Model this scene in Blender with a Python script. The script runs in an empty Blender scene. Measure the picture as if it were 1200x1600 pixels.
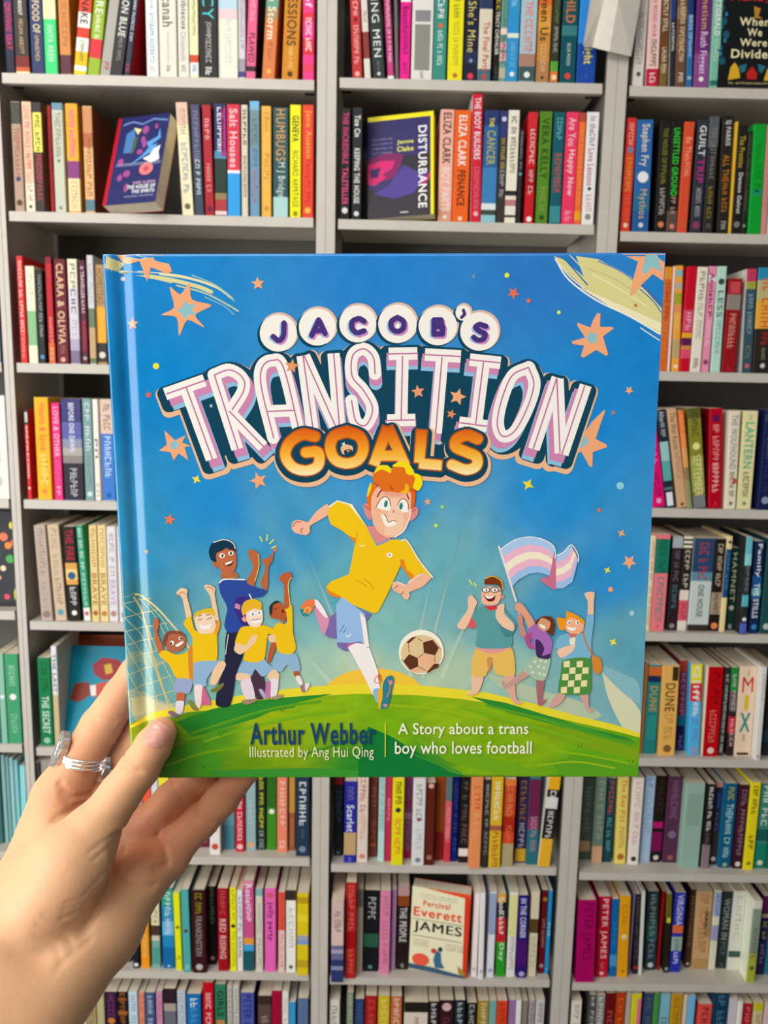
import bpy, bmesh, math, random
import numpy as np
from mathutils import Matrix, Vector
from mathutils.geometry import tessellate_polygon

SC = bpy.context.scene
COL = SC.collection

# ------------------------------------------------------------------ camera
cam_data = bpy.data.cameras.new('camera')
cam = bpy.data.objects.new('camera', cam_data)
COL.objects.link(cam)
cam.matrix_world = Matrix([[0.999786, -0.019348, -0.007379, 0.0], [-0.004295, 0.154839, -0.98793, -1.53], [0.020257, 0.98775, 0.154723, 1.62], [0, 0, 0, 1]])
cam_data.sensor_fit = 'AUTO'
cam_data.sensor_width = 36.0
cam_data.lens = 36.0 * 1230.0 / 1600.0
cam_data.clip_start = 0.02
cam_data.dof.use_dof = True
cam_data.dof.focus_distance = 0.365
cam_data.dof.aperture_fstop = 21.0
SC.camera = cam

# ------------------------------------------------------------------ world, lights, exposure
SC.view_settings.view_transform = 'Standard'
SC.view_settings.look = 'None'
SC.view_settings.gamma = 1.0
SC.view_settings.use_curve_mapping = False
SC.view_settings.exposure = 0.0

world = bpy.data.worlds.new('room_daylight')
SC.world = world
world.use_nodes = True
bg = world.node_tree.nodes['Background']
bg.inputs[0].default_value = (0.98, 0.99, 1.0, 1)
bg.inputs[1].default_value = 0.10

def area(name, loc, target, sx, sy, watts, color):
    d = bpy.data.lights.new(name, 'AREA')
    d.shape = 'RECTANGLE'; d.size = sx; d.size_y = sy
    d.energy = watts; d.color = color
    o = bpy.data.objects.new(name, d); COL.objects.link(o)
    o.location = loc
    o.rotation_euler = (Vector(target) - Vector(loc)).to_track_quat('-Z', 'Y').to_euler()
    return o

area('shop_window_light', (-2.35, -2.45, 1.40), (0.0, -0.2, 1.15), 1.7, 2.6, 74, (1.0, 0.985, 0.96))
area('ceiling_panel_light', (-1.0, -1.5, 3.05), (-0.3, -0.5, 0.4), 2.0, 0.9, 38, (1.0, 0.97, 0.93))
area('rear_ceiling_light', (-0.7, -3.4, 3.05), (0.1, 0.0, 1.0), 2.8, 0.9, 40, (1.0, 0.97, 0.93))

# ------------------------------------------------------------------ colour and materials
def lin(h):
    out = []
    for i in (0, 2, 4):
        v = int(h[i:i + 2], 16) / 255.0
        out.append(v / 12.92 if v <= 0.04045 else ((v + 0.055) / 1.055) ** 2.4)
    return tuple(out)

def new_mat(name, rough=0.5, color=None, attr=None, metal=0.0, coat=0.0, spec=0.5, sss=0.0):
    m = bpy.data.materials.new(name)
    m.use_nodes = True
    nt = m.node_tree
    b = nt.nodes['Principled BSDF']
    b.inputs['Roughness'].default_value = rough
    b.inputs['Metallic'].default_value = metal
    b.inputs['Specular IOR Level'].default_value = spec
    b.inputs['Coat Weight'].default_value = coat
    b.inputs['Coat Roughness'].default_value = 0.12
    if color: b.inputs['Base Color'].default_value = (*color, 1)
    if attr:
        a = nt.nodes.new('ShaderNodeAttribute'); a.attribute_name = attr
        nt.links.new(a.outputs['Color'], b.inputs['Base Color'])
    return m

def add_noise_value(m, base, scale, amount, stretch=(1, 1, 1), bump=0.0):
    """mottles the base colour a little and adds a fine bump"""
    nt = m.node_tree; b = nt.nodes['Principled BSDF']
    tc = nt.nodes.new('ShaderNodeTexCoord'); mp = nt.nodes.new('ShaderNodeMapping')
    mp.inputs['Scale'].default_value = stretch
    n = nt.nodes.new('ShaderNodeTexNoise'); n.inputs['Scale'].default_value = scale
    n.inputs['Detail'].default_value = 4
    nt.links.new(tc.outputs['Object'], mp.inputs['Vector']); nt.links.new(mp.outputs[0], n.inputs['Vector'])
    r = nt.nodes.new('ShaderNodeValToRGB')
    lo = tuple(max(0, c * (1 - amount)) for c in base); hi = tuple(min(1, c * (1 + amount)) for c in base)
    r.color_ramp.elements[0].position = 0.3; r.color_ramp.elements[1].position = 0.7
    r.color_ramp.elements[0].color = (*lo, 1); r.color_ramp.elements[1].color = (*hi, 1)
    nt.links.new(n.outputs['Fac'], r.inputs['Fac']); nt.links.new(r.outputs['Color'], b.inputs['Base Color'])
    if bump:
        bp = nt.nodes.new('ShaderNodeBump'); bp.inputs['Strength'].default_value = bump
        bp.inputs['Distance'].default_value = 0.001
        nt.links.new(n.outputs['Fac'], bp.inputs['Height']); nt.links.new(bp.outputs[0], b.inputs['Normal'])
    return m

PRINT = new_mat('printed_card', 0.34, attr='Col', spec=0.14)
GLOSS = new_mat('laminated_print', 0.16, attr='Col', spec=0.5)
PAPER = add_noise_value(new_mat('page_edges', 0.85, spec=0.1), (0.80, 0.70, 0.54), 900, 0.16, (1, 0.02, 0.02))
WHITE_PAPER = add_noise_value(new_mat('white_paper', 0.7, spec=0.2), (0.66, 0.62, 0.55), 60, 0.05)
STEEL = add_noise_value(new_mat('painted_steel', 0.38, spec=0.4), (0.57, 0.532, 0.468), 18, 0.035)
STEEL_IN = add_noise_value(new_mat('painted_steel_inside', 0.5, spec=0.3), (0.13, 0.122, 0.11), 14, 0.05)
BLACK_CLIP = add_noise_value(new_mat('black_plastic', 0.5), (0.03, 0.03, 0.03), 40, 0.2)
CARPET = add_noise_value(new_mat('floor_carpet', 0.95, spec=0.1), (0.20, 0.19, 0.18), 120, 0.3, bump=0.4)
WALL = add_noise_value(new_mat('wall_paint', 0.8, spec=0.2), (0.62, 0.60, 0.56), 6, 0.03)
SILVER = add_noise_value(new_mat('worn_silver', 0.32, metal=1.0), (0.90, 0.87, 0.82), 300, 0.12, bump=0.5)

# ------------------------------------------------------------------ mesh helpers
class MB:
    """collects polygons with a colour each and links them as one mesh object"""
    def __init__(s): s.v = []; s.f = []; s.c = []
    def poly(s, pts, col=(1, 1, 1)):
        i = len(s.v); s.v.extend(pts); s.f.append(tuple(range(i, i + len(pts)))); s.c.append(col)
    def tris(s, pts, tris, col):
        i = len(s.v); s.v.extend(pts)
        for t in tris: s.f.append(tuple(i + k for k in t)); s.c.append(col)
    def box(s, x0, x1, y0, y1, z0, z1, col=(1, 1, 1)):
        p = [(x0, y0, z0), (x1, y0, z0), (x1, y1, z0), (x0, y1, z0), (x0, y0, z1), (x1, y0, z1), (x1, y1, z1), (x0, y1, z1)]
        for q in ((0, 3, 2, 1), (4, 5, 6, 7), (0, 1, 5, 4), (1, 2, 6, 5), (2, 3, 7, 6), (3, 0, 4, 7)): s.poly([p[k] for k in q], col)
    def build(s, name, mat, parent=None, smooth=False, attr=True):
        me = bpy.data.meshes.new(name)
        me.from_pydata([tuple(p) for p in s.v], [], s.f)
        if attr:
            a = me.color_attributes.new('Col', 'FLOAT_COLOR', 'CORNER')
            buf = []
            for f, c in zip(s.f, s.c):
                if isinstance(c, list):
                    for k in c: buf.extend((*k, 1))
                else: buf.extend((*c, 1) * len(f))
            a.data.foreach_set('color', buf)
        if smooth: me.polygons.foreach_set('use_smooth', [True] * len(me.polygons))
        me.materials.append(mat)
        me.update()
        o = bpy.data.objects.new(name, me); COL.objects.link(o)
        if parent: o.parent = parent
        return o

def empty(name, loc=(0, 0, 0)):
    o = bpy.data.objects.new(name, None); COL.objects.link(o); o.location = loc
    o.empty_display_size = 0.02
    return o
def tag(o, label=None, cat=None, group=None, kind=None):
    if label: o['label'] = label
    if cat: o['category'] = cat
    if group: o['group'] = group
    if kind: o['kind'] = kind
    return o

# lettering: outlines of the built-in font, flattened once per string
def letter_shapes(strings):
    out = {}; tmp = []
    for s, off in strings:
        cu = bpy.data.curves.new('lettering', 'FONT'); cu.body = s; cu.resolution_u = 3; cu.offset = 0.0 if 'M' in s else off; cu.size = 1
        cu.space_character = 1.03 if off < 0.02 else 1.12
        o = bpy.data.objects.new('lettering', cu); COL.objects.link(o); tmp.append((s, off, o, cu))
    bpy.context.view_layer.update()
    dg = bpy.context.evaluated_depsgraph_get()
    for s, off, o, cu in tmp:
        ev = o.evaluated_get(dg); me = ev.to_mesh(); me.calc_loop_triangles()
        v = np.array([p.co[:2] for p in me.vertices]); t = [tuple(x.vertices) for x in me.loop_triangles]
        if len(v):
            lo = v.min(0); hi = v.max(0); out[(s, off)] = ((v - lo) / (hi - lo), t, (hi - lo))
        ev.to_mesh_clear()
    for s, off, o, cu in tmp:
        bpy.data.objects.remove(o); bpy.data.curves.remove(cu)
    return out

# ------------------------------------------------------------------ the room
def struct(name, mb, mat):
    return tag(mb.build(name, mat, attr=False), kind='structure')
m = MB(); m.box(-3.2, 3.2, -5.2, 0.6, -0.05, 0.0); struct('floor', m, CARPET)
m = MB(); m.box(-3.2, 3.2, 0.30, 0.40, 0.0, 3.15); struct('wall_back', m, WALL)
m = MB(); m.box(-3.2, 3.2, -5.2, 0.6, 3.15, 3.20); struct('ceiling', m, WALL)

# ------------------------------------------------------------------ bookcases
def bookcase(label, xl0, xl1, xr0, xr1, levels, top):
    root = tag(empty('bookcase', ((xl0 + xr1) / 2, 0, 0)), label, 'bookcase', 'grey steel bookcases')
    ox = -(xl0 + xr1) / 2
    dep = 0.232
    for a, b, wall in ((xl0, xl1, xl0), (xr0, xr1, xr1 - 0.0012)):
        m = MB()
        m.box(a + ox + .0004, b + ox - .0004, -0.002, 0.0, 0, top)                          # front flange
        m.box(a + ox + .0004, a + ox + .0016, -0.002, 0.002, 0, top) if wall != a else m.box(b + ox - .0016, b + ox - .0004, -0.002, 0.002, 0, top)
        w0 = (a if wall == a else b - 0.0016) + ox
        m.box(w0, w0 + 0.0016, 0.0, dep, 0, top)                                             # side sheet
        m.box(a + ox + .0004, b + ox - .0004, dep - 0.002, dep, 0, top)
        m.build('side_panel', STEEL, root, attr=False)
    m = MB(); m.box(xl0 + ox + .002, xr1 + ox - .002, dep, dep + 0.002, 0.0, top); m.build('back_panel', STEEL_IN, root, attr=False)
    m = MB(); m.box(xl0 + ox, xr1 + ox, -0.002, dep, top, top + 0.02); m.build('top_panel', STEEL, root, attr=False)
    m = MB(); m.box(xl1 + ox - .004, xr0 + ox + .004, 0.004, 0.006, 0.0, levels[-1] - 0.02); m.build('plinth', STEEL, root, attr=False)
    for z in levels:
        x0, x1 = xl1 + ox + 0.004, xr0 + ox - 0.004
        m = MB()
        m.box(x0, x1, 0.0, dep - 0.004, z - 0.0012, z)                                       # tray
        m.box(x0, x1, -0.0006, 0.0008, z - 0.0175, z - 0.0002)                               # lip
        m.box(x0, x1, 0.0008, 0.012, z - 0.0175, z - 0.0163)
        s = m.build('shelf', STEEL, root, attr=False)
        for q in (x0 + 0.002, x1 - 0.020):
            c = MB(); c.box(q, q + 0.018, 0.03, 0.044, z - 0.012, z - 0.0012); c.build('shelf_clip', BLACK_CLIP, s, attr=False)
    return root

for label, e, lv in [('grey steel bookcase at the far edge holding green and aqua spines', [-1.2915, -1.2808, -0.72, -0.7093], [2.4372, 2.1695, 1.931, 1.6545, 1.3913, 1.1646, 0.8815, 0.6422, 0.366, 0.128]), ('grey steel bookcase behind the hand', [-0.7093, -0.6986, -0.1271, -0.1082], [2.4372, 2.1695, 1.931, 1.6545, 1.3912, 1.1448, 0.8757, 0.6367, 0.366, 0.128]), ('grey steel bookcase in the middle, behind the picture book', [-0.1082, -0.0889, 0.396, 0.4174], [2.4426, 2.1748, 1.9296, 1.6591, 1.3948, 1.1446, 0.8754, 0.6247, 0.3587, 0.1207]), ('grey steel bookcase carrying the face-out black book', [0.4174, 0.4378, 1.0091, 1.0294], [2.4401, 2.1723, 1.919, 1.6637, 1.3985, 1.1445, 0.8751, 0.6152, 0.3529, 0.1149])]:
    bookcase(label, *e, lv, 2.6872)

# ------------------------------------------------------------------ the shelved books
# one line a book: look | x | width | height | setback | lean | colour | far side | near side | hardback | depth | bands | lettering
SHELVES = [
('top shelf', 'left-side bay', 2169.5, """
navy book with red lettering|-688.5|16.1|198|4.4||24243a||||129|.378:.753:3a2a55|.405:.796:c83050:DRIVING SEAT
charcoal book with flame foot|-670.9|25.4|203|3.6||37342f||||130|.853:.943:7a2a22,.943:.98:c05a35,.98:1:f0d8a0|.289:.517:e8e4da:THE TURNOUT;.548:.832:d0a878:MEGAN ABBOTT
indigo book with gold lettering|-642.8|23.2|198|5.4||303a66||||131||.238:.648:d8c898:THE FOOD OF;.67:.881:c8b070:~10
bright green book with cream head|-617.9|23.1|198|3.9||3ed078|8a7a55|||133|0:.531:dfe6b0|.159:.52:f2f0a0:GIRL;.574:.886:b8f0c8:ANYA AREN
orange brown book with plum foot|-590|19.7|198|3.4||d08a4a|a05a18|||130|.83:.993:5a3038|.263:.755:b06a3a:~12
red white and yellow patterned book|-567.6|23|198|5.4|0.1205|e8c820||||133|.045:.468:e0452a,.468:.597:f0ede0,.597:.683:d03a28,.683:.802:f0ede0,.802:.922:e0b81a,.922:.965:f0ede0|.309:.565:1c1a18:SNAKE;.705:.878:6a7a20:~8
lime book with red splash|-544.3|21.9|198|8.5|0.1364|93b02c||||122|.685:.848:d0303a|.193:.47:f4f4e4:MORE;.481:.685:e8f0c8:~8
plain grey book with red mark|-521|18.4|198|7.8|0.1674|a8a49c||||127||.879:.945:b04038:~2
black book with pale title|-502.2|21.5|198|7.6|0.1738|2e2e2e||||133||.35:.661:d8d8d0:ON BLUE;.671:.867:8a8a88:~10
dark navy book with red cover side|-476.5|10.3|198|4.3|0.1547|2e3044|9c0a14|||129||.355:.698:c8ccd4:~14;.893:.958:c03040:~2
white book with teal lettering|-434.9|21.2|198|6.2||ecebe4||||132||.213:.42:2a8a78:STAY WITH ME;.452:.873:3a7aa0:AYOBAMI ADEBAYO;.906:.949:d07060:~2
cream book with grey serif title|-411|31.3|203|4.7||dedbcd|||1|123||.053:.581:6e6c66:Americanah;.623:.876:b0aea4:Chimamanda Ngozi Adichie;.897:.95:3a3a3a:~3
narrow cream book with dotted emblem|-377.2|19.7|198|4||dcd9cb||||127||.027:.59:55534e:Purple Hibiscus;.611:.86:a8a69c:Chimamanda;.892:.947:3a3a3a:~3
pale yellow book with orange band|-356.3|16.2|198|3.6||e6e6b4||||124|.804:.869:cc4a22,.869:.978:d8e0e0|.343:.642:8a8a60:~16;.891:.946:5a6a70:~3
thick black book with turquoise title|-339|33|203|4.3||1f1f1d||||128||.015:.511:48c8d0:MERCY;.532:.869:b0b0aa:JOHN ~8;.906:.97:e8e8e0:~2
ivory book with faint pink picture|-305.7|35.5|203|8.6||e9e4d2|d8d0b8|||128|0:.415:b8d4e0,.415:.498:e8c8cc|.498:.857:c8d0c8:~12
slim grey book with navy foot|-268.9|12.6|198|8||cfcbd0||||122|.819:.928:9a98a2,.928:.977:40407a|.324:.732:8a8890:~18
hot pink book with black splashes|-256|17.3|198|7.8|0.0411|e4608c|2c2226|||124|.883:.927:2a2024|.216:.504:f4a0bc:~8;.601:.85:4a2030:FLAWED
orange book with green head|-227|23.3|198|7.8|0.0632|d47a42||||125|0:.393:6aa088,.393:.479:a88a60|.16:.651:f0e4c8:The Storm;.673:.814:b05a3a:~6;.901:.945:f0b050:~1
amber book with dark tall title|-190.5|29.3|203|4.2|0.0426|d0861a||||132||.015:.716:5a3a12:CONFESSIONS;.726:.906:e8c070:~8;.927:.975:4a2a18:~1
magenta book with red pattern|-152.5|20.8|198|4.9||e83a86||||131|.424:.499:e0304a,.639:.779:d82a3a,.855:.921:e0405a|.264:.381:f8d0dc:of;.467:.747:f8e0e8:~9"""),
('top shelf', 'middle bay', 2174.8, """
red book with pale lettering|-61.7|17.7|198|6.8|-0.0488|c03436||||123||.224:.458:e8b0a8:~6;.48:.512:5a1818:~1;.544:.869:e8a8a0:~10;.934:.978:e8b0a0:~1
cream book with brick red block|-39.8|11.6|198|7.4|-0.0681|dcd6c8||||131|.595:.822:8a3a30|.423:.519:b07a70:~4
charcoal book with bold white title|-24.2|21.9|198|8.1|-0.0866|2e3636||||123||.015:.807:e4e6e2:LEADING MEN;.84:.916:7a8482:~6;.933:.966:c8ccc8:~1
slim magenta book with white tip|2.4|11.7|198|8.3|-0.0722|b83c78||||129|.963:.99:f0e8ea|.32:.848:f0c8d8:~20;.859:.947:e0508a:~3
very thin grey book|16.3|5.8|198|3.5|-0.0398|6c6a66||||123||
vivid pink book with white head|23.3|18.6|198|6.6||f01c90||||122|0:.337:f0eeea|.374:.773:6a1848:Beautiful ~6;.849:.947:a01860:~4
wide white book with grey photograph|44.3|38.4|203|7||dedcd4||||132||.417:.511:86868a:##;.532:.912:8a8a80:##;.923:.976:3a3a38:~3
teal book with orange dot|83.9|23.3|198|6||3a8c80||||124||.262:.465:e8f0ea:~5;.508:.551:e06030:~1;.572:.865:c8e4da:~11
bright yellow book with orange oval|110.5|26.8|203|4.1||efdf22|||1|124||.23:.479:8a8418:~8;.511:.869:b8ac20:~14;.932:.975:c86a28:~1
navy book with gold script title|139.8|24.5|198|5.8||1c2238||||133|.739:.848:22304e|.32:.75:d8c878:She's Mine;.804:.837:8a9ab0:~1;.924:.979:d83848:~1
sandy book with red title|165.2|23.3|198|3.5||d8cfba||||132|0:.387:2c3a5e,.893:.997:4a6a74|.494:.915:b8483a:The Final Party;.937:.981:c84040:~1
slim black book with cream capitals|192.7|11.5|198|8.6||1e1c1a||||125||.245:.384:d8c038:~3;.394:.761:d8d4c8:TRACY CHEVALIER;.859:.969:4a4846:~3
slim patterned book in pink and green|204.5|12.3|198|8.2||6a9a8e||||133|.534:.587:e8d0c8,.652:.717:e0a8a8,.739:.815:d8b0ac,.87:.957:b8b498|.298:.512:3a6a64:~8;.598:.837:5a3a40:~8
sky blue book with pale band|217.2|20.7|198|6.3||2f92cc||||128|.579:.617:dce8d4|.194:.354:90d0f0:~5;.654:.861:70b8e0:~8;.904:.948:e8f0f0:~1
pale blue grey book with coastal foot|239.9|29.1|203|4.8||a8c0c8||||130|.758:.864:a8806e,.864:.986:3e5a5c|.328:.737:dc7a7c:THE C~5;.906:.96:e8ecec:~1
golden orange book with dark capitals|271|24.5|198|8.5||c98a3e||||124|0:.332:d86a2a,.332:.439:dc8e38,.439:.557:d89c44,.807:.982:b07e50|.077:.633:4a3a1c:Between Us;.665:.894:d8b080:~8;.932:.96:3a2a1a:~1
slim dark olive book with orange foot|297.4|14|198|6.4||34382a||||133|.808:.896:5aa03c,.896:.983:e07a34|.292:.484:6a7a4a:~8;.516:.732:a8a898:~10;.917:.972:f0d8b0:~1
dark teal book with orange capitals|315.4|28|203|8.3||12505a||||130|.511:.595:3a7a7e|.015:.49:c8743c:LEE CHILD;.659:.839:d8e0dc:BLUE MOON;.903:.956:d84838:~1
royal blue book with yellow lettering|345.8|33.9|203|8.1||1d4aa0||||133|0:.655:2f8ad8|.676:.825:e8d83c:light;.857:.873:60a8e8:~6;.916:.937:a8c0e0:~5"""),
('top shelf', 'right-side bay', 2172.3, """
pale grey book with small emblem|448.3|19.5|198|6.1||d6d0c6||||132||.37:.801:a09a90:~14;.867:.91:5a5650:~1
blush book with red foot|473|21.8|198|5.5|-0.0246|e8c4be||||125|.843:.997:c01e3e|.261:.572:c04a54:A WICKED HOUR;.594:.821:4a3a3a:~8;.876:.964:f0dcd4:~3
brown book with cream capitals|497.6|14|198|6.6|-0.0355|6a4426||||126|.795:.992:7a6030|.15:.524:e0d0b0:PERFECTLY STILL;.654:.872:d8c8a8:LAURA FISH
black book with blue head|516|9.3|198|5.6|-0.0531|2a2c34||e4ded2||123|0:.417:2a3c74|.449:.687:c8ccd0:~9
mottled brown book with cream lettering|525.9|17.7|198|4|-0.0386|6c4c38||||123|.312:.419:8a6a50,.58:.688:7a5840|.259:.775:d8c4a0:~16;.873:.95:e0d4c0:~3
blue book with pale capitals|546|10.7|198|4.8|-0.0485|2d6aa4||||122|0:.383:1c3a74|.383:.739:a8c8e0:BIRDS OF ~5;.892:.935:90b0c8:~1
purple book with gold title|560.2|26.9|203|7.9|-0.0273|6a2a72|||1|125|.705:.988:8a4a8a|.109:.505:dcb050:Magnetism;.526:.876:d8c0dc:Ruth Figgest;.897:.94:f0e8f0:~1
mint book with white capitals|588.8|16.3|198|3.3|-0.0301|7ab8a0||||129|.933:.977:2a7060|.201:.553:e8f0e8:FITZGERALD;.586:.77:b0d8c8:~8"""),
('second shelf', 'left-side bay', 1931.0, """
taupe book with black and white photo|-684.3|17.8|191.3|3.3||b09480||||122|.006:.2:4a4a44|.235:.724:a05a48:THE ~9;.677:.724:5a6a98:~1;.889:.948:5a4434:~1
peach book with red capitals|-665.7|17.8|192.8|6.8||ecbfa2||||130|.725:.99:e8dcc4|.04:.603:c4402e:LOVE ME WHILE I ~5;.638:.895:a89080:~8;.931:.966:6a5a4a:~1
black book with yellow panel|-645.8|16.6|191.4|4.7||3a3634|97825c|||126|.091:.449:ece66a|.114:.438:2a2820:~7;.472:.895:b83a46:FREDDIE ~5
slim dark red book|-619.2|7.1|187|6.2||9a1a20|a81820|||125||.088:.803:6a1014:~18
sage grey book with blue head|-610.7|20.2|191.5|5.8||bfc4b0||||131|0:.063:6a90a0|.086:.49:8a8c70:THE ~8;.508:.537:6a6a60:~1;.937:.973:8a8a7c:~1
amber book with purple block|-585.5|22.6|190.7|5.1||e4a630|c88a1c|||127|.521:.68:86407c,.68:.982:e0d2a4|.057:.486:d85a90:NEVER A ~6;.709:.958:c8b070:~6
tan book with portrait side|-556.1|17.9|188.2|9||d9b076|8a4a30|||125|.012:.246:c88a5c,.246:.376:b06a44,.866:.975:5a7c8a|.293:.83:b05a3c:~12
cream book with blue script|-374.9|21.4|196.6|4.2|-0.0458|ecdfb8||||120|0:.198:e0bca8|.053:.277:c09a88:~5;.356:.8:8a88a8:~10;.892:.95:6a644a:~1
slate navy book with pale capitals|-351.4|16.7|194.3|5.5|-0.0311|3a4656||||130|0:.493:4a4a6a|.06:.493:7a7c9a:~9;.493:.805:c8ccd4:~7
crimson book with rose lettering|-332.1|16.7|193.3|4.2|-0.0213|a8202e||||122||.123:.306:e0a0a0:~4;.524:.78:d88888:~7;.909:.968:6a1a3a:~1
navy book with magenta stripe|-314.8|22.7|196.8|6.8||24305e||||133|.414:.482:4a8cb0,.482:.79:24382c,.79:.848:8a7a50,.848:.975:a83a3e,.952:.987:e0c8c4|.032:.414:eceaec:~9;.032:.459:a02a7c:##r
red and blue book with white script|-290.6|23.8|195.5|4.7||2f9ade||||122|0:.582:d43046,.582:.61:e8e0e8|.038:.559:f0c0c8:Salt Houses
slim cream book with black capitals|-264.5|11.9|195.3|5.1||d5cbb6||||130||.045:.35:4a463e:~6;.452:.82:6a665a:~12
steel blue book with pale head|-249.4|17.9|202.8|7.5||6a94b4||||132|0:.074:76b0d8,.074:.39:6e8a94|.15:.556:52707c:~9;.589:.867:9a6a6c:~7
golden book with faint lettering|-227.5|17.9|193.9|4.9||eab04a||||122||.057:.215:c08a34:~4;.421:.664:c89238:~5;.897:.944:c88e30:~1
dark teal book with gold title|-206.2|27.4|192.7|6.4||30565a||||131|.809:.998:a8d0cc|.015:.482:d8a050:HUMBUGS;.494:.809:d0dcd8:M J Bridge
bright yellow book with black capitals|-175.5|20.3|198.4|8.4||f4e818||||126||.094:.323:2a2a18:GENEVA;.401:.901:4a4a18:RICHARD ARMITAGE;.936:.982:8a8a20:~1
orange red book with yellow script|-152.3|20.7|197.3|3.6||e2442e||||128||.044:.47:f0a038:Jane Austen;.481:.869:c83020:Fanny ~5;.903:.961:f0b038:~1"""),
('second shelf', 'middle bay', 1929.6, """
black book with pink bands|-82|17.9|194.5|3.4||1e1c1c||||122||.039:.494:c83a78:THE INCREDIBLE;.529:.865:d84a80:TALETELLER;.888:.946:d8d8d0:~1
black book with white bold title|-60.5|17.9|196.4|4.4||22262a|1a3a5c|||120||.067:.258:e8e8e4:Tice Cin;.359:.851:e0e0da:KEEPING THE HOUSE;.92:.967:d8d8d4:~1
rose pink book with black capitals|100.9|25.1|197.7|7.6||ebae9c||||124|.888:1:d89a80|.028:.477:2e2422:ELIZA CLARK;.511:.9:e8d4cc:BOY PARTS;.934:.969:f0e0d8:~1
orange book with white and black capitals|127.1|29.9|196.9|6.7||f2601a||||133||.045:.496:f4ece4:ELIZA CLARK;.53:.851:3a2210:PENANCE;.944:.985:f8d0b0:~1
tall red book with white side|161.8|18.9|224.7|5|-0.0172|cc2038||e8e6e2|1|150||.028:.504:f0dce0:THE BODY BUILDERS;.563:.89:d06878:~12;.91:.95:e8b0b8:~1
blue book with yellow title and wave|181|27.2|197.2|4.4||2c5f96||||131|0:.134:26386c,.505:.825:3c7cb4,.825:.883:d8e0dc,.883:.929:3a4a44,.929:.998:8ac0cc|.067:.145:e0d838:THE;.178:.483:a8a850:CANCER
dark brown book with navy head|209.5|15.3|196.8|5||3a342e||||133|0:.235:34386e|.05:.095:c8c8e0:~1;.241:.512:b09a58:~10;.524:.764:a8a8b0:~6
white book with black dog picture|225.2|20.1|198|4.1||e6e1ce||||133|.708:.753:2e2a28,.753:.776:e0d8cc,.788:.845:b87a80,.868:.914:e0dcd4,.925:.948:4a4444|.055:.424:6a6658:~10;.436:.549:8a8678:~4
short black book with grey lettering|246.8|8.4|165.9|5.8||2b2827||||126||.027:.416:8a8886:~9;.443:.497:6aa0b8:~1
red book with white capitals|261.9|16.7|195.2|3.3||c41a24||||126|0:.141:d02a30,.493:.712:a81018|.152:.459:e8c0bc:~8;.516:.735:e0b0b0:~5;.933:.985:f0e8e4:~1
leaf green book with dark capitals|283|22.8|198.1|7.2||568626|c87a34|||128||.056:.595:2a4a14:VERA KELLY;.663:.881:7aa048:~6;.916:.962:2a4a14:~1
deep teal book with orange lettering|309.6|20.4|197.9|8.4||155a66||||131|.831:.981:3a8a90|.05:.24:60b0b0:~6;.364:.716:c0502a:REMEMBER
raspberry book with pale script|332.5|22.8|198.5|8.7||e83a62||||123||.05:.295:f0b8c4:Are You;.329:.737:f4c8d0:Happy Now;.875:.967:f0a0b0:~2
slim orange book with yellow dot|356.2|12|197.4|7.4||ea6a30||||130|0:.078:b04a3a,.873:.954:f0a020|.1:.827:f09058:~16
white book with plum script|369.8|22.8|199.3|8.8||e8e6e4||||131||.039:.294:8a7a94:In the ~4;.317:.643:b06a8c:Love Lessons;.655:.689:34345a:~1;.723:.871:c8a0a0:~4;.894:.951:8a8888:~1"""),
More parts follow.
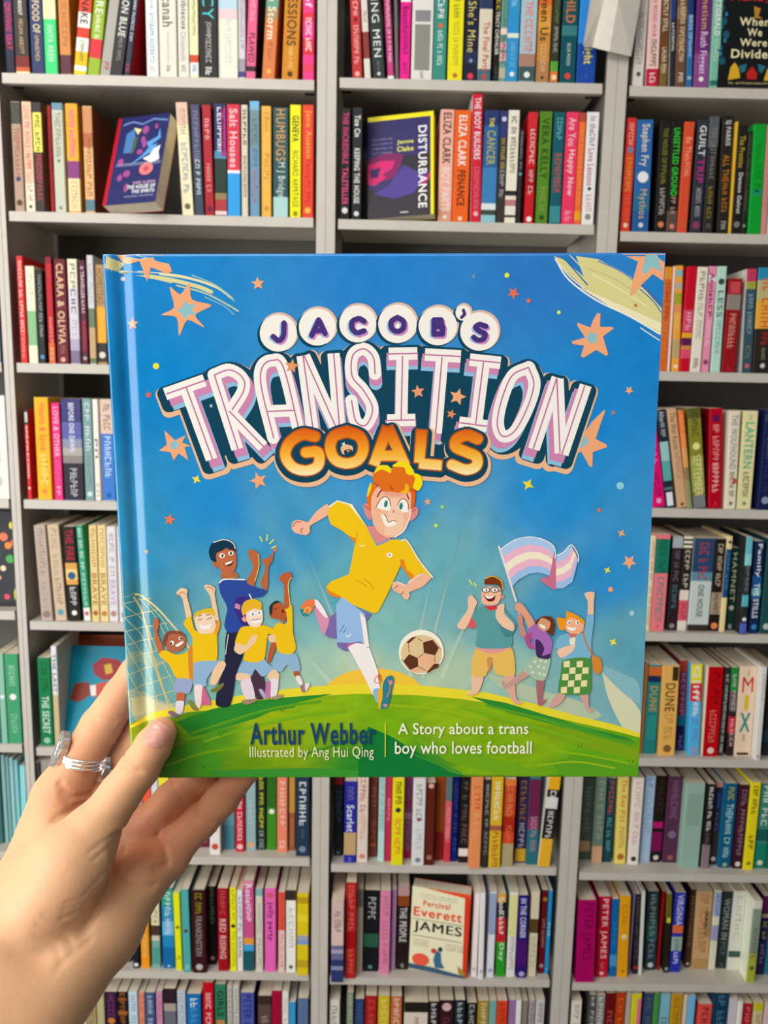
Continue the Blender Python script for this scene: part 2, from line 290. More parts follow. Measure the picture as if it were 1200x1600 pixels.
('second shelf', 'right-side bay', 1919.0, """
red book with gold lettering|442.1|18|199.7|3.1||cc3230||||132|.31:.647:d04a2c,.647:1:d03a2a|.044:.232:e8a090:~7;.243:.31:7a7a98:~1;.344:.647:e08a3c:~9;.669:.908:d86040:~7;.92:.965:f0c0a0:~1
blue book with white disc|465.4|30|197.4|4.7|-0.0217|2f65a6|3a6a70|||122|.638:.81:2a6a92,.81:.995:2a5a94|.038:.41:d8d0b8:Stephen Fry;.444:.569:eef0ec:(O);.615:.879:c8b080:Mythos;.914:.96:c8d4dc:~1
black book with olive title|508.9|20.4|198.5|8.8|-0.0143|221f1d||||133||.067:.562:7a7c28:THE HOUSE OF ~6;.597:.837:a8a49c:~8;.895:.952:d07a4c:~1
black book with neon green title|530.1|19.2|196.4|7.7|-0.016|1f1f1c||||123|.799:.986:5a4a44|.056:.661:38c838:UNSETTLED GROUND;.672:.823:b08a80:~4;.916:.963:d88070:~1
burnt orange book with faint capitals|549.8|18|196.2|5.5||d24e30||||126||.136:.488:e89878:Be The ~5;.893:.951:c05a3c:~1
slate book with white and magenta capitals|575.1|20.2|201.1|8.7||33343e||||129||.05:.315:d8dad8:GUILT;.337:.55:b02a80:TRIP;.595:.844:9a98a2:~7;.889:.958:8a3a60:~1
black book with grey head|598.6|17.8|206.4|6.7|-0.0146|2c2b2a||||133|0:.258:565c60|.086:.529:7a7a78:THE LAST ~6;.594:.87:8a7a28:~7;.914:.958:6a6a68:~2
dark brown book with orange title|626.6|19.6|208.4|7.9|-0.0352|262320||||126||.037:.25:c8c8c4:SJ PARRIS;.325:.812:b0701e:ALL THE ~7;.889:.955:a8a8a4:~2
very thin yellow book|646.6|4|198|4.8|-0.0169|e0b030||||133||
black book with yellow and white lettering|651.5|16.8|191.3|4.1|-0.015|211f1d||||128||.093:.384:b09a30:The Promise;.431:.809:d0ccc8:Damon Galgut;.868:.952:7a7876:~1
thin black book with faint lettering|670.2|8.4|182.3|5.7|-0.0131|2a2a24||||125||.044:.771:5a5a50:~20;.883:.946:8a8a84:~1
emerald green book|682.6|22.8|194|3.8|-0.0315|109a30||||125||.182:.609:0c8a2a:~8;.586:.644:20906a:##
dusty pink book|706.2|10.8|193.9|5.3|-0.0277|d08c86||||124||.258:.781:b87a78:~10
off white book at the edge of view|718.7|20.5|194.1|8.8||e4dcd0||||122||"""),
('third shelf', 'left-side bay', 1654.5, """
red book with cream script|-688.5|12.2|197.5|5||ce3438||||123||.047:.713:e8c8b0:~18;.725:.955:e89080:~5
cream book with green block|-671.8|17.1|179.1|3.1||e6e6c6||||130|.457:.815:88b888|.078:.286:c8c8b4:~3
black book with blue dot|-652.4|12.2|173.7|3.3||2a2c2c||||133||.06:.438:8a8c8c:~10;.465:.711:a8aaaa:~7;.904:.959:4a90c0:~1
crimson book with orange foot|-634.4|12.2|196.2|4||b82630|7a1a24|||123|0:.059:8a2030,.803:1:d8683a|.561:.803:e89080:~6;.852:.962:e8b090:~3
maroon book with gold capitals|-620|22|193.7|7.7||6c2230||||122||.042:.81:d8b890:CLARA & OLIVIA;.822:.897:9a6a5a:~3;.934:.984:d0a088:~1
lavender book with cream head|-593.3|18.3|193.8|5.2||d0ccd4||||133|0:.27:e2dec0,.759:.87:b0a4c0,.87:.994:7a708c|.042:.27:8a8878:~3;.283:.513:6a6874:~3;.574:.82:b0a8bc:~4
plum book with pale capitals|-571.2|11|191.8|4.7||5c2a3a||||128|.568:.879:7a2038|.054:.506:d0c0c8:A TRAVELLER ~4;.581:.854:9a4858:~5;.917:.967:a8a0a0:~1
silver book with tan foot|-556.1|12.2|201.2|3.6||c8c8cc||||126|.482:.658:6a7a60,.658:.943:c0a078,.943:.991:6a7a50|.075:.446:b0b0b4:~8
tan book with amber block|-543.3|18.4|185|8.9||b08e60||||124|.419:.779:e8a838,.779:.974:3a3838|.038:.393:5a4c38:HOMESTEAD;.857:.948:d8d0c4:~1"""),
('fourth shelf', 'left-side bay', 1391.2, """
red book with black head|-688.5|7.7|175|5.5||d42228|b81820|||129|0:.162:2a2826|.028:.141:c0beb8:##;.183:.452:f0d8d4:~5;.481:.768:f0d0cc:~5;.825:.927:e0c0b8:~1
amber yellow book with orange script|-667.8|27.6|199|4.2||eeb022||||131||.055:.515:e86a30:Hearts & Spice;.552:.855:f0d070:~6;.893:.944:e08a30:~1
hot pink book with pale capitals|-634.8|16.3|188.5|3.4||e8307a|6a2a48|||127||.039:.551:f4b0c8:LOVE & OTHER;.59:.83:d85a90:~6;.857:.951:f0a8c8:~2
wide indigo book with moonlit picture|-616|38.9|197.7|3.3||3f4074||||127|.23:.392:5a60a0,.392:.48:8a8ea8,.48:.556:a8a49c,.556:.632:8a8280,.632:.989:2e2a34|.043:.518:d8d8e8:BEFORE ONE DAWN;.682:.963:b8b8bc:~7
grey teal book with pale script|-574.9|17.5|198.3|4||7e9e9e||||122||.043:.504:c8d8d4:~7;.554:.871:6a8a8c:~8;.91:.961:d0dcdc:~1
narrow white book|-557.1|11.2|197.3|7.1||e8e4dc||||132||.388:.577:6a6a6a:~2;.833:.961:b8b0a8:~2
beige book with blue lower half|-541|25.1|197.8|3.9||d8beac||||122|.336:.995:3e7acc|.049:.298:8a7068:~6;.361:.765:c0d4ec:~8;.918:.97:2a5aa0:~1"""),
('fifth shelf', 'left-side bay', 1144.8, """
taupe book leaning on its neighbour|-672.6|23.1|194.7|3.2|-0.0371|b8a698||||127||.03:.523:a08c80:~8;.59:.862:a89488:~5;.889:.971:8a7a6c:~1
tan book with blue dot|-645.5|23.2|196|5.9|-0.0459|ccb698||||132||.036:.527:b09c84:~8;.554:.823:a08a70:~5;.877:.945:5a9ab0:~1
black book with red lettering and flame|-617.9|23.9|193|4.5|-0.0303|221e1e||||123|.38:.61:d8a050,.447:.556:e8c880|.031:.353:b02030:THE FIRE;.474:.556:2a5a80:~1;.637:.829:d0cccc:~4;.884:.939:e8e8e4:~1
teal green book with white foot|-589.5|13.7|195.2|9|-0.0518|3a9a78||||130|.863:1:ece4e0|.03:.457:c8e4d4:~8;.497:.835:a8d4c0:~7;.89:.958:c07070:~1
straw yellow book with red capitals|-571.4|15.4|197|3.7||e2cc8a||||133||.033:.427:c08a5a:~7;.493:.828:b0784c:BRAVE;.868:.949:b0642a:~1
pale yellow book with tan capitals|-555.5|16.7|196.9|6.2||e6d194||||129||.033:.428:c0a060:~7;.494:.829:b08a54:BRAVE;.883:.951:c08040:~1
white book with mauve capitals|-538|18.1|194.4|7.6||dcd8dc||||131||.073:.515:a8a0ac:~7;.556:.828:b8a0c0:BRAVE;.882:.951:b08a78:~1
white book beside the held picture book|-516.6|20.6|195.2|5.5||e0dcdc||||123||.073:.823:b0a0a0:~12;.891:.959:b08888:~1"""),
('sixth shelf', 'left-side bay', 875.7, """
green book with white slanting lettering|-688.5|26|189.4|8.9||147a48||||127||.057:.375:0c5a34:~6;.434:.86:c8e0d0:THE SECRET;.904:.978:90c0a0:~1
slim white and tan book|-659|11.9|215|6.8||cfc6b0||||123|0:.482:dce0e0,.482:1:c8b48a|.075:.456:5a6a80:THE LAST"""),
('third shelf', 'edge bay', 1654.5, """
slate book at the shelf end|-746.3|19.6|196.6|5.9||6a7884||||132||.887:.948:e0c8c8:##"""),
('fourth shelf', 'edge bay', 1391.3, """
cream boxed book|-773.1|49.7|200.7|4.5||e6e4da||||140||.38:.628:c8c8c0:~4;.765:.891:c0c0b8:~1"""),
('sixth shelf', 'edge bay', 881.5, """
dark teal book|-779.4|11.9|188.5|5.5||3a6a68||||127||
pale mint book with white emblem|-766.5|12.4|192.3|3.2||86bca4||||133||.439:.511:e8f4ec:~1
green book with white emblem|-753.7|28.3|191.8|5.5||3f9a68||||132||.127:.355:90c8a8:~6;.441:.513:e8f4ec:~1;.671:.889:88c0a0:~6"""),
('seventh shelf', 'edge bay', 642.2, """
dark teal pamphlet beside paler ones|-800.7|13|203.8|27.6||3a6a68||||133||
grey teal pamphlet|-787.4|8.9|198.7|32.7||8ab4b4||||127||
dull teal pamphlet|-777.3|6.9|195.8|33||78a6a6||||127||
pale teal pamphlet|-769.2|8.2|193|33.2||92c4c4||||130||
light blue teal pamphlet|-759.7|8.2|187.3|33.5||86c0c6||||127||
bright aqua pamphlet by the upright|-748.1|12.3|178.2|29.1|0.013|8ed2d8||||125||"""),
('seventh shelf', 'left-side bay', 636.7, """
grey brown book above the hand|-706.4|13.5|202.8|4.5||5a5450||||126||
pale grey book above the hand|-691.8|21.6|206.8|8.3||9a948c||||123||
grey book behind the thumb|-498.4|14.9|198|8||b8b0a8||||126||
coral book behind the thumb|-481.5|17.6|198|6||ea5a3a||||133||
lilac white book behind the thumb|-461.8|13.5|198|3.2||d8d6e2||||133||
lemon book behind the thumb|-447.3|21.6|198|4.5||e8dc3a||||129||
maroon book with two pale dots|-375.8|26.1|198|34.2||6a1e34||||127||.849:.94:d8a0b0:~2
white book with red emblem|-342.9|22.3|198|9.1||e2dfd8||||126||.874:.948:c84a3a:~1;.229:.74:b8b4ac:~10
steel teal plain book|-320.2|26.7|198|28.6||4a8290||||123|.06:.723:5c94a0|
red book with white capitals|-290.6|19.1|198|19.9||c42030||||125||.37:.873:f0c8cc:~11;.903:.978:f0b8b8:~1
grey blue book with gold seal|-269.6|21.9|198|25.2||92b0b4||||131||.412:.708:a8c0c0:~5;.887:.977:d0a878:~1
blackish green book with yellow capitals|-245.4|17.8|198|28.2||26342e||||132||.015:.745:d0cc28:~14;.775:.985:98a8a0:~5
green book with white dot|-224.9|20.6|198|28.8||3f8a24||||126|0:.507:2f6a20|.522:.581:e8f0e0:~1
salmon book with pale capitals|-202.1|21.9|198|22.4||ee8468||||131||.015:.694:f8c4b0:~9;.873:.962:f4d0c0:~2
slim brown book with gold head|-178.1|13.7|198|27.7||9a5a34||||131|0:.559:c09040|.633:.932:b87850:~5
dark navy book with white capitals|-160.8|28.5|198|7.3||26384e||||130||.149:.645:d0d8d8:~6;.689:.792:5a6c80:~6;.881:.955:7a8898:~1"""),
('seventh shelf', 'middle bay', 624.7, """
black book with red head|-82|19.3|194.2|30.5||1e2224||||129|0:.157:8a1a28|.232:.594:2e5660:~6;.946:.985:5a8a84:~1
cobalt blue book with tan block|-58.8|25.8|184.5|5.8||282c98||||131|.626:.904:c0a070|.07:.225:7a6a98:~3;.288:.618:d8dcf0:Scarlet;.936:.984:7a80d0:~2
off white book with peach lettering|-31.8|23.1|198|8.7||e2cfc2||||126||.015:.43:b86a5a:~8;.445:.74:d8a088:~6;.903:.963:d08078:~1
chestnut brown book|-6.2|16.5|198|27.9||7c3a2e||||130||.189:.41:a86a54:~3;.573:.797:a05a48:~4;.842:.872:c05a30:##
slim pale teal book|13.2|13.6|198|12.1||a8ccca||||125|.657:1:b4d8d6|.015:.628:8ab0b0:~12
slim crimson pink book|28.2|12.3|198|12.5||b82a56||||127||.275:.539:e07a90:~5
yellow book with black and orange lettering|41.6|24.4|198|-0.6||f2dc1c|e0c020|||131||.049:.179:2a2a18:~3;.208:.295:2a2a20:~2;.338:.396:3a2a4a:(O);.469:.866:e8702a:~8
purple speckled book|68.1|16.5|198|25.2||7a4270||||130|.322:.41:8a2a6a,.469:.543:9a70a0,.887:1:a01a5a|.573:.917:9a6a94:~6
white book with grey lettering|84.9|25.7|198|-1.7||dcdcdc|d0d0d0|||125||.071:.477:9a9a9c:~8;.448:.491:c05a78:~1;.579:.8:c0c4c0:~5;.903:.963:7a8a88:~1
dark rust book|112.2|19|187|1.2||5e2218||||133||.008:.069:d8b0a8:~1;.874:.937:a06a58:~1
russet orange book|133.8|19.2|198|20.1||9a4a18||||129|.671:1:8a2418|
coral pink book with grey head|153.9|13.7|198|13.6||d2606a||||128|0:.296:5a7472,.724:1:cc3a4a|.37:.768:e89aa0:~10
deep navy book|169.1|13.7|198|16.4||101a68||||122||.098:.656:3a4474:~8;.731:.88:2a4aa0:~3
black book with white blob|185.2|19.9|204|12.3||201c1c||||128|.84:.927:e0dcdc|.098:.524:5a5454:~6;.567:.782:6a5a60:~4
peach orange book|205.4|23.7|223|-7.5||ee9058|e8dcd0|||125||.165:.395:d86a44:~3;.434:.692:f0a468:~3
charcoal book with grey capitals|232.2|13.5|199.3|-4.7||32302e||||130||.057:.532:a09e98:~8;.59:.853:8a8884:~5
mustard yellow book with cream title|247.2|24.4|207.9|-4.2||deb428||||127|.537:.593:a85a48|.068:.481:f4ecc8:~8;.606:.985:b05a28:~8
fiery orange red book with tan foot|275.1|24.4|197.1|1.1||cc4826||||131|0:.072:e87a28,.422:.599:b02a18,.732:1:b0a078|.029:.422:d88a5a:~10;.525:.717:e8704a:~6
dark purple book with yellow corner|306|23.2|198.7|15.6||30284e||||129|.836:.985:caa030|.058:.51:9a6a34:~7;.54:.821:a8a8b4:~5
teal book with maroon diagonal|329.6|23.1|199.5|9.3||2a6e7a||||131|.029:.448:6a2448,.448:.594:8a3458|.448:.844:b08aa0:SAD ~6
black and white book with amber ends|353.8|24.4|217.4|0.9|0.0658|26241f||e8e4d8||126|.002:.192:f0b020,.703:1:eeb02c,.271:.389:d8d8d4|.205:.376:e8e8e8:~4;.416:.696:d0d0cc:~6"""),
('seventh shelf', 'right-side bay', 615.2, """
grey green book with tan foot|451.2|23.7|198|45.8||56655a||||129|.779:.901:c09a78|.148:.673:7a8a7e:~6
sage green book with tan foot|475.6|22.2|198|32.4||6d8272||||130|.796:1:d0a480|.036:.705:90a494:~8
dark teal book with red lettering|500.7|19.5|194.2|37.7||1c4450||||131||.03:.423:b84a4c:~7;.469:.868:5a9aa4:~8
butter yellow book with orange script|526.7|22.2|200.8|31.4|-0.0238|ecd46c||||126||.028:.348:d0803a:The Key;.378:.51:c8a040:~2;.569:.821:d09a4c:~5;.88:.955:b06a28:~1
white book with pink lettering|554|22.2|200.7|29.9||ece0d6||||132||.051:.341:e0b8a8:~5;.4:.769:d8a8a0:~6;.903:.963:3a3838:~1
powder blue book|582.2|22.3|200.4|39.9||a4bcd8||||132||.029:.131:6a94c0:~2;.175:.648:88a8c4:~8
black book with magenta figure|606.1|22.3|200.5|40.6||1f1816||||130|.529:.603:b01a6a,.648:.872:7a1450|.044:.425:3a2a1a:~6;.917:.977:d0ccc8:~1
plum book with silver seal|632.1|30.7|198.9|39.1||54304a|||1|133||.044:.488:7a5a72:~8;.623:.713:7a6a88:(O);.909:.97:a05a60:~1
thick sage book|663.1|40|195.6|21.5||92b4a4||||133||.126:.499:86a696:##
black book with white capitals|708.1|16.5|194.1|20.1||241f1e||||128|.716:1:8a787c|.037:.549:e0e0dc:~11;.579:.762:6a5a60:~4
midnight blue book with pink head|732.1|14.9|191.2|34.6||2c2a4a||||128|0:.061:c09080,.6:1:3a3230|.137:.306:3a5ab0:~4;.368:.6:6a6080:~4;.898:.961:c8c8c8:~1
dark cyan book with yellow head lettering|747.3|25.8|194.5|23.6||0e587c||1a6a90||123||.045:.194:b0a828:~4;.239:.877:a0d0d8:THE ~10;.938:.985:a0b080:~1
maroon book with grey lettering|776.6|21.7|192.9|22||40162a||||132||.06:.837:8a7078:~16;.915:.977:d0ccc8:~1
yellow book with dark capitals|798.7|20.3|201.1|18||f2d81c||||133||.043:.361:4a4a20:~7;.609:.756:5a5420:~3;.903:.948:8a8420:~1
sea green book with pale capitals|822.9|24.9|195.9|23.3||3c8474||||127|.537:.673:1c5a54,.703:.992:148068|.03:.492:d0e0d8:~6;.901:.962:d8d8c0:~1
dark green book at the shelf end|849.5|22.1|193.1|24||226a5c||||130||"""),
('eighth shelf', 'left-side bay', 366.0, """
dark green book by the wrist|-538.3|16.8|198|26.3||24362e||||130||.929:.985:8a9a90:~1
black navy book with white disc|-512.8|13.9|198|7.5||1e1e28||||130||.93:.984:d8d8d8:~1
orange book with pale capitals|-494.9|18|198|7.9||ec961e||||124||.435:.867:f0b870:~7
teal book with cream head|-472|18.1|155.9|10.3||74a89a||||131|0:.35:dcd4b0,.35:.506:4a3228,.506:.585:c8c4a8|.039:.311:a89a60:~4;.683:.94:4a9a90:##
blue book with green head|-448|25|191.6|8.9||1f84bc||||128|0:.226:3a947c,.226:.384:2f86b0,.416:.59:6ab0dc,.734:1:1468a4|.053:.352:b0e0e0:~5;.384:.574:c0dcf0:~5;.96:.985:c8d8e8:~1
slim acid yellow book|-418.9|13.9|183.7|3.7|-0.0165|e2e41e||||129||.417:.466:8a8a20:~1;.815:.866:6a6a20:~2
teal book with dark spot|-401|16.6|195.1|-1.6|-0.0157|4ca4a4||||127||.475:.522:5a3a4a:~1;.913:.976:a8d8d4:~2
dark oxblood book with grey title|-381.3|29.5|194.9|-2.9||381418|||1|129||.036:.282:8a8420:~6;.313:.795:8a8280:FRANKENSTEIN;.89:.968:b8b0ac:~1
black book with dark green picture|-351.5|16|187|22.4||161a16||||131|.283:.446:163020|.023:.479:6a7a68:~10;.892:.942:c88a88:~1
deep red book with white capitals|-327.5|22.2|195.7|3.7||9e0c1c||||129||.029:.321:a85058:~5;.367:.85:d8b0b0:RED RISING
yellow book with black spot|-301.2|13.9|197.3|4.2||eee41c||||130||.022:.387:a8a41c:~7;.433:.48:2a2a18:~1;.526:.945:b8b01c:~8
slim white book with blue capitals|-286|12.5|191.6|4.5||e4e2e0||||122||.086:.512:6a7ab0:~7;.575:.831:4a4a50:~5
pink book with striped foot|-272.2|22.2|213.8|4.9||c8508a||||123|0:.055:d88aa0,.633:.705:e09a3a,.705:.777:3aa0d8,.777:1:1e5862|.041:.448:f0d8e4:Rosie ~4
narrow stone book with teal head|-245.7|15.3|196|3.5||d5d0c0||||127|0:.084:7ab0ac|.176:.546:b0a890:~6;.593:.937:a8a498:~6
candy pink book with purple script|-226.3|23.6|197.3|3.9||e664b4||||129||.166:.626:5a1a4a:jolly party;.044:.12:d05a70:~1
slim blush book with red panel|-197|13.9|191.5|2.6||f0c0bc||||124|.008:.48:ee5a48|.023:.464:c83a30:~9;.527:.927:d89a90:~5
white book with black head|-180.4|20.8|194.5|3||eeeae2||||130|0:.123:3a2c28|.223:.692:c0c4b4:~6;.913:.96:5a5a58:~1
yellow floral book with blue band|-155.9|24.3|193.7|-6||dcc41c||||129|.511:.574:a0a0b4,.574:.621:7a9ad0,.046:.123:b8981c,.262:.34:e8d430,.81:.904:c0a020|"""),
('eighth shelf', 'middle bay', 358.7, """
beige pink book with navy pattern|-82|26.1|193|-16||cfb4aa|e0d0b8|||122|.55:.723:6a6a90,.723:1:2e386e,.597:.644:a8a0b8,.802:.849:8a90b0,.332:.535:d8bcb4|.131:.379:8a707c:~6
tall red book with faint capitals|-52.3|22.1|226.7|-4.3||b82420||||127|.508:.682:a80c14|.032:.495:d06860:~9;.695:.939:d06050:~5
grey beige book with dark head|-29.4|13.8|200.6|15||bcae9e||||124|.015:.226:8a8074|.03:.211:4a443c:~5
wide black book with green label|-15.3|33.4|194.6|17.4|0.0123|16181e|1c1c4c|||122|.531:.697:2a5a46|.084:.35:a8a8a8:~5;.92:.968:5a8a80:~1
rose pink book with faint capitals|21|22.3|198.6|10.4||da82a4||||123||.06:.288:c06a90:~4;.365:.875:c0608c:~10
thin lilac book|46.3|9.8|193.8|22.3||bc90c0||||125||
dark brown book with white capitals|59|25.3|198.5|24.6||241a16||||124|0:.106:b89090,.106:.229:8a4418|.244:.662:d0ccc8:THE PEOPLE;.929:.976:a8a4a0:~2
thin white book beside the face-out cover|221.8|12|198.4|6.8||ece0de||||124||.875:.937:c0b8b4:~1
thin plain white book|236.6|10.6|206.3|-2|-0.0121|e8e6e6||||122||.874:.934:b0b0b8:~1
slim white book with blue edge|255.2|15.3|202.9|5.6||dfe2ea||||127|.015:.492:98a8cc|.885:.946:a0b0d0:~1
book striped gold black red and green|276.5|19.5|197|8|-0.0284|2c9a24||||126|0:.099:e0a838,.099:.283:201c1a,.283:.577:cc1c2c|.038:.484:eceae4:Good ~5;.592:.811:c8e8c8:Day
white book with lemon panel|298.9|18|201.7|8.4||e6e2e0||||129|.03:.511:dede9a|.526:.923:a8a0b0:~9
indigo book with white capitals|320.9|20.7|196.8|5.1|-0.0185|2a1676||||129|.546:.858:4a1470|.038:.515:d0d0e8:IN THE CORNER;.921:.984:a8a8d0:(O)
cream book with brown wedge|345.6|18.2|202|11.3||d9ceb0||||124|.322:.488:5a4220|.533:.884:c0b498:~5
dark maroon book with gold emblem|369.6|14.1|199.8|19.3||66121a||||132||.068:.144:a87a28:~1;.342:.681:a07070:~9;.867:.945:a08888:~1
slim azure book|384.7|7.9|199.7|17.7||1a92d2||||122||.38:.534:a0d8f0:~2;.906:.969:60b8e0:~1"""),
('eighth shelf', 'right-side bay', 352.9, """
thick magenta book with dark capitals|448.7|40.4|195.1|1.8|-0.023|a8045e|||1|118||.037:.723:6a0440:PETER JAMES;.817:.849:8a0450:~1
red book with white capitals|496.2|26.7|193.9|17.7|-0.0191|c20f2c||||125||.031:.767:f0d0d4:PETER JAMES;.815:.895:e07a88:~4;.927:.976:f0c0c8:~1
blue book with pale foot|527.9|15.5|186.6|20.1|-0.0276|0f64a8||||126|.716:.866:4a94c8|.286:.616:2a7ab8:~4
amber book with small white crest|544.4|22.5|195.5|18.6|-0.0238|e2a014||||123||.108:.358:c8780c:~4;.468:.531:f0d0a0:~1;.912:.944:a06a0c:~1
very thin mauve book|570.9|4|196.4|26.7||7a6a94||||131||
black book with red dot|581.7|11.2|193.5|28.8|-0.0302|25202a||||126||.039:.5:5a564a:~8;.564:.821:5a4a48:~4;.886:.951:c02a30:~1
very thin pale grey book|595.1|7.1|201.1|27.2|-0.029|d4d4d0||||122||
dark green book with grey lettering|612.6|24.3|191.7|41.3|-0.0277|1f3a40||||129|.378:.622:26564a|.04:.557:7a8886:~7;.606:.851:7a7a8c:~4;.901:.967:c0c8c4:(O)
thin dark red book|639.9|5.8|191.8|41.7||8a1014||||123||
black book with olive head and grey ball|652.5|11.7|191|34.1|-0.0343|241f18||||128|0:.297:6a601c|.297:.362:c8c828:##;.917:.985:9a9490:~1
violet blue book with orange splash|666.6|22.8|192.9|36.5||3234a8||||126|.407:.504:d86a3a,.552:.731:98b0a0,.731:1:2430a8|.024:.407:c8c8ec:VIRGINIA;.585:.731:5a6a94:~4;.747:.894:d0d0ec:~4
dark brown book with pale ball|706.3|10.7|191.2|50.9||40281c||||128||.081:.734:7a6048:~9;.917:.983:b0a490:~1
tan book with brown lettering|721.6|35.1|190.7|47.5|-0.0218|c49e70||||133|.867:1:b08e58|.048:.784:b07848:~12;.259:.586:a08458:##r
cream book with blue patches|757.5|14.3|193.8|46.1||dcd8c0||||131|.024:.327:98a4c8,.439:.633:9a98c4|.071:.311:6a78a8:~5
charcoal book with silver capitals|776.6|22.4|188.1|50.5||24312f||||127||.09:.621:98a09c:WOMAN IN;.655:.823:5a6664:~3;.941:.975:6a7a74:~2
pale grey book with dark green smudge|799.4|25.3|193.8|45.1||d8d7cc||||131|.755:.836:3a5a50|.063:.625:c4c4b8:~5
grey green book with pale yellow side|825|18.4|196.4|9.1||8a9a86||e2eed0||115|0:.1:d8d8cc,.644:1:a8b03c|.332:.723:5a6a60:~6;.802:.849:3a4a40:~1
purple book with yellow lettering|857.4|17.1|191.1|32.6||26205a||||126|0:.209:6a2260,.225:.273:c0a088|.321:.549:b8a834:~4;.614:.86:8a80b0:~5
teal book at the shelf end|876.1|22.8|191.2|33.1||2a7c88||||123||"""),
('bottom shelf', 'left-side bay', 128.0, """
white book by the forearm|-634.1|16.7|127.4|3||e0dce0||||129||
tan book by the forearm|-615.9|20.9|167.1|2.8||a8926a||||128||.056:.757:8a7650:~8
pale olive book|-593.6|16.7|181.4|2.9||b4b080||||133||
aubergine book with purple lettering|-576.4|26.5|181.2|5.5||32183a||||133||.035:.347:7a3a6a:~5;.347:.434:c87a30:(O)
black book with orange specks|-547.5|20.9|184.1|2.6||201a18||||129|.085:.119:8a4020,.255:.306:a85a28|.017:.426:a06030:~7
pale blue white book|-523.6|19.5|186.3|2.2||c0d4e0||||126||.059:.43:90a8b8:~5
salmon book|-503.8|13.9|180.5|5.7||da8a70||||132||.043:.78:c06a58:~8
slate blue book with white script|-488|21|182.1|4.3||3e5480||||122||.043:.458:a8b4cc:~6
mauve pink book|-464.8|14|184.1|6||c888a8||||123||.059:.782:b07090:~8
dark plum book with grey picture|-447.3|26.5|192.7|3.6||2e1e28||||128|.187:.284:a89a90,.284:.779:6a6a78|
pale grey blue book|-418.5|18.2|186.8|5.6||bcc6d4||||129||.033:.608:98a4b8:~8
blue book with white splash|-397.3|30.8|180.2|4.6||146cb0||||123||.061:.183:d0e0ec:~2;.2:.587:4a94cc:~5
red book with white capitals|-362.5|23.8|208.4|5.2||bc0c1c||||129||.127:.642:e8b8b8:~9
green book with black capitals|-335.9|23.8|204.3|5||2e7a58||||132||.076:.384:143024:GIRLS;.43:.632:c08050:##
thin stone grey book|-309.1|11.2|202.4|4||bcb8b0||||126||.046:.622:98948c:~9
thin pale grey book|-296.2|14|203.9|2.4||c6c2ba||||127||.046:.617:a09c94:~9
periwinkle book with navy capitals|-279.5|29.3|186.8|2.8||4c58a8||||124||.025:.753:26307a:PETER CAREY
dark brown book|-242.2|29.4|177.4|5.5||3a2c28||||125|.124:.391:5a4640|.284:.373:a89088:~2
crimson book|-211.4|21|190.2|5.6||a80e38||||133||.066:.765:8a0c30:~8
slim white book|-189|14|188.9|5.7||e6e2da||||126||.091:.593:c0bcb4:~7
slim sky blue book|-173.4|14|164.5|3.3||3a96d4||||133||
slate book|-155.3|23.7|173.2|4.6||5a7096||||132||"""),
('bottom shelf', 'middle bay', 120.7, """
ivory book with grey script|-85.4|22.4|178.1|5.2||d8d4c8||||129||.088:.694:8a867c:~8
grey green book|-47.5|14|196.4|4.6||84907a||||125||.04:.717:a8b098:~9
navy book|-29.3|19.6|180.5|5.3||2e4070||||133||.061:.694:4a5a88:~8
red book|-6.9|25.2|189.7|4.1||a81c1c||||127||.05:.701:c04a44:~8
olive yellow book|21.1|25.2|189.8|4.6||ccb428||||126||.05:.701:e0d070:~9
terracotta book with white capitals|49.1|23.8|188.5|4.7||c06a40||||125||.025:.697:e8c8b0:~9
wide beige book with black picture|78.5|51.8|176.6|3.1||dccfc2||||133|0:.142:241f1c|.214:.393:8a8078:~5
black book with white capitals|131.9|22.4|176.5|5.7||201f20||||127||.027:.674:c8c8c8:~8
maroon black book with pale blob|155.8|30.9|180|5.8||34161e||||125||.035:.149:d8b0b4:~1;.236:.501:6a3a44:~5
blue black book with white lettering|189|22.4|183.6|2.3||1a2a30||||127||.034:.664:a8b4b8:~8
black book with grey capitals|216.1|21.1|174.6|5.9||1e1e1e||||123||.027:.664:b0b0b0:~8
gold book with pale capitals|240|23.9|179.8|5.8||a4862e||||129||.035:.671:d8cca0:~8
pale teal book|265.1|15.4|181.1|4.7||74aaa8||||127||
orange red book|281.5|22.4|183.6|2.2||dc4422||||125||.034:.655:b83418:~8
lilac book|307.4|15.4|182.6|5.6||9670a4||||131||
thin white book|323.6|11.2|185.5|2.5||eae8e6||||131||
thin taupe book|336.9|12.6|181.3|5.9||8e8070||||122||
thin mauve grey book|352.1|12.6|184.1|4.7||a89ca0||||128||.043:.663:7a7074:~8
pale grey book with script|366.9|18.2|188.1|2.2||cac6c6||||125||.05:.657:8a8688:~8"""),
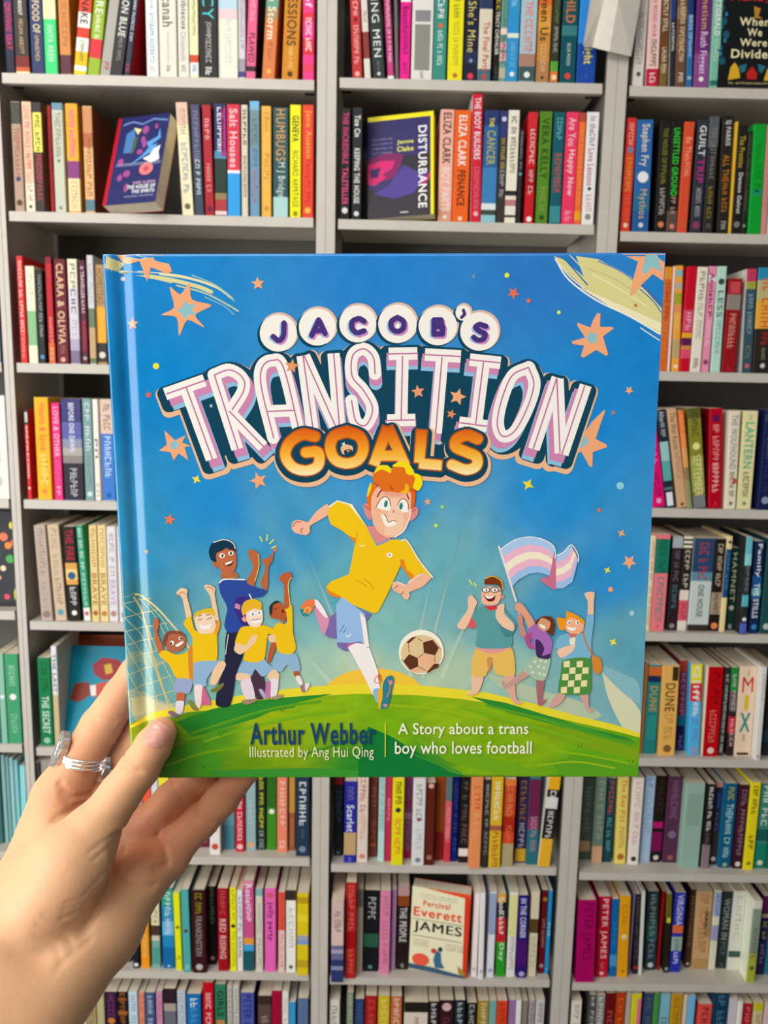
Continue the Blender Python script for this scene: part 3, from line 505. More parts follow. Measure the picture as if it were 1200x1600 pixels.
('bottom shelf', 'right-side bay', 114.9, """
cream book by the upright|444.2|22.4|191.7|2.7||e2dccc||||133||.049:.628:b0a898:~8
dark grey book with white lettering|484|14|204.8|4.5||4e4c4a||||131||.023:.658:c0c0bc:~9
mid grey book with white lettering|499.4|18.3|205.3|4.3||8a8a88||||124||.023:.656:d0d0cc:~9
dark red book|519.3|21.1|209.8|5||6a0e12||||125||.21:.665:b05050:~6
rust orange book|542|21.1|211.1|5.7||b43c12||||123||.067:.668:d86a20:~7
thin stone book|564.9|9.8|213.8|2.9||b0aa9c||||133||
yellow book with pink stripe|575.8|21|211.7|2||d8cc24||||125||.052:.65:e07098:##r
navy book with green edge|603.9|20.9|210.6|5.7||334268||||129||.06:.663:4a6a60:~7
thin green book|625.1|11|213.9|2.1||489040||||127||
light blue book|639|22.5|211.3|5.5||7cb8cc||||129||.283:.509:4a6a78:~4
gold book|663|23.9|212.7|2.5||c0921c||||129||.051:.647:a87814:~8
thin white and orange book|689.5|9.8|209.1|5.2||dcc8ae||||130||
sky blue book|700.7|15.5|206.3|5.1||72b8e4||||123||
salmon red book|724.8|29.6|186.1|5.5||e05048||||131||.042:.606:8a2424:~7
petrol blue book|756.6|32.4|214.4|4.2||123a5a||||125||.029:.65:4a7890:~9
grey lavender book|791|18.3|201.2|5.5||cec8ce||||128||
thin white book|810.7|9.8|196|2.8||ece8e0||||126||
red book with pale edge|822.9|19.7|189.9|4.7||b01622||||125||.05:.602:d07070:~7
beige book with yellow head|846.1|19.7|193.1|3.3||d0c498||||128|0:.106:c8c01c|.155:.6:a89a70:~6
pale pink book|869.9|21.1|190|5.6||dcc0c0||||127||"""),
('third shelf', 'right-side bay', 1663.7, """
orange brown book with red lettering|535.9|14.7|194.2|7.6|-0.0122|d0682a||||126|.001:.115:d89028|.151:.503:a83e1c:~8;.528:.873:d87a3a:~6
thin pale pink book|551.4|4.1|195.4|5.8|-0.0143|ead0c8||||130||
orange book with coloured tiles|559.7|13.9|196.7|6.2|-0.0339|e8a23c||||129|.042:.101:8ab4b0,.16:.22:b0a89c,.256:.363:a0a02a,.375:.436:e08a5a,.69:.873:b8a070|.448:.605:f0c070:~4;.934:.971:f4e4c8:~1
red book with pink and purple bands|573.9|18.4|195.5|3.2||c20e28||||122|.408:.614:d0486a,.626:.675:e0a820,.675:.748:5a1a50,.748:.785:c88a38,.785:.871:dc4a70|.432:.602:f0a8b8:~3
cream book with fine grey lettering|593.6|19.7|194.8|3.2||e6decb||||125||.042:.319:8a867a:~5;.343:.684:b0ac9c:~7;.868:.967:6a665c:~3
pink book with dark serif capitals|615.9|15.3|196.9|6.6||e48eac||||127|.084:.143:f0d0dc|.06:.466:6a2a3c:Annie ~3;.502:.745:f0c8d4:~8;.879:.928:8a3a60:~1
mint book with black capitals|634.9|17.8|197.1|5.9|-0.0172|b4d8c8||||132||.083:.202:3a4a4a:~1;.226:.477:5a7a74:LESS;.501:.816:7aa89c:~8
dark red book with cream lettering|656.1|26|175.7|8.2||94141f||||132|.167:.328:8a8078|.033:.154:c04a50:##;.369:.736:d0907e:~9;.942:.969:b05050:~2
slate teal book with flower head|695.1|18.5|193.8|6.6|-0.0346|345260||d4cfc8||128|0:.121:c03a5c,.121:.193:9aa040|.242:.621:88a0a8:~10;.732:.856:6a7a5a:~4;.906:.956:c05a64:~1
sunset book with red lettering|714.8|35.8|196.1|3.8|-0.0315|2c2620||||122|0:.118:2a8ab0,.118:.309:b8b078,.309:.575:e0a83c|.106:.563:d85a34:~6;.611:.733:a02a28:~3;.758:.868:8a8478:~5;.905:.954:c8c4bc:~1"""),
('fourth shelf', 'right-side bay', 1398.5, """
magenta book leaning behind the picture book|543.4|24.1|173.2|5.2|-0.1864|d81470||||131||.247:.506:e890b4:~4;.608:.871:a00c58:~5;.9:.959:f0a0c4:~1
dark book with cyan glow|569.7|16.7|193.4|7.6|-0.1726|1f2c36||||127|.324:.518:9ac4c8,.518:.726:5aa8a8,.792:.818:5a7a80|.016:.272:b0bcc0:After ~5;.844:.985:dce4ec:##
tan book with brown title|593|17.2|196.2|6.1|-0.1883|cca47e||||128||.04:.407:8a6a50:The War Room;.432:.701:b08a68:~6;.947:.985:6a5a40:~1
orange book with grey foot|610.6|9.4|193.1|3.1|-0.1686|ec8848||||130|0:.227:ea7a34,.382:.576:d8a060,.576:.706:8a7a58,.706:1:8e9468|.049:.382:f0a070:~6
olive book with pale capitals|623.2|25.4|197.1|8|-0.1374|84842e||||129|0:.104:5a5c2a,.483:.842:a0a44c,.88:1:7c7e84|.029:.28:4a4c20:~7;.343:.419:e0dc90:~1;.47:.88:e0e0a4:SEPTEMBER
red book with white lettering|653.7|25.4|196.7|8|-0.0716|b20620||780612||127||.062:.137:5a1a4a:~1;.162:.517:e09090:~8;.543:.838:e8b0a8:~7;.942:.968:d07070:~3
ivory book with grey title|684.8|20.3|192.7|3.5|-0.036|e4dac2||||132||.038:.593:8a8e98:THE WOLFHOUND;.619:.868:5a564c:~7;.685:.737:d04a30:##r;.921:.961:7a7668:~1
pale straw book with green title|708.8|27.9|193.2|6.3|-0.0126|e0daa4||||126||.038:.089:6aa880:THE;.115:.58:5cae84:LANTERN;.619:.868:6a5c3a:~7;.921:.96:6a8a70:~1
navy book with faint floral pattern|749.1|27.9|196.4|5.3||16204c||||126|.05:.125:3a3458|.163:.48:4a5a7c:~6;.505:.827:2c3660:~6;.865:.943:8a94ac:~1"""),
('fifth shelf', 'right-side bay', 1144.5, """
beige book with grey capitals|545.6|10.4|197|10.3||e8d2ae||||132||.06:.459:a89a84:~10;.539:.932:b0a288:~9
salmon pink book with green panel|557.7|27.4|199.6|11.5||ee7a82||f09a98||124|.046:.399:1c7a62|.046:.386:145a4a:~7;.439:.892:4a8a84:~9;.933:.973:d06a70:~1
blackish book with silver wing head|592.6|20.9|193.8|17.7||2a2024||||125|0:.115:a8b0b4|.142:.468:6a6468:~8;.509:.757:4a6a70:~5;.923:.979:8a8084:~1
black book with striped head and rose foot|615.3|18.3|196.7|19||28221f||||131|.007:.034:ece0cc,.054:.08:ece0cc,.1:.127:ece0cc,.57:.678:e8d8cc,.678:.897:d85a68,.897:1:e4d8cc|.153:.543:d0c4b0:~7;.719:.87:b03a4a:~4
thick blue and grey book with red letters|635.4|41.9|192.3|16.6||a8bcc0||||122|0:.361:2a4668,.361:.457:5a8ea0,.457:.93:c4d0cc,.93:1:3a2e2a|.047:.443:a83a58:~7;.498:.846:3a4a4c:ONE HOUSE
black book with cream panel|679.5|20.7|191.4|18.6||221a18||||132|.579:.817:a8947c|.055:.509:c0b098:~11;.593:.803:4a3a2c:~5;.901:.985:e08850:(O)
cream book with navy band|700.6|10.2|197.7|15.3||e8d49a||||130|.133:.64:1c4a7c|.027:.093:4a4a4a:~1;.173:.546:4a7aa8:~7
dark green book with cream capitals|717.8|15.3|172.5|25.2|-0.0127|16362e||||127||.061:.647:b8b494:HAMNET;.694:.757:a8b0a0:~1;.929:.976:c0c8c0:~2
dark book with cyan lights and blue foot|734.6|12.6|200.2|-2|-0.0193|2a2c2c||||125|0:.175:6ab8c4,.175:.291:8ad0d0,.592:.711:5ab0bc,.883:.99:5260c0|.304:.566:7a8288:~5;.803:.883:d8e0e8:~1
blue book with white lettering|756.3|18.2|190.1|6.1|-0.0184|122a58||||131|.371:.621:1c5a98,.509:.579:5ab0b8|.028:.385:d8e0f0:Family;.454:.831:e0ecf4:THE STILLS;.901:.958:3a8ac0:(O)
dark teal book at the shelf end|779.2|23.4|195.4|7.6||1f4c4c||||132||.89:.959:b0c0c0:~1"""),
('sixth shelf', 'right-side bay', 875.1, """
thin brown book|558.2|5.4|198.5|18.5||8a5a34||||123||
teal book with gold title|565.1|25.4|194.4|19.2||1f7c7c||||127|.021:.12:c8682c,.12:.191:1a2c50|.234:.521:b0984c:DUNE;.564:.839:2a8a84:##
mustard book with dark title|594.9|33.3|196.3|11.6|-0.0208|e4b05c||||128||.015:.167:3a2a1a:##r;.195:.506:6a4a20:DUNE;.534:.82:c89444:~5;.877:.964:7a5c30:(O)
purple red book with teal foot|640.2|16.2|199.1|36.6|-0.031|7c2a40||||127|0:.126:a83a2c,.605:.72:1a6a84,.72:1:1a1a54|.14:.605:b07ab0:~7;.834:.978:7a6aa0:~3
book banded yellow red and sky blue|658.5|22.6|198.3|16.7|-0.04|4cb4f0|ece2d0|||125|0:.208:f0e020,.208:.404:dc1c30,.404:.46:4ab0ec|.015:.404:f8f0d8:Gliff;.418:.573:e8f0f0:~3;.587:.857:6a90d8:~5;.914:.985:d85060:~2
scarlet book with slim lettering|687.4|30.8|195.1|12.1|-0.0158|b8060f||efe6d4||123||.056:.41:980810:~4;.481:.84:e07068:~9;.898:.971:f0c8c0:(O)
black book with silver lettering|721.2|10.2|192.8|16||3c3a3a||||129|0:.064:2a2a2a|.078:.743:b8b8b8:~14;.772:.963:c8c8c4:~5
book blended green grey and red|739.5|14.4|192.9|16.6|-0.0298|2e2426||||131|0:.265:1f8a3c,.265:.481:6a5a60,.553:.743:c82c34|.078:.495:c8c0c0:~8;.583:.89:e0b0b0:~6
peach book with coloured block letters|754.2|34.3|196.8|14.7|-0.0157|f0ceb2||||122||.048:.104:5a9a60:~5;.118:.287:c8142c:M;.315:.484:e0b818:I;.513:.727:128a86:X;.755:.827:4a443e:~5;.957:.985:2a241f:##
slim white book|789.9|11.2|202.1|-2|-0.0208|dcdcd6||||124||.081:.366:b8b8b4:~6;.944:.971:8a8a88:~1
dark patterned book at the shelf end|815.8|25.6|190.6|19.7||2c3030||||131|.007:.08:5a5a58,.695:.843:1a4a5a|""")]
BOOKS = []
def shortly(t): return t.split(' book')[0].split(' pamphlet')[0]
for shelf, bay, z, rows in SHELVES:
    rows = [r.split('|') for r in rows.strip().split('\n')]
    for i, r in enumerate(rows):
        nb = rows[i - 1] if i else rows[1 % len(rows)]
        label = r[0] + ', ' + shelf + ', ' + bay
        longer = r[0] + ' beside the ' + shortly(nb[0]) + ' one, ' + shelf + ', ' + bay
        if len(rows) > 1 and len(longer.split()) <= 16: label = longer
        num = lambda t: float(t) if t else 0.0
        bands = [(num(a), num(b), c) for a, b, c in (t.split(':') for t in r[11].split(',') if t)]
        texts = [(num(t[0]), num(t[1]), t[2], t[3]) for t in (q.split(':', 3) for q in r[12].split(';') if q)]
        BOOKS.append((label, 'books on the ' + shelf + ' of the ' + bay, num(r[1]), num(r[2]), num(r[3]), num(r[4]), num(r[5]), z, r[6], bands, texts, r[7], r[8], bool(r[9]), num(r[10])))

TONE = 1.06
def pcol(h): return tuple(min(0.86, c * TONE) for c in lin(h))

need = set()
for b in BOOKS:
    for t in b[10]:
        if t[3] and t[3][0] not in '~#(':
            w = t[3].split('~')[0].strip()
            if w: need.add((w, 0.02))
for s, o in [('Arthur Webber', 0.022), ('Illustrated by Ang Hui Qing', 0), ('A Story about a trans', 0.01), ('boy who loves football', 0.01), ('DISTURBANCE', 0.02), ('Jenna', 0.02), ('Clake', 0.02), ('Liz', 0.02), ('Flanagan', 0.02), ('When', 0.02), ('We', 0.02), ('Were', 0.02), ('Divided', 0.02), ('Percival', 0.02), ('Everett', 0.02), ('JAMES', 0.02), ('ISABEL ALLENDE', 0.02), ('THE HOUSE OF', 0.02), ('THE SPIRITS', 0.02)]: need.add((s, o))
SHAPES = letter_shapes(sorted(need))

def mark_letters(rnd, n):
    """n illegible letter-like marks in the unit box, reading along +x"""
    out = []; x = 0.0; gaps = []
    for i in range(n):
        w = rnd.uniform(0.6, 1.0); k = rnd.randrange(5); st = 0.22
        g = []
        g.append((x, x + st, 0, 1))
        if k in (1, 2, 3): g.append((x + w - st, x + w, 0 if k != 3 else 0.45, 1))
        if k in (0, 2, 3): g.append((x + st, x + w, 0.82, 1))
        if k in (1, 3, 4): g.append((x + st, x + w - (st if k != 4 else 0), 0.42, 0.58))
        if k in (0, 4): g.append((x + st, x + w, 0, 0.18))
        out += g; x += w + 0.3 + (0.7 if rnd.random() < 0.14 and 0 < i < n - 2 else 0)
    x -= 0.3
    return [(a / x, b / x, c, d) for a, b, c, d in out]

def spine_marks(mb, rnd, w, h, texts):
    yy = -0.00012
    for f0, f1, c, s in texts:
        z1 = h * (1 - f0); z0 = h * (1 - f1); L = z1 - z0; col = pcol(c)
        if s.startswith('##'):
            a, b = (-0.36 * w, 0.36 * w) if s == '##' else (0.08 * w, 0.44 * w)
            mb.poly([(a, yy, z0), (b, yy, z0), (b, yy, z1), (a, yy, z1)], col); continue
        if s == '(O)' or s == '~1':
            r = min(0.34 * w, L * 0.5); zc = (z0 + z1) / 2
            p = [(r * math.cos(t * math.pi / 5), yy, zc + r * math.sin(t * math.pi / 5)) for t in range(10)]
            mb.poly(p, col); continue
        pieces = s.split('~'); word = pieces[0].strip(); n = int(pieces[1]) if len(pieces) > 1 else 0
        zt = z1
        cw = 0.60 * w
        if word:
            sh, tr, dim = SHAPES[(word, 0.02)]
            if len(word) == 1 and not n:                        # a single block letter stands upright on the spine
                lw = min(0.66 * w, 1.25 * L * dim[0] / dim[1])
                mb.tris([((v[0] - .5) * lw, yy, z0 + v[1] * L) for v in sh], tr, col); continue
            part = L if not n else L * len(word) / (len(word) + n + 1)
            ln = min(part, 2.1 * cw * dim[0] / dim[1])
            if n == 0: zt = z1 - (L - ln) / 2
            hgt = min(cw, 1.5 * ln * dim[1] / dim[0])
            mb.tris([(-hgt / 2 + v[1] * hgt, yy, zt - v[0] * ln) for v in sh], tr, col)
            zt -= part * 1.05
        if n:
            ln = zt - z0
            hg = min(cw * 0.8, ln / n * 1.7)
            for a, b, c0, d in mark_letters(rnd, n):
                mb.poly([(-hg / 2 + c0 * hg, yy, zt - b * ln), (-hg / 2 + d * hg, yy, zt - b * ln), (-hg / 2 + d * hg, yy, zt - a * ln), (-hg / 2 + c0 * hg, yy, zt - a * ln)], col)

def make_cover(w, h, d, t, col, side, lside, bands, edge):
    """spine and two boards as one folded sheet of thickness t"""
    m = MB(); r = min(0.0012, w * 0.18)
    prof = [(-w / 2, d), (-w / 2, r * 2), (-w / 2 + r * .35, r * .5), (-w / 2 + r, 0), (w / 2 - r, 0), (w / 2 - r * .35, r * .5), (w / 2, r * 2), (w / 2, d)]
    ins = [(-w / 2 + t, d), (-w / 2 + t, r * 2 + t), (-w / 2 + r * .35 + t, r * .5 + t), (-w / 2 + r + t * .5, t), (w / 2 - r - t * .5, t), (w / 2 - r * .35 - t, r * .5 + t), (w / 2 - t, r * 2 + t), (w / 2 - t, d)]
    cuts = sorted({0.0, 1.0, *[b[0] for b in bands], *[b[1] for b in bands]})
    for a, b in zip(cuts, cuts[1:]):
        if b - a < 1e-4: continue
        mid = (a + b) / 2; c = col
        for bb in bands:
            if bb[0] <= mid <= bb[1]: c = pcol(bb[2])
        z0, z1 = h * (1 - b), h * (1 - a)
        for i in range(7):
            p, q = prof[i], prof[i + 1]
            cc = c
            if i == 0: cc = lside
            if i == 6: cc = side
            m.poly([(p[0], p[1], z0), (q[0], q[1], z0), (q[0], q[1], z1), (p[0], p[1], z1)], cc)
    for i in range(7):
        p, q, a, b = prof[i], prof[i + 1], ins[i], ins[i + 1]
        m.poly([(q[0], q[1], 0), (p[0], p[1], 0), (a[0], a[1], 0), (b[0], b[1], 0)], edge)
        m.poly([(p[0], p[1], h), (q[0], q[1], h), (b[0], b[1], h), (a[0], a[1], h)], edge)
        m.poly([(b[0], b[1], 0), (a[0], a[1], 0), (a[0], a[1], h), (b[0], b[1], h)], edge)
    for k in (0, 7):
        p, a = prof[k], ins[k]
        q = [(p[0], p[1], 0), (a[0], a[1], 0), (a[0], a[1], h), (p[0], p[1], h)]
        m.poly(q if k == 0 else q[::-1], edge)
    return m

rnd = random.Random(11)
for label, group, x0, w, h, s, lean, z, col, bands, texts, side, lside, hard, d in BOOKS:
    x0, w, h, s, z, d = x0 / 1000, w / 1000, h / 1000, s / 1000, z / 1000, d / 1000
    sn = abs(math.sin(lean))
    root = empty('hardback_book' if hard else 'paperback_book', (x0 + w / 2, s, z + 0.0002 + sn * w / 2))
    root.rotation_euler = (0, lean, 0)
    tag(root, label, 'book', group)
    c = pcol(col)
    t = 0.0022 if hard else 0.0005
    t = min(t, w * 0.2)
    m = make_cover(w, h, d, t, c, pcol(side) if side else c, pcol(lside) if lside else c, bands, tuple(0.8 * k + 0.05 for k in c))
    m.build('cover', PRINT, root)
    e = 0.003 if hard else 0.0004
    p = MB(); p.box(-w / 2 + t + .0001, w / 2 - t - .0001, t + 0.0003, d - e - 0.001, e * .7 + .0001, h - e); p.build('page_block', PAPER, root, attr=False)
    big = max([q[1] - q[0] for q in texts], default=0)
    for q in texts:
        k = MB(); spine_marks(k, rnd, w, h, [q])
        kind = 'spine_emblem' if q[3] in ('~1', '~2', '(O)') or q[3][0] == '#' else 'spine_title' if q[1] - q[0] == big else 'spine_byline'
        k.build(kind, PRINT, root)

# ------------------------------------------------------------------ books that stand with the front cover showing
def face_out(name, label, w, h, d, mat_rows, front, side, spine, hard=False):
    """front cover in local x 0..w, z 0..h at y=0; spine on the local left (x=0) unless spine colour sits on the other side"""
    root = tag(empty(name), label, 'book', 'books shown face out')
    root.matrix_world = Matrix(mat_rows)
    t = 0.0022 if hard else 0.0006
    m = MB(); c = pcol(front)
    m.box(0, w, 0, t, 0, h, c); m.build('front_cover', PRINT, root)
    m = MB(); m.box(0, w, d - t, d, 0, h, pcol(spine)); m.build('back_cover', PRINT, root)
    m = MB()
    if side == 'L': m.box(0, t, t, d - t, 0, h, pcol(spine))
    else: m.box(w - t, w, t, d - t, 0, h, pcol(spine))
    m.build('spine', PRINT, root)
    e = 0.003 if hard else 0.0006
    p = MB(); p.box(t + .0002 if side == 'L' else e, w - e if side == 'L' else w - t - .0002, t + .0001, d - t - .0001, e, h - e); p.build('page_block', PAPER, root, attr=False)
    return root

class Face:
    """paints flat print on a front cover: x, z as fractions from the top left"""
    def __init__(s, w, h): s.w = w; s.h = h; s.m = MB(); s.n = 0
    def P(s, col, pts):
        s.n += 1; y = -0.0001 - s.n * 0.000004
        v = [Vector((a * s.w, y, (1 - b) * s.h)) for a, b in pts]
        for t in tessellate_polygon([v]): s.m.poly([v[k] for k in (t if True else t)], pcol(col))
    def R(s, col, x0, y0, x1, y1): s.P(col, [(x0, y0), (x1, y0), (x1, y1), (x0, y1)])
    def O(s, col, cx, cy, rx, ry, n=16): s.P(col, [(cx + rx * math.cos(k * 2 * math.pi / n), cy + ry * math.sin(k * 2 * math.pi / n)) for k in range(n)])
    def T(s, col, txt, x0, y0, x1, y1, down=False, off=0.02):
        s.n += 1; y = -0.0001 - s.n * 0.000004
        sh, tr, dim = SHAPES[(txt, off)]
        if down: p = [((x0 + (x1 - x0) * v[1]) * s.w, y, (1 - (y0 + (y1 - y0) * v[0])) * s.h) for v in sh]
        else: p = [((x0 + (x1 - x0) * v[0]) * s.w, y, (1 - (y1 - (y1 - y0) * v[1])) * s.h) for v in sh]
        s.m.tris(p, tr, pcol(col))
    def scrawl(s, col, n, x0, y0, x1, y1, seed=1):
        r = random.Random(seed)
        for a, b, c, d in mark_letters(r, n): s.R(col, x0 + a * (x1 - x0), y1 - d * (y1 - y0), x0 + b * (x1 - x0), y1 - c * (y1 - y0))
    def done(s, parent): return s.m.build('cover_print', PRINT, parent)

def lift(o): return o

w, h, M_ = (0.1102, 0.1837, [[0.957487, 0.276634, 0.081804, -0.518554], [-0.287452, 0.891056, 0.35127, -0.009493], [0.024281, -0.359852, 0.932694, 1.94205], [0, 0, 0, 1]])
o = face_out('paperback_book', 'navy book shown face out with petals, leaning back between tan and cream spines', w, h, 0.030, M_, '2a2e62', 'L', 'c01828')
F = Face(w, h)
F.R('b81828', 0, 0, 0.07, 1)
F.P('6a86c0', [(.12, .08), (.3, .05), (.5, .09), (.7, .04), (.97, .07), (.97, .09), (.7, .06), (.5, .11), (.3, .07), (.12, .10)])
F.P('4a7cb4', [(.22, .2), (.36, .14), (.42, .3), (.4, .42), (.22, .42)]); F.P('e0d494', [(.34, .13), (.5, .16), (.44, .22)]); F.P('50604a', [(.38, .25), (.46, .24), (.42, .42), (.36, .44)])
for x, y, rx, ry in [(.58, .17, .06, .05), (.56, .28, .04, .04), (.6, .33, .04, .05), (.54, .42, .06, .03), (.2, .52, .06, .04), (.24, .7, .05, .04), (.4, .82, .04, .05), (.78, .14, .03, .03), (.36, .66, .07, .04)]: F.O('a04a8c', x, y, rx, ry, 10)
F.P('5a9ad8', [(.85, .16), (.9, .28), (.72, .36), (.86, .34), (.8, .42), (.35, .58), (.6, .46), (.7, .38), (.64, .32), (.84, .26)])
F.P('f0eef4', [(.92, .36), (.9, .44), (.94, .52), (.8, .56), (.62, .5), (.74, .47), (.8, .4)])
F.R('a0a8c0', .12, .545, .98, .552); F.R('a0a8c0', .12, .565, .98, .57)
F.O('e87a7c', .72, .62, .13, .07); F.O('b84a58', .72, .62, .05, .03)
F.T('c8a0b8', 'ISABEL ALLENDE', .52, .755, .94, .785); F.T('f0eef0', 'THE HOUSE OF', .42, .795, .95, .84); F.T('f0eef0', 'THE SPIRITS', .52, .85, .95, .89)
F.scrawl('a8a8c8', 18, .4, .915, .94, .93, 3)
F.done(o)

w, h, M_ = (0.1253, 0.1923, [[0.976808, 0.213266, -0.019068, -0.030548], [-0.206974, 0.963279, 0.171044, 0.017302], [0.054846, -0.163131, 0.985079, 1.933834], [0, 0, 0, 1]])
o = face_out('paperback_book', 'purple book shown face out with yellow edge and vertical white title', w, h, 0.024, M_, '322c62', 'R', 'f0e020')
F = Face(w, h)
F.R('f0e020', 0, 0, 1, .045); F.R('f0e020', .955, 0, 1, 1)
F.P('2a2830', [(0, .7), (.3, .78), (.6, .8), (.95, .62), (.95, 1), (0, 1)]); F.P('2a2830', [(.42, .42), (.95, .40), (.95, .56), (.75, .6), (.55, .52)])
F.P('7a1a5c', [(0, .42), (.3, .36), (.55, .4), (.5, .5), (.4, .62), (0, .66)]); F.P('d01c6c', [(0, .47), (.2, .44), (.42, .45), (.38, .52), (.22, .58), (.3, .6), (.1, .68), (0, .66)])
F.P('3a1c58', [(.04, .52), (.2, .5), (.16, .6), (.04, .6)]); F.P('4a3a8c', [(.3, .7), (.55, .5), (.9, .62), (.7, .78), (.4, .82), (.1, .76)])
F.P('b01c5c', [(.78, .7), (.95, .58), (.95, .64), (.85, .72)])
F.T('f0f0f0', 'DISTURBANCE', .77, .13, .90, .93, True, 0.02)
F.T('e8e060', 'Jenna', .45, .25, .70, .30); F.T('e8e060', 'Clake', .45, .315, .70, .365)
for k in range(4): F.scrawl('8a84b0', 12, .06, .22 + k * .045, .38, .238 + k * .045, 20 + k)
F.R('d8d8d8', .5, .955, .62, .965)
F.done(o)

w, h, M_ = (0.1247, 0.2046, [[0.999521, -0.026294, -0.016311, 0.601359], [0.02697, 0.998724, 0.042686, 0.000673], [0.015168, -0.043106, 0.998955, 2.173912], [0, 0, 0, 1]])
o = face_out('hardback_book', 'black book shown face out with red author name and cream title', w, h, 0.030, M_, '171a1c', 'L', '1a1d20')
F = Face(w, h)
for sx in (0.0, 0.88):
    for k in range(7): F.O('1e566a', sx + .05 + .05 * math.sin(k * 2.1), .12 + .11 * k, .05, .035, 8)
    for k in range(6): F.O('2a7a94', sx + .05 + .04 * math.sin(k * 3.1 + 1), .17 + .11 * k, .025, .02, 8)
F.O('6a7a58', .90, .10, .10, .07); F.O('c8c088', .90, .10, .05, .035)
F.T('d8282c', 'Liz', .38, .09, .70, .18, False, 0.02); F.T('d8282c', 'Flanagan', .14, .205, .92, .30, False, 0.02)
F.P('b8842c', [(.48, .32), (.58, .34), (.55, .4), (.62, .42), (.5, .42)])
F.T('ece0b0', 'When', .28, .415, .72, .485); F.T('ece0b0', 'We', .40, .505, .62, .57); F.T('ece0b0', 'Were', .30, .59, .70, .655); F.T('ece0b0', 'Divided', .18, .68, .82, .755)
F.P('d8a82c', [(.18, .83), (.24, .79), (.30, .84), (.33, .92), (.15, .94)]); F.P('d8a82c', [(.72, .85), (.8, .79), (.84, .86), (.85, .94), (.68, .94)])
F.P('b82824', [(.42, .88), (.5, .82), (.58, .88), (.57, .93), (.43, .93)]); F.P('2a6a7c', [(.3, .82), (.42, .80), (.40, .86), (.34, .88)]); F.P('2a6a7c', [(.58, .80), (.7, .82), (.64, .88), (.6, .86)])
F.scrawl('c8b878', 18, .16, .957, .84, .972, 5)
F.done(o)

w, h, M_ = (0.1264, 0.1993, [[0.980696, 0.194645, 0.018659, 0.086149], [-0.194657, 0.980871, -0.001219, 0.024639], [-0.01854, -0.002437, 0.999825, 0.361397], [0, 0, 0, 1]])
o = face_out('hardback_book', 'cream book shown face out with red and black lettering above a blue raft picture', w, h, 0.030, M_, 'eee4c0', 'R', 'cc3a20')
F = Face(w, h)
F.P('e8502c', [(.2, 0), (1, 0), (1, .06)]); F.P('d83a20', [(.90, .03), (1, .05), (1, 1), (.93, .99)])
for k in range(2): F.scrawl('b0a890', 16, .12 + k * .05, .075 + k * .03, .78, .09 + k * .03, 60 + k)
F.T('ea5232', 'Percival', .2, .145, .66, .215); F.T('ea4628', 'Everett', .04, .235, .87, .345)
F.R('6a6a5a', .03, .375, .89, .382); [F.T('242422', 'JAMES', .05 + q_, .40, .868 + q_, .545, False, 0.02) for q_ in (0, .006, .012)]; F.R('6a6a5a', .03, .575, .89, .582)
for k in range(3): F.scrawl('b0a890', 9, .06, .62 + k * .03, .32, .635 + k * .03, 70 + k); F.scrawl('b0a890', 9, .62, .62 + k * .03, .92, .635 + k * .03, 80 + k)
F.O('ea5c44', .2, .86, .15, .075); F.P('3a6a8c', [(.46, .72), (.54, .74), (.56, .86), (.62, .92), (.46, .93), (.42, .84)]); F.O('c84030', .42, .73, .05, .03, 8); F.O('2c3c40', .53, .70, .04, .03, 8)
F.P('a8863c', [(.84, .86), (.98, .94), (.96, .985), (.86, .95)]); F.P('3c5a74', [(0, .925), (.4, .93), (.97, .975), (.97, 1), (0, .985)])
F.done(o)

w, h, M_ = (0.2493, 0.1962, [[0.998238, 0.059311, -0.001761, -0.648315], [-0.055672, 0.946447, 0.318024, 0.023295], [0.020529, -0.317365, 0.948081, 0.879809], [0, 0, 0, 1]])
o = face_out('hardback_book', 'large teal picture book shown face out behind the fingers', w, h, 0.012, M_, '1488a4', 'L', '5a1c1c', True)
F = Face(w, h)
F.P('9a3038', [(.2, .2), (.28, .12), (.42, .14), (.5, .24), (.44, .34), (.3, .36), (.22, .3)]); F.P('c8a83c', [(.3, .2), (.36, .18), (.38, .28), (.32, .3)])
F.P('8a3a2c', [(.02, .56), (.06, .4), (.18, .38), (.2, .52), (.1, .6)]); F.P('c05040', [(.2, .42), (.3, .38), (.5, .36), (.6, .34), (.58, .46), (.4, .5), (.22, .54)]); F.P('e0dcd0', [(.19, .42), (.24, .41), (.25, .52), (.21, .53)]); F.P('e0d0d0', [(.42, .38), (.46, .37), (.46, .46), (.43, .47)])
F.done(o)
F = Face(w, h); F.n = 8
F.P('a83848', [(.24, .66), (.36, .6), (.5, .58), (.56, .7), (.4, .86), (.26, .9)]); F.P('6a4a34', [(.3, .72), (.4, .68), (.42, .8), (.32, .84)])
F.O('c8cc30', .82, .22, .05, .09); F.P('1c1c20', [(.76, .17), (.98, .15), (.98, .36), (.78, .34)]); F.P('1c1c24', [(.72, .78), (.98, .7), (.98, .98), (.74, .98)])
F.done(o)

w, h, M_ = (0.2407, 0.2027, [[0.999783, -0.020836, -0.000898, -0.656667], [0.02066, 0.983631, 0.179006, 0.089615], [-0.002847, -0.178986, 0.983848, 0.878476], [0, 0, 0, 1]])
o = face_out('hardback_book', 'orange brown book standing behind the large teal one', w, h, 0.010, M_, '9a4420', 'L', '4a1c14', True)
F = Face(w, h); F.R('b85424', .01, .01, .99, .03); F.done(o)

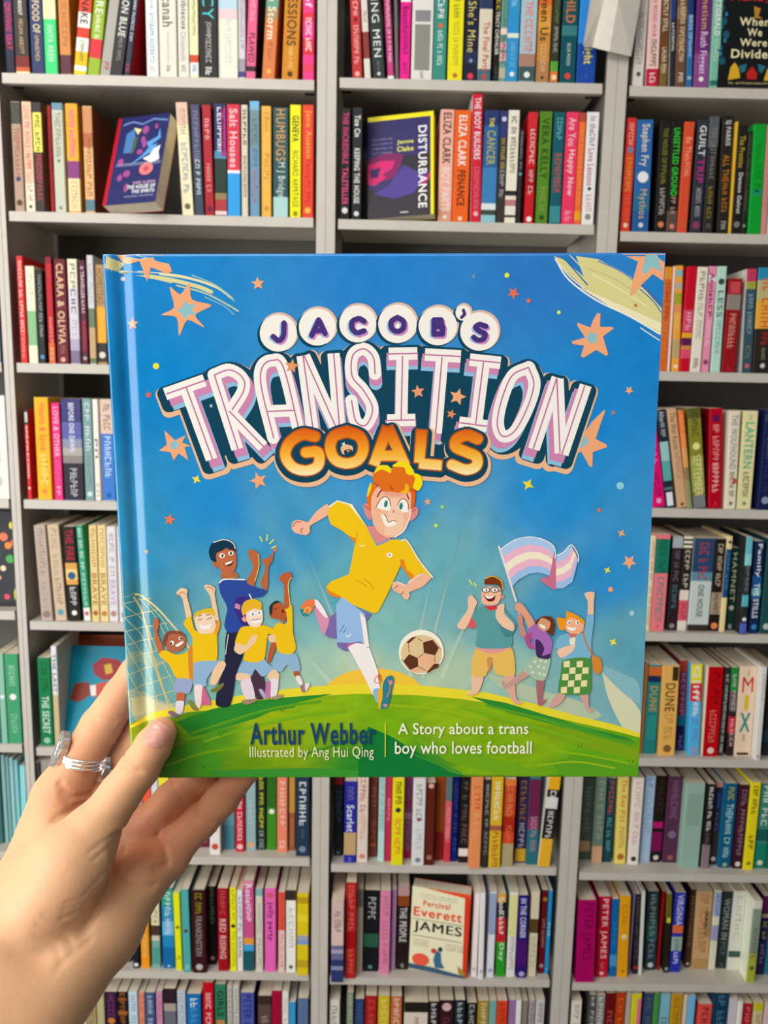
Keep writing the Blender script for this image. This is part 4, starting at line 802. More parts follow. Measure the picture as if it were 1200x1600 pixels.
w, h, M_ = (0.1459, 0.1961, [[0.99999, -0.003261, 0.003037, -0.876332], [0.003165, 0.999511, 0.031114, 0.032592], [-0.003137, -0.031104, 0.999511, 1.166019], [0, 0, 0, 1]])
o = face_out('hardback_book', 'charcoal book shown face out with bright fruit coloured splashes', w, h, 0.020, M_, '33353a', 'L', '2a2a2e', True)
F = Face(w, h)
for x, y, r, c in [(.93, .15, .05, 'e8e03c'), (.82, .27, .06, 'e07a50'), (.88, .36, .05, 'e88a3c'), (.94, .33, .04, 'd86a48'), (.9, .5, .06, '4aa84c'), (.96, .49, .03, '2a7a40'), (.8, .6, .04, 'e8d8b0'), (.74, .7, .03, 'e0b080'), (.99, .87, .1, 'dce040'), (.84, .9, .04, 'f04a5c'), (.7, .2, .05, '6a3a3a'), (.72, .45, .05, '3a6a3a'), (.6, .3, .06, 'c8583c'), (.5, .6, .07, 'd8b04c'), (.4, .3, .06, '5a9a5a'), (.3, .7, .06, 'e06a6a')]:
    F.O(c, min(x, .97), y, r if x < .93 else min(r, .03) , r * .75, 12)
    F.m.build('cover_splash', PRINT, o); F.m = MB()

# ------------------------------------------------------------------ folded paper taped over the upright
g = [[(0.3638, -0.01, 2.3714), (0.3856, -0.004, 2.3748), (0.3916, -0.016, 2.3691), (0.403, -0.024, 2.3654), (0.4497, -0.01, 2.3733)], [(0.3581, -0.012, 2.3082), (0.3851, -0.004, 2.3124), (0.3917, -0.018, 2.3062), (0.4043, -0.026, 2.3029), (0.4478, -0.012, 2.3102)], [(0.3491, -0.016, 2.2317), (0.3691, -0.005, 2.2334), (0.3803, -0.016, 2.2261), (0.3945, -0.024, 2.2195), (0.436, -0.016, 2.2156)]]
m = MB()
n = len(g[0])
for r in range(len(g) - 1):
    for k in range(n - 1):
        q = [g[r][k], g[r + 1][k], g[r + 1][k + 1], g[r][k + 1]]
        m.poly(q); m.poly([(a, b + 0.0003, c) for a, b, c in q[::-1]])
o = m.build('paper_note', WHITE_PAPER, attr=False)
tag(o, 'creased white paper sheet hanging over the upright on the top shelf', 'paper')

# ------------------------------------------------------------------ the held picture book
HB = tag(empty('picture_book'), 'large square blue picture book with a running footballer, held up in the hand', 'book')
HB.matrix_world = Matrix([[0.999737, -0.022617, -0.003811, 0.005811], [-0.003928, -0.005144, -0.999979, -1.173469], [0.022596, 0.999731, -0.005231, 1.434317], [0, 0, 0, 1]])
BW, BH = (244.85, 243.86)           # millimetres
ATONE = 1.0
def acol(h): return tuple(min(0.9, c * ATONE) for c in lin(h))
def groove(u):
    """height of the printed front across the width: the hinge groove beside the spine edge"""
    d = 0.0
    d -= 1.9 * math.exp(-((u - 7.8) / 3.2) ** 2)
    d -= 0.5 * max(0, 1 - u / 1.2) ** 2
    return d
def cp(u, v, lift=0.0): return ((u - BW / 2) / 1000, (BH - v) / 1000, (groove(u) - 0.55 * max(0, 1 - v / 1.0) ** 2 + lift) / 1000)

SKYPTS = [(x, y, lin(c)) for x, y, c in [(24.9, 6.3, '1a84cc'), (122.5, 6.5, '2580cc'), (192.2, 6.7, '2a78c4'), (238.8, 45.1, '1680c8'), (22.5, 55.8, '0a86cc'), (-0.3, 55.8, '0a78b4'), (208.5, 70.4, '1486d0'), (43.4, 107.8, '1c8acc'), (122.2, 102.1, '2a90d0'), (201.1, 108.1, '1c8cd0'), (13.1, 128.5, '2c90c0'), (2.5, 162.1, '3a8a9c'), (77.9, 131.7, '3494c4'), (98.3, 153.0, '58a8b8'), (145.9, 144.0, '62acb8'), (122.1, 168.6, '7cb8b4'), (226.0, 144.2, '268ccc'), (40.3, 190.4, '7ab4ac'), (73.9, 174.7, '78b4b4'), (85.7, 192.1, 'a4c8b0'), (109.9, 187.4, 'b4ccac'), (152.3, 192.2, 'b0c8a8'), (164.0, 162.5, '6cacb4'), (199.9, 162.5, '3c96c0'), (236.4, 175.1, '58a0b4'), (182.7, 193.9, '98c0ac'), (213.0, 194.0, '7cb0b4'), (6.8, 193.5, '68a4a8')]]
HILLPTS = [(x, y, lin(c)) for x, y, c in [(11.4, 222.4, '90b010'), (39.2, 219.3, '4e9a20'), (29.2, 238.9, '5f8a0c'), (66.7, 222.6, '9ab412'), (97.6, 209.7, '8ab414'), (122.0, 222.7, '7ab012'), (109.6, 239.1, '2a8a26'), (152.6, 213.1, '8cb414'), (171.3, 236.0, '7eae10'), (198.7, 222.9, '86b012'), (230.0, 236.1, '64a814'), (214.8, 242.7, '58a018'), (60.0, 240.6, '6a9a10'), (140.5, 240.8, '2a8a2a')]]
HT = [(-2.0, 216.6), (0.7, 215.9), (12.0, 210.8), (27.4, 207.3), (44.3, 204.4), (61.2, 201.6), (82.5, 199.1), (103.8, 197.8), (125.1, 197.6), (146.3, 198.9), (170.7, 201.8), (192.1, 206.7), (213.7, 213.2), (232.3, 218.1), (244.7, 222.4), (247.8, 223.0)]
def htop(u):
    for (a, b), (c, d) in zip(HT, HT[1:]):
        if a <= u <= c: return b + (d - b) * (u - a) / (c - a)
    return HT[0][1] if u < HT[0][0] else HT[-1][1]
def blend(P, u, v, pw=3.2):
    w = 0; r = [0, 0, 0]
    for x, y, c in P:
        k = 1.0 / (((x - u) ** 2 + (y - v) ** 2) ** (pw / 2) + 30)
        w += k
        for i in range(3): r[i] += c[i] * k
    return [q / w for q in r]
def brush(u, v, s): 
    return math.sin(u * .31 * s + 2.1 * math.sin(v * .13 * s)) * math.sin(v * .27 * s + 1.7 * math.sin(u * .11 * s + 1))
def skycol(u, v):
    c = blend(SKYPTS, u, v)
    a = math.atan2(u - 122, 208 - v); r = math.hypot(u - 122, v - 208)
    st = (0.5 + 0.5 * math.sin(a * 23 + 1.2) * math.sin(a * 9.0)) ** 2
    k = 0.34 * st * max(0, min(1, (r - 20) / 30)) * max(0, 1 - r / 150)
    L = lin('a8c8b8')
    m = 1 + 0.05 * brush(u, v, 1.0) + 0.03 * brush(u + 40, v, 2.7)
    return tuple(min(.9, (c[i] * (1 - k) + L[i] * k) * m * ATONE) for i in range(3))
def hillcol(u, v):
    c = blend(HILLPTS, u, v)
    m = 1 + 0.10 * brush(u * .8 + v, v * 2.2, 1.2)
    return tuple(min(.9, x * m * ATONE) for x in c)

us = sorted({0.0, 0.3, 0.7, *[1.2 + .7 * k for k in range(27)], *np.linspace(20.5, BW, 90).tolist()})
m = MB()
NR, NH = 90, 26
TOPROWS = [0, .0012, .0025, .004, .006, .01] + [0.01 + .99 * k / (NR - 5) for k in range(1, NR - 4)]
for a, b in zip(us, us[1:]):
    ha, hb = htop(a), htop(b)
    for k in range(NR):
        va0, va1, vb0, vb1 = ha * TOPROWS[k], ha * TOPROWS[k + 1], hb * TOPROWS[k], hb * TOPROWS[k + 1]
        m.poly([cp(a, va1), cp(b, vb1), cp(b, vb0), cp(a, va0)], [skycol(a, va1), skycol(b, vb1), skycol(b, vb0), skycol(a, va0)])
    for k in range(NH):
        va0, va1, vb0, vb1 = [q + (BH - q) * f / NH for q, f in ((ha, k), (ha, k + 1), (hb, k), (hb, k + 1))]
        m.poly([cp(a, va1), cp(b, vb1), cp(b, vb0), cp(a, va0)], [hillcol(a, va1), hillcol(b, vb1), hillcol(b, vb0), hillcol(a, va0)])
# thickness of the front board
T = -2.4
edge = lin('e4e4dc')  # near white: the highlight along the top board edge, put into its colour
for a, b in zip(us, us[1:]):
    m.poly([cp(a, 0), cp(b, 0), ((b - BW / 2) / 1000, BH / 1000, T / 1000), ((a - BW / 2) / 1000, BH / 1000, T / 1000)], edge if a < 500 else edge)
    m.poly([((a - BW / 2) / 1000, 0, T / 1000), ((b - BW / 2) / 1000, 0, T / 1000), cp(b, BH), cp(a, BH)], lin('1c7a38'))
m.poly([cp(0, BH), cp(0, 0), (-BW / 2000, BH / 1000, T / 1000), (-BW / 2000, 0, T / 1000)], lin('eeeeea'))  # spine-side board edge painted near white for the light it catches
m.poly([cp(BW, 0), cp(BW, BH), (BW / 2000, 0, T / 1000), (BW / 2000, BH / 1000, T / 1000)], lin('2a6a9a'))
m.poly([(-BW / 2000, BH / 1000, T / 1000), (BW / 2000, BH / 1000, T / 1000), (BW / 2000, 0, T / 1000), (-BW / 2000, 0, T / 1000)], lin('e8e4da'))
FC = m.build('front_cover', GLOSS, HB, smooth=False)
me = FC.data

bm = bmesh.new(); bm.from_mesh(me); bmesh.ops.remove_doubles(bm, verts=bm.verts, dist=1e-6)
for f in bm.faces: f.smooth = abs(f.normal.z) > 0.55
bm.to_mesh(me); bm.free()
m = MB(); m.box(-BW / 2000, BW / 2000, 0, BH / 1000, -.0110, -.0088, lin('1a80c0')); m.build('back_cover', GLOSS, HB)
m = MB(); m.box(-BW / 2000, -BW / 2000 + .0012, 0, BH / 1000, -.0088, -.0024, lin('1a80c0')); m.build('spine', GLOSS, HB)
m = MB(); m.box(-BW / 2000 + .003, BW / 2000 - .003, .003, BH / 1000 - .003, -.0087, -.0025); m.build('page_block', PAPER, HB, attr=False)

# ------------------------------------------------------------------ printed artwork of the cover
ART = [
('printed_swoosh#a', """P dcd496 0.0 0 1,1 101,1 88,41 58,73 -2,57
S c8cc9c 1.43 1 70,73 180,90 296,117
S d8d498 1.72 1 186,92 302,111 413,139 468,161
S e4dca6 1.0 1 248,84 386,106 497,144 557,188
S b8c8a4 0.72 1 318,133 440,166 528,210 583,243
S 9cc0b0 0.57 1 387,90 491,134 568,199
S e8e0b4 0.43 1 150,73 331,90 469,128
S 8cb8bc 0.43 1 439,182 522,221 566,259
S c0ccb0 0.34 1 -3,68 109,73 192,84"""),
('printed_swoosh#b', """P 3f6db4 0.0 0 2073,0 2448,1 2450,231 2344,141 2172,54
P d8d08e 0.0 0 2059,13 2157,27 2300,100 2373,162 2444,236 2447,346 2352,293 2222,230 2107,154 2006,67 1962,13 2004,27 2096,99
P ece4bc 0.0 0 2078,143 2206,197 2350,258 2445,299 2444,335 2352,293 2222,230 2107,162
S f0ece0 0.69 1 1971,26 2029,110 2150,197 2308,271 2442,346
S e8e4d8 0.46 1 2353,318 2443,374
S 1f74b8 0.57 1 2004,19 2062,80 2114,135
S e8e0b4 0.57 1 2132,89 2246,148 2376,225
S c8c484 0.72 1 2117,67 2231,110 2346,181
S 7098b8 0.63 1 2158,35 2257,78 2321,122
S 2a70b0 0.46 1 2345,154 2403,203 2442,252
S e4e0c8 0.57 1 1982,40 2035,99 2098,148
S d0d4b0 0.43 1 2031,8 2104,81 2133,121"""),
('printed_cloud', """P 9fb49c 0.0 1 4,1992 64,2005 139,2037 220,2063 305,2076 273,2108 186,2134 104,2127 27,2146 10,2062
P c8c69c 0.0 1 8,2037 78,2030 153,2056 243,2089 187,2114 121,2101 64,2127 16,2114
P 8aaa9c 0.0 1 5,1814 60,1802 134,1827 177,1865 116,1884 57,1858 8,1877
P b4c4a6 0.0 1 1711,1920 1827,1945 1980,2003 2149,2052 2259,2126 2138,2158 1952,2067 1798,2003
P d4d4b0 0.0 1 2249,1876 2329,1972 2441,2101 2442,2230 2369,2198 2286,2036
P 86b6c0 0.0 1 2234,1876 2403,1940 2433,1988 2434,2068 2329,1988"""),
('printed_light_ray', """P 5fa8bc 0.0 0 1113,1931 1085,1943 839,1257
P 5fa8bc 0.0 0 1200,1935 1180,1940 1102,1531
P 5fa8bc 0.0 0 1355,1941 1328,1935 1458,1379
P 5fa8bc 0.0 0 1504,1943 1482,1933 1696,1440
P 5fa8bc 0.0 0 987,1959 967,1978 683,1622
P 5fa8bc 0.0 0 1411,1940 1393,1935 1575,1229"""),
('printed_sun', """P f2c43c 0.0 0 942,1979 964,1955 992,1933 1025,1915 1064,1901 1106,1892 1150,1887 1194,1887 1238,1892 1280,1902 1318,1916 1352,1934 1380,1956 1401,1980"""),
('printed_net', """S dccf90 0.92 1 8,1534 65,1528 146,1575 226,1668 288,1755 343,1872
S cbb87a 0.92 1 53,1540 90,1627 124,1792 159,1935 195,2079
S d4ca88 0.34 1 9,1568 136,1544
S d4ca88 0.34 1 9,1636 175,1596
S d4ca88 0.34 1 8,1704 208,1661
S d4ca88 0.34 1 7,1770 169,1730
S d4ca88 0.34 1 10,1839 202,1783
S d4ca88 0.34 1 11,1918 200,1846
S d4ca88 0.34 1 13,1998 214,1919
S d4ca88 0.34 1 13,2062 232,1992
S d4ca88 0.34 1 13,2120 239,2056
S d4ca88 0.32 1 9,1574 97,1667 146,1777 197,1903 252,2031
S d4ca88 0.32 1 9,1636 79,1730 132,1871 174,1999 227,2101
S d4ca88 0.32 1 8,1698 60,1792 114,1935 151,2095
S d4ca88 0.32 1 10,1776 74,1935 121,2095
S d4ca88 0.32 1 9,1903 63,2030 95,2121
S d4ca88 0.32 1 73,1544 144,1621 204,1746 253,1872
S d4ca88 0.32 1 117,1565 188,1652 234,1761"""),
('printed_hill_marks', """P e8d832 0.0 0 4,2172 120,2104 275,2069 443,2038 612,2006 825,1981 1038,1966 1251,1963 1463,1979 1707,2009 1921,2061 2137,2126 2322,2171 2447,2217 2448,2237 2293,2197 2076,2145 1830,2080 1586,2041 1372,2021 1098,2014 855,2026 671,2051 457,2089 273,2105 119,2140 6,2185
P 2c8a2e 0.0 0 228,2153 396,2089 550,2054 733,2032 977,2013 854,2045 732,2077 608,2135 454,2180 299,2225
P 2c8a2e 0.0 0 1631,2028 1799,2060 1984,2119 2201,2191 2387,2237 2418,2256 2140,2203 1985,2158 1800,2105
P 3f9a30 0.0 0 1923,2119 2139,2171 2325,2237 2264,2230 2078,2190
P 0f7a34 0.0 0 1143,2178 1250,2227 1529,2409 1622,2435 1095,2437 1096,2358
P 4a9a22 0.0 0 297,2258 448,2340 414,2436 104,2435 179,2290
P 7aa414 0.0 0 1709,2131 2139,2197 2445,2296 2445,2361 2142,2279
P 6fa818 0.0 0 1342,2228 1713,2327 2024,2433 1807,2433 1528,2359
P 2f8a2a 0.0 0 1,2339 114,2224 184,2192 77,2355 0,2421
P 3a9430 0.0 0 384,2402 848,2390 1095,2404 1095,2437 383,2436
P 589e1c 0.0 0 2022,2360 2268,2328 2449,2381 2449,2438 2086,2437
S 5aa020 1.15 1 299,2212 485,2147 701,2083 915,2052
S 3f9426 0.86 1 392,2193 609,2115 793,2077
S 74ac18 1.43 1 359,2251 607,2174 853,2122 1037,2103
S 86b416 1.15 1 669,2148 915,2097 1159,2078 1403,2085
S 5aa022 1.15 1 1708,2073 1954,2138 2202,2217 2404,2276
S 78b018 1.15 1 1586,2086 1893,2170 2203,2262
S 4a9a26 0.86 1 2077,2171 2264,2230 2419,2263
S 3a8c22 1.15 1 819,2324 1035,2259 1158,2214
S 9aba18 0.86 1 1220,2065 1464,2092 1709,2144
S 6aa618 1.43 1 79,2323 205,2257 360,2225
S 7aac14 1.15 1 169,2375 357,2310 542,2284
S 3c9430 0.86 1 1343,2313 1497,2379 1591,2419
S 88b414 1.15 1 2020,2301 2237,2335 2424,2375
S 9ab81c 0.86 1 1961,2380 2145,2361 2332,2394
S 2a6a1c 0.26 1 214,2405 205,2385
S 2a6a1c 0.26 1 220,2405 230,2382
S 2a6a1c 0.26 1 437,2225 428,2206
S 2a6a1c 0.26 1 443,2225 453,2202
S 2a6a1c 0.26 1 731,2103 723,2083
S 2a6a1c 0.26 1 737,2103 747,2080
S 2a6a1c 0.26 1 2158,2288 2148,2269
S 2a6a1c 0.26 1 2164,2288 2173,2266
S 2a6a1c 0.26 1 2409,2378 2399,2358
S 2a6a1c 0.26 1 2415,2378 2423,2355
S 2a6a1c 0.26 1 347,2389 339,2369
S 2a6a1c 0.26 1 354,2389 364,2366"""),
('printed_star', """P f0a878 0.0 0 57,1 83,36 121,41 161,30 181,84 190,117 210,57 281,84 301,74 274,4
P 8cc0c8 0.0 0 132,1 224,1 189,20
P f0a878 0.0 1 287,139 333,171 374,122 383,193 469,218 394,259 434,314 359,280 320,349 312,269 245,258 303,226
P 8cc0c8 0.0 0 349,198 365,215 399,209 381,237 397,259 363,259 345,280 335,253 313,242 336,226
P f0a878 0.0 0 2257,5 2330,38 2316,94 2299,180 2306,183 2353,133 2397,90 2445,120 2448,5
P 8cc0c8 0.0 0 2363,9 2357,36 2350,81 2363,92 2393,59 2429,79 2431,68 2412,7
P f0a878 0.0 0 2162,255 2176,257 2176,314 2230,315 2238,321 2190,356 2195,367 2217,432 2210,441 2164,414 2108,448 2096,441 2109,395 2057,388 2054,376 2112,360 2075,307 2077,296 2134,317 2144,285
P 8cc0c8 0.0 0 2139,330 2147,344 2166,344 2162,363 2167,381 2151,381 2139,390 2132,376 2115,363 2124,353
P f0a878 0.0 0 2211,676 2156,731 2125,780 2090,844 2033,918 2091,877 2114,864 2135,899 2153,931 2167,934 2167,866 2229,845 2230,834 2177,807 2194,747 2215,683
P 8cc0c8 0.0 0 2131,790 2149,823 2122,844 2085,855
P f0a878 0.0 0 235,764 243,829 206,856 257,862 272,900 295,867 337,900 323,840 351,835 313,818 331,786 281,808
P 8cc0c8 0.0 0 259,820 281,808 302,829 279,853 260,845
P f0a878 0.0 0 693,149 674,139 656,151 661,131 644,118 665,116 672,96 681,115 702,115 687,129
P f0a878 0.0 0 143,287 128,300 132,318 116,309 99,319 104,301 90,289 109,287 117,269 124,286
P f0a878 0.0 0 639,1032 637,1004 611,993 638,982 640,954 658,975 686,969 671,993 685,1017 658,1010
P e07a58 0.0 0 251,1199 237,1185 218,1193 226,1174 214,1158 234,1160 246,1143 249,1163 269,1168 251,1178
P e07050 0.0 0 1772,148 1790,157 1805,146 1802,165 1818,176 1799,179 1793,196 1784,179 1765,179 1778,166
P f0a878 0.0 0 2299,597 2309,589 2305,575 2317,582 2329,575 2326,589 2337,597 2323,599 2319,611 2313,599
P f0a878 0.0 0 2322,1387 2340,1370 2333,1346 2354,1359 2374,1346 2370,1370 2389,1386 2365,1388 2357,1412 2346,1388
P d86a4a 0.0 0 187,598 179,607 183,618 172,614 163,621 164,610 154,603 166,601 169,589 175,599
P f0d8b0 0.0 0 1463,878 1472,874 1473,865 1479,872 1489,870 1484,878 1489,887 1480,884 1473,892 1472,882
P f0a878 0.0 0 1414,1108 1414,1096 1403,1090 1415,1086 1417,1074 1424,1084 1436,1083 1429,1093 1434,1104 1423,1100
P f0dc28 0.0 0 1904,1028 1881,1025 1864,1039 1867,1017 1852,999 1874,1002 1891,988 1889,1010
P f0e040 0.0 0 390,998 372,995 358,1007 361,989 350,975 368,977 382,966 379,984
P f0e040 0.0 0 2317,1771 2301,1769 2289,1779 2290,1763 2279,1750 2295,1752 2307,1741 2306,1758
P f0e040 0.0 0 2272,1423 2258,1421 2248,1430 2249,1416 2240,1406 2254,1407 2264,1398 2263,1412
P f0a878 0.0 0 2332,1250 2316,1248 2304,1258 2305,1242 2295,1230 2311,1232 2322,1221 2321,1237
P e8e040 0.0 1 226,480 221,490 211,494 201,489 197,480 202,470 212,466 222,470
P e0e04a 0.0 1 1772,93 1769,101 1761,104 1753,101 1750,93 1753,86 1761,82 1768,86
P e07050 0.0 1 1868,202 1866,209 1859,211 1852,209 1849,202 1852,195 1858,192 1865,195
P d8f060 0.0 1 2001,251 1998,257 1992,260 1986,257 1984,251 1986,246 1992,243 1998,246
P 8ad0e0 0.0 1 2315,1020 2310,1033 2298,1038 2286,1033 2280,1020 2284,1008 2297,1003 2309,1008
P e8c8c0 0.0 1 89,103 86,110 79,112 72,110 69,103 73,96 80,93 86,96
P d8784a 0.0 1 2215,1132 2212,1138 2206,1141 2200,1138 2197,1132 2199,1126 2205,1123 2212,1126
P f0a878 0.0 1 2287,1506 2284,1515 2275,1518 2267,1515 2263,1506 2266,1497 2274,1494 2283,1497
P a0d0d8 0.0 1 2391,1620 2387,1629 2379,1633 2371,1629 2367,1620 2370,1611 2378,1608 2387,1611
P d87a5a 0.0 1 729,1314 726,1320 720,1323 714,1320 711,1314 714,1307 720,1305 726,1307
P 6a90c0 0.0 1 1624,98 1622,104 1616,106 1610,104 1607,98 1610,93 1615,90 1621,93
P c8e850 0.0 1 1469,1202 1466,1208 1460,1211 1454,1208 1451,1202 1454,1195 1460,1193 1466,1195
P a8e060 0.0 1 1496,1116 1494,1121 1488,1123 1483,1121 1481,1116 1483,1110 1488,1108 1494,1110
P c8703a 0.0 1 2335,222 2334,227 2329,229 2324,227 2321,222 2323,217 2328,215 2333,217
P c0a8a8 0.0 1 135,1321 132,1328 126,1331 120,1328 118,1321 120,1315 127,1312 133,1315
P b08070 0.0 1 2259,690 2257,697 2251,699 2245,696 2242,690 2244,684 2250,682 2257,684
S e0ec58 0.57 1 651,1251 662,1275
S e0ec58 0.57 1 686,1242 683,1272
S e0ec58 0.57 1 715,1266 694,1287
S e0ec58 0.57 1 726,1296 703,1305
S e0ec58 0.57 1 1616,1456 1632,1483
S e0ec58 0.57 1 1640,1471 1650,1492"""),
('title_lettering', """S e8b890 13.76 0 260,637 440,576
S e8b890 13.76 0 352,609 457,931
S e8b890 13.76 0 478,553 573,885
S e8b890 13.76 1 477,553 546,531 602,565 606,621 552,706
S e8b890 13.76 0 536,712 687,874
S e8b890 13.76 1 732,833 683,610 688,520 735,489 785,526 853,828
S e8b890 13.76 0 706,715 829,710
S e8b890 13.76 0 869,470 909,805
S e8b890 13.76 0 874,470 1012,788
S e8b890 13.76 0 1003,459 1025,788
S e8b890 13.76 1 1185,549 1177,476 1135,440 1086,470 1083,560 1134,622 1173,702 1144,777 1098,759 1079,668
S e8b890 13.76 0 1242,462 1370,460
S e8b890 13.76 0 1305,471 1299,754
S e8b890 13.76 0 1236,757 1363,754
S e8b890 13.76 0 1401,466 1560,474
S e8b890 13.76 0 1478,477 1452,815
S e8b890 13.76 0 1597,488 1733,503
S e8b890 13.76 0 1660,500 1630,772
S e8b890 13.76 0 1553,766 1680,784
S e8b890 13.76 1 1857,523 1783,562 1737,681 1725,778 1752,830 1806,801 1861,692 1884,596 1859,525
S e8b890 13.76 0 1984,568 1887,888
S e8b890 13.76 0 1983,574 2008,906
S e8b890 13.76 0 2108,602 2016,911
P 0c4258 0.0 0 365,615 496,559 711,503 1110,454 1508,466 1908,534 2052,591 1974,848 1685,818 1644,963 758,946 732,816 470,888
S 0c4258 11.75 0 255,626 435,564
S 0c4258 11.75 0 347,598 453,919
S 0c4258 11.75 0 474,542 569,873
S 0c4258 11.75 1 473,542 543,520 598,553 602,610 548,695
S 0c4258 11.75 0 533,701 684,862
S 0c4258 11.75 1 729,822 680,599 686,509 732,478 782,515 851,816
S 0c4258 11.75 0 703,704 827,698
S 0c4258 11.75 0 867,459 907,793
S 0c4258 11.75 0 872,459 1010,776
S 0c4258 11.75 0 1002,448 1024,776
S 0c4258 11.75 1 1185,538 1177,465 1134,429 1086,459 1082,549 1133,611 1173,691 1144,765 1098,748 1078,656
S 0c4258 11.75 0 1243,451 1370,449
S 0c4258 11.75 0 1305,460 1300,742
S 0c4258 11.75 0 1236,745 1363,743
S 0c4258 11.75 0 1402,454 1561,463
S 0c4258 11.75 0 1479,466 1454,803
S 0c4258 11.75 0 1599,477 1736,492
S 0c4258 11.75 0 1662,489 1632,760
S 0c4258 11.75 0 1555,755 1682,772
S 0c4258 11.75 1 1860,511 1787,551 1741,669 1728,766 1755,818 1810,790 1864,681 1888,585 1863,514
S 0c4258 11.75 0 1988,557 1891,876
S 0c4258 11.75 0 1987,562 2013,894
S 0c4258 11.75 0 2113,591 2021,900
S 8cc0e0 5.73 0 279,646 459,584
S 8cc0e0 5.73 0 369,618 475,940
S 8cc0e0 5.73 0 492,562 588,894
S 8cc0e0 5.73 1 491,562 560,539 616,573 620,630 566,715
S 8cc0e0 5.73 0 549,721 700,882
S 8cc0e0 5.73 1 742,842 693,619 698,528 745,498 795,534 864,836
S 8cc0e0 5.73 0 715,724 839,719
S 8cc0e0 5.73 0 876,478 916,813
S 8cc0e0 5.73 0 880,478 1018,796
S 8cc0e0 5.73 0 1008,468 1030,796
S 8cc0e0 5.73 1 1187,558 1179,485 1137,448 1088,479 1084,569 1135,631 1175,711 1146,785 1100,768 1081,676
S 8cc0e0 5.73 0 1240,471 1368,468
S 8cc0e0 5.73 0 1303,479 1298,763
S 8cc0e0 5.73 0 1234,765 1361,763
S 8cc0e0 5.73 0 1395,474 1555,483
S 8cc0e0 5.73 0 1473,485 1447,823
S 8cc0e0 5.73 0 1587,497 1724,511
S 8cc0e0 5.73 0 1651,508 1621,781
S 8cc0e0 5.73 0 1544,775 1671,792
S 8cc0e0 5.73 1 1844,531 1771,570 1725,689 1713,786 1740,838 1794,810 1849,701 1872,604 1847,534
S 8cc0e0 5.73 0 1969,576 1872,897
S 8cc0e0 5.73 0 1967,582 1992,914
S 8cc0e0 5.73 0 2091,611 1998,920
S cc86b0 5.73 0 269,629 448,567
S cc86b0 5.73 0 360,601 465,922
S cc86b0 5.73 0 484,545 579,876
S cc86b0 5.73 1 484,545 553,522 609,556 613,613 558,698
S cc86b0 5.73 0 542,704 693,865
S cc86b0 5.73 1 737,824 688,602 693,512 739,481 790,517 858,819
S cc86b0 5.73 0 710,707 834,701
S cc86b0 5.73 0 872,462 912,796
S cc86b0 5.73 0 876,462 1015,779
S cc86b0 5.73 0 1005,451 1027,779
S cc86b0 5.73 1 1186,541 1178,468 1136,432 1087,462 1083,552 1134,614 1174,694 1145,768 1099,751 1080,659
S cc86b0 5.73 0 1241,454 1369,452
S cc86b0 5.73 0 1304,463 1299,745
S cc86b0 5.73 0 1235,748 1362,745
S cc86b0 5.73 0 1398,457 1557,466
S cc86b0 5.73 0 1476,469 1450,806
S cc86b0 5.73 0 1592,480 1729,494
S cc86b0 5.73 0 1656,491 1626,763
S cc86b0 5.73 0 1549,757 1676,775
S cc86b0 5.73 1 1851,514 1778,553 1732,672 1719,769 1746,821 1801,792 1855,684 1879,587 1854,517
S cc86b0 5.73 0 1977,559 1880,879
S cc86b0 5.73 0 1976,565 2001,897
S cc86b0 5.73 0 2100,594 2008,903
S f6efe8 5.45 0 246,603 425,542
S f6efe8 5.45 0 338,575 443,896
S f6efe8 5.45 0 466,519 561,850
S f6efe8 5.45 1 466,519 535,497 591,531 595,587 541,672
S f6efe8 5.45 0 526,678 677,839
S f6efe8 5.45 1 724,799 675,576 680,486 727,456 777,492 845,793
S f6efe8 5.45 0 698,681 822,676
S f6efe8 5.45 0 863,436 903,770
S f6efe8 5.45 0 869,437 1007,753
S f6efe8 5.45 0 1000,426 1022,753
S f6efe8 5.45 1 1184,515 1175,443 1133,407 1085,437 1081,526 1132,589 1172,668 1142,742 1097,725 1077,634
S f6efe8 5.45 0 1244,429 1371,427
S f6efe8 5.45 0 1306,438 1301,720
S f6efe8 5.45 0 1237,722 1364,720
S f6efe8 5.45 0 1405,432 1564,441
S f6efe8 5.45 0 1482,443 1456,780
S f6efe8 5.45 0 1604,455 1741,469
S f6efe8 5.45 0 1667,466 1637,738
S f6efe8 5.45 0 1560,732 1686,749
S f6efe8 5.45 1 1866,489 1793,528 1747,647 1735,743 1762,795 1816,767 1871,658 1894,562 1869,492
S f6efe8 5.45 0 1996,534 1899,853
S f6efe8 5.45 0 1996,540 2021,871
S f6efe8 5.45 0 2123,568 2030,877
S bf6a98 0.6 0 250,603 429,542
S bf6a98 0.6 0 342,575 447,896
S bf6a98 0.6 0 469,519 564,850
S bf6a98 0.6 1 469,519 538,497 594,531 598,587 544,672
S bf6a98 0.6 0 529,678 680,839
S bf6a98 0.6 1 726,799 677,576 683,486 729,456 779,492 847,793
S bf6a98 0.6 0 700,681 824,676
S bf6a98 0.6 0 865,436 905,770
S bf6a98 0.6 0 870,437 1008,753
S bf6a98 0.6 0 1001,426 1023,753
S bf6a98 0.6 1 1184,515 1176,443 1134,407 1085,437 1082,526 1132,589 1172,668 1143,742 1097,725 1078,634
S bf6a98 0.6 0 1243,429 1371,427
S bf6a98 0.6 0 1306,438 1300,720
S bf6a98 0.6 0 1237,722 1364,720
S bf6a98 0.6 0 1404,432 1563,441
S bf6a98 0.6 0 1481,443 1455,780
S bf6a98 0.6 0 1602,455 1739,469
S bf6a98 0.6 0 1665,466 1635,738
S bf6a98 0.6 0 1558,732 1685,749
S bf6a98 0.6 1 1864,489 1791,528 1745,647 1732,743 1759,795 1814,767 1868,658 1891,562 1867,492
S bf6a98 0.6 0 1993,534 1896,853
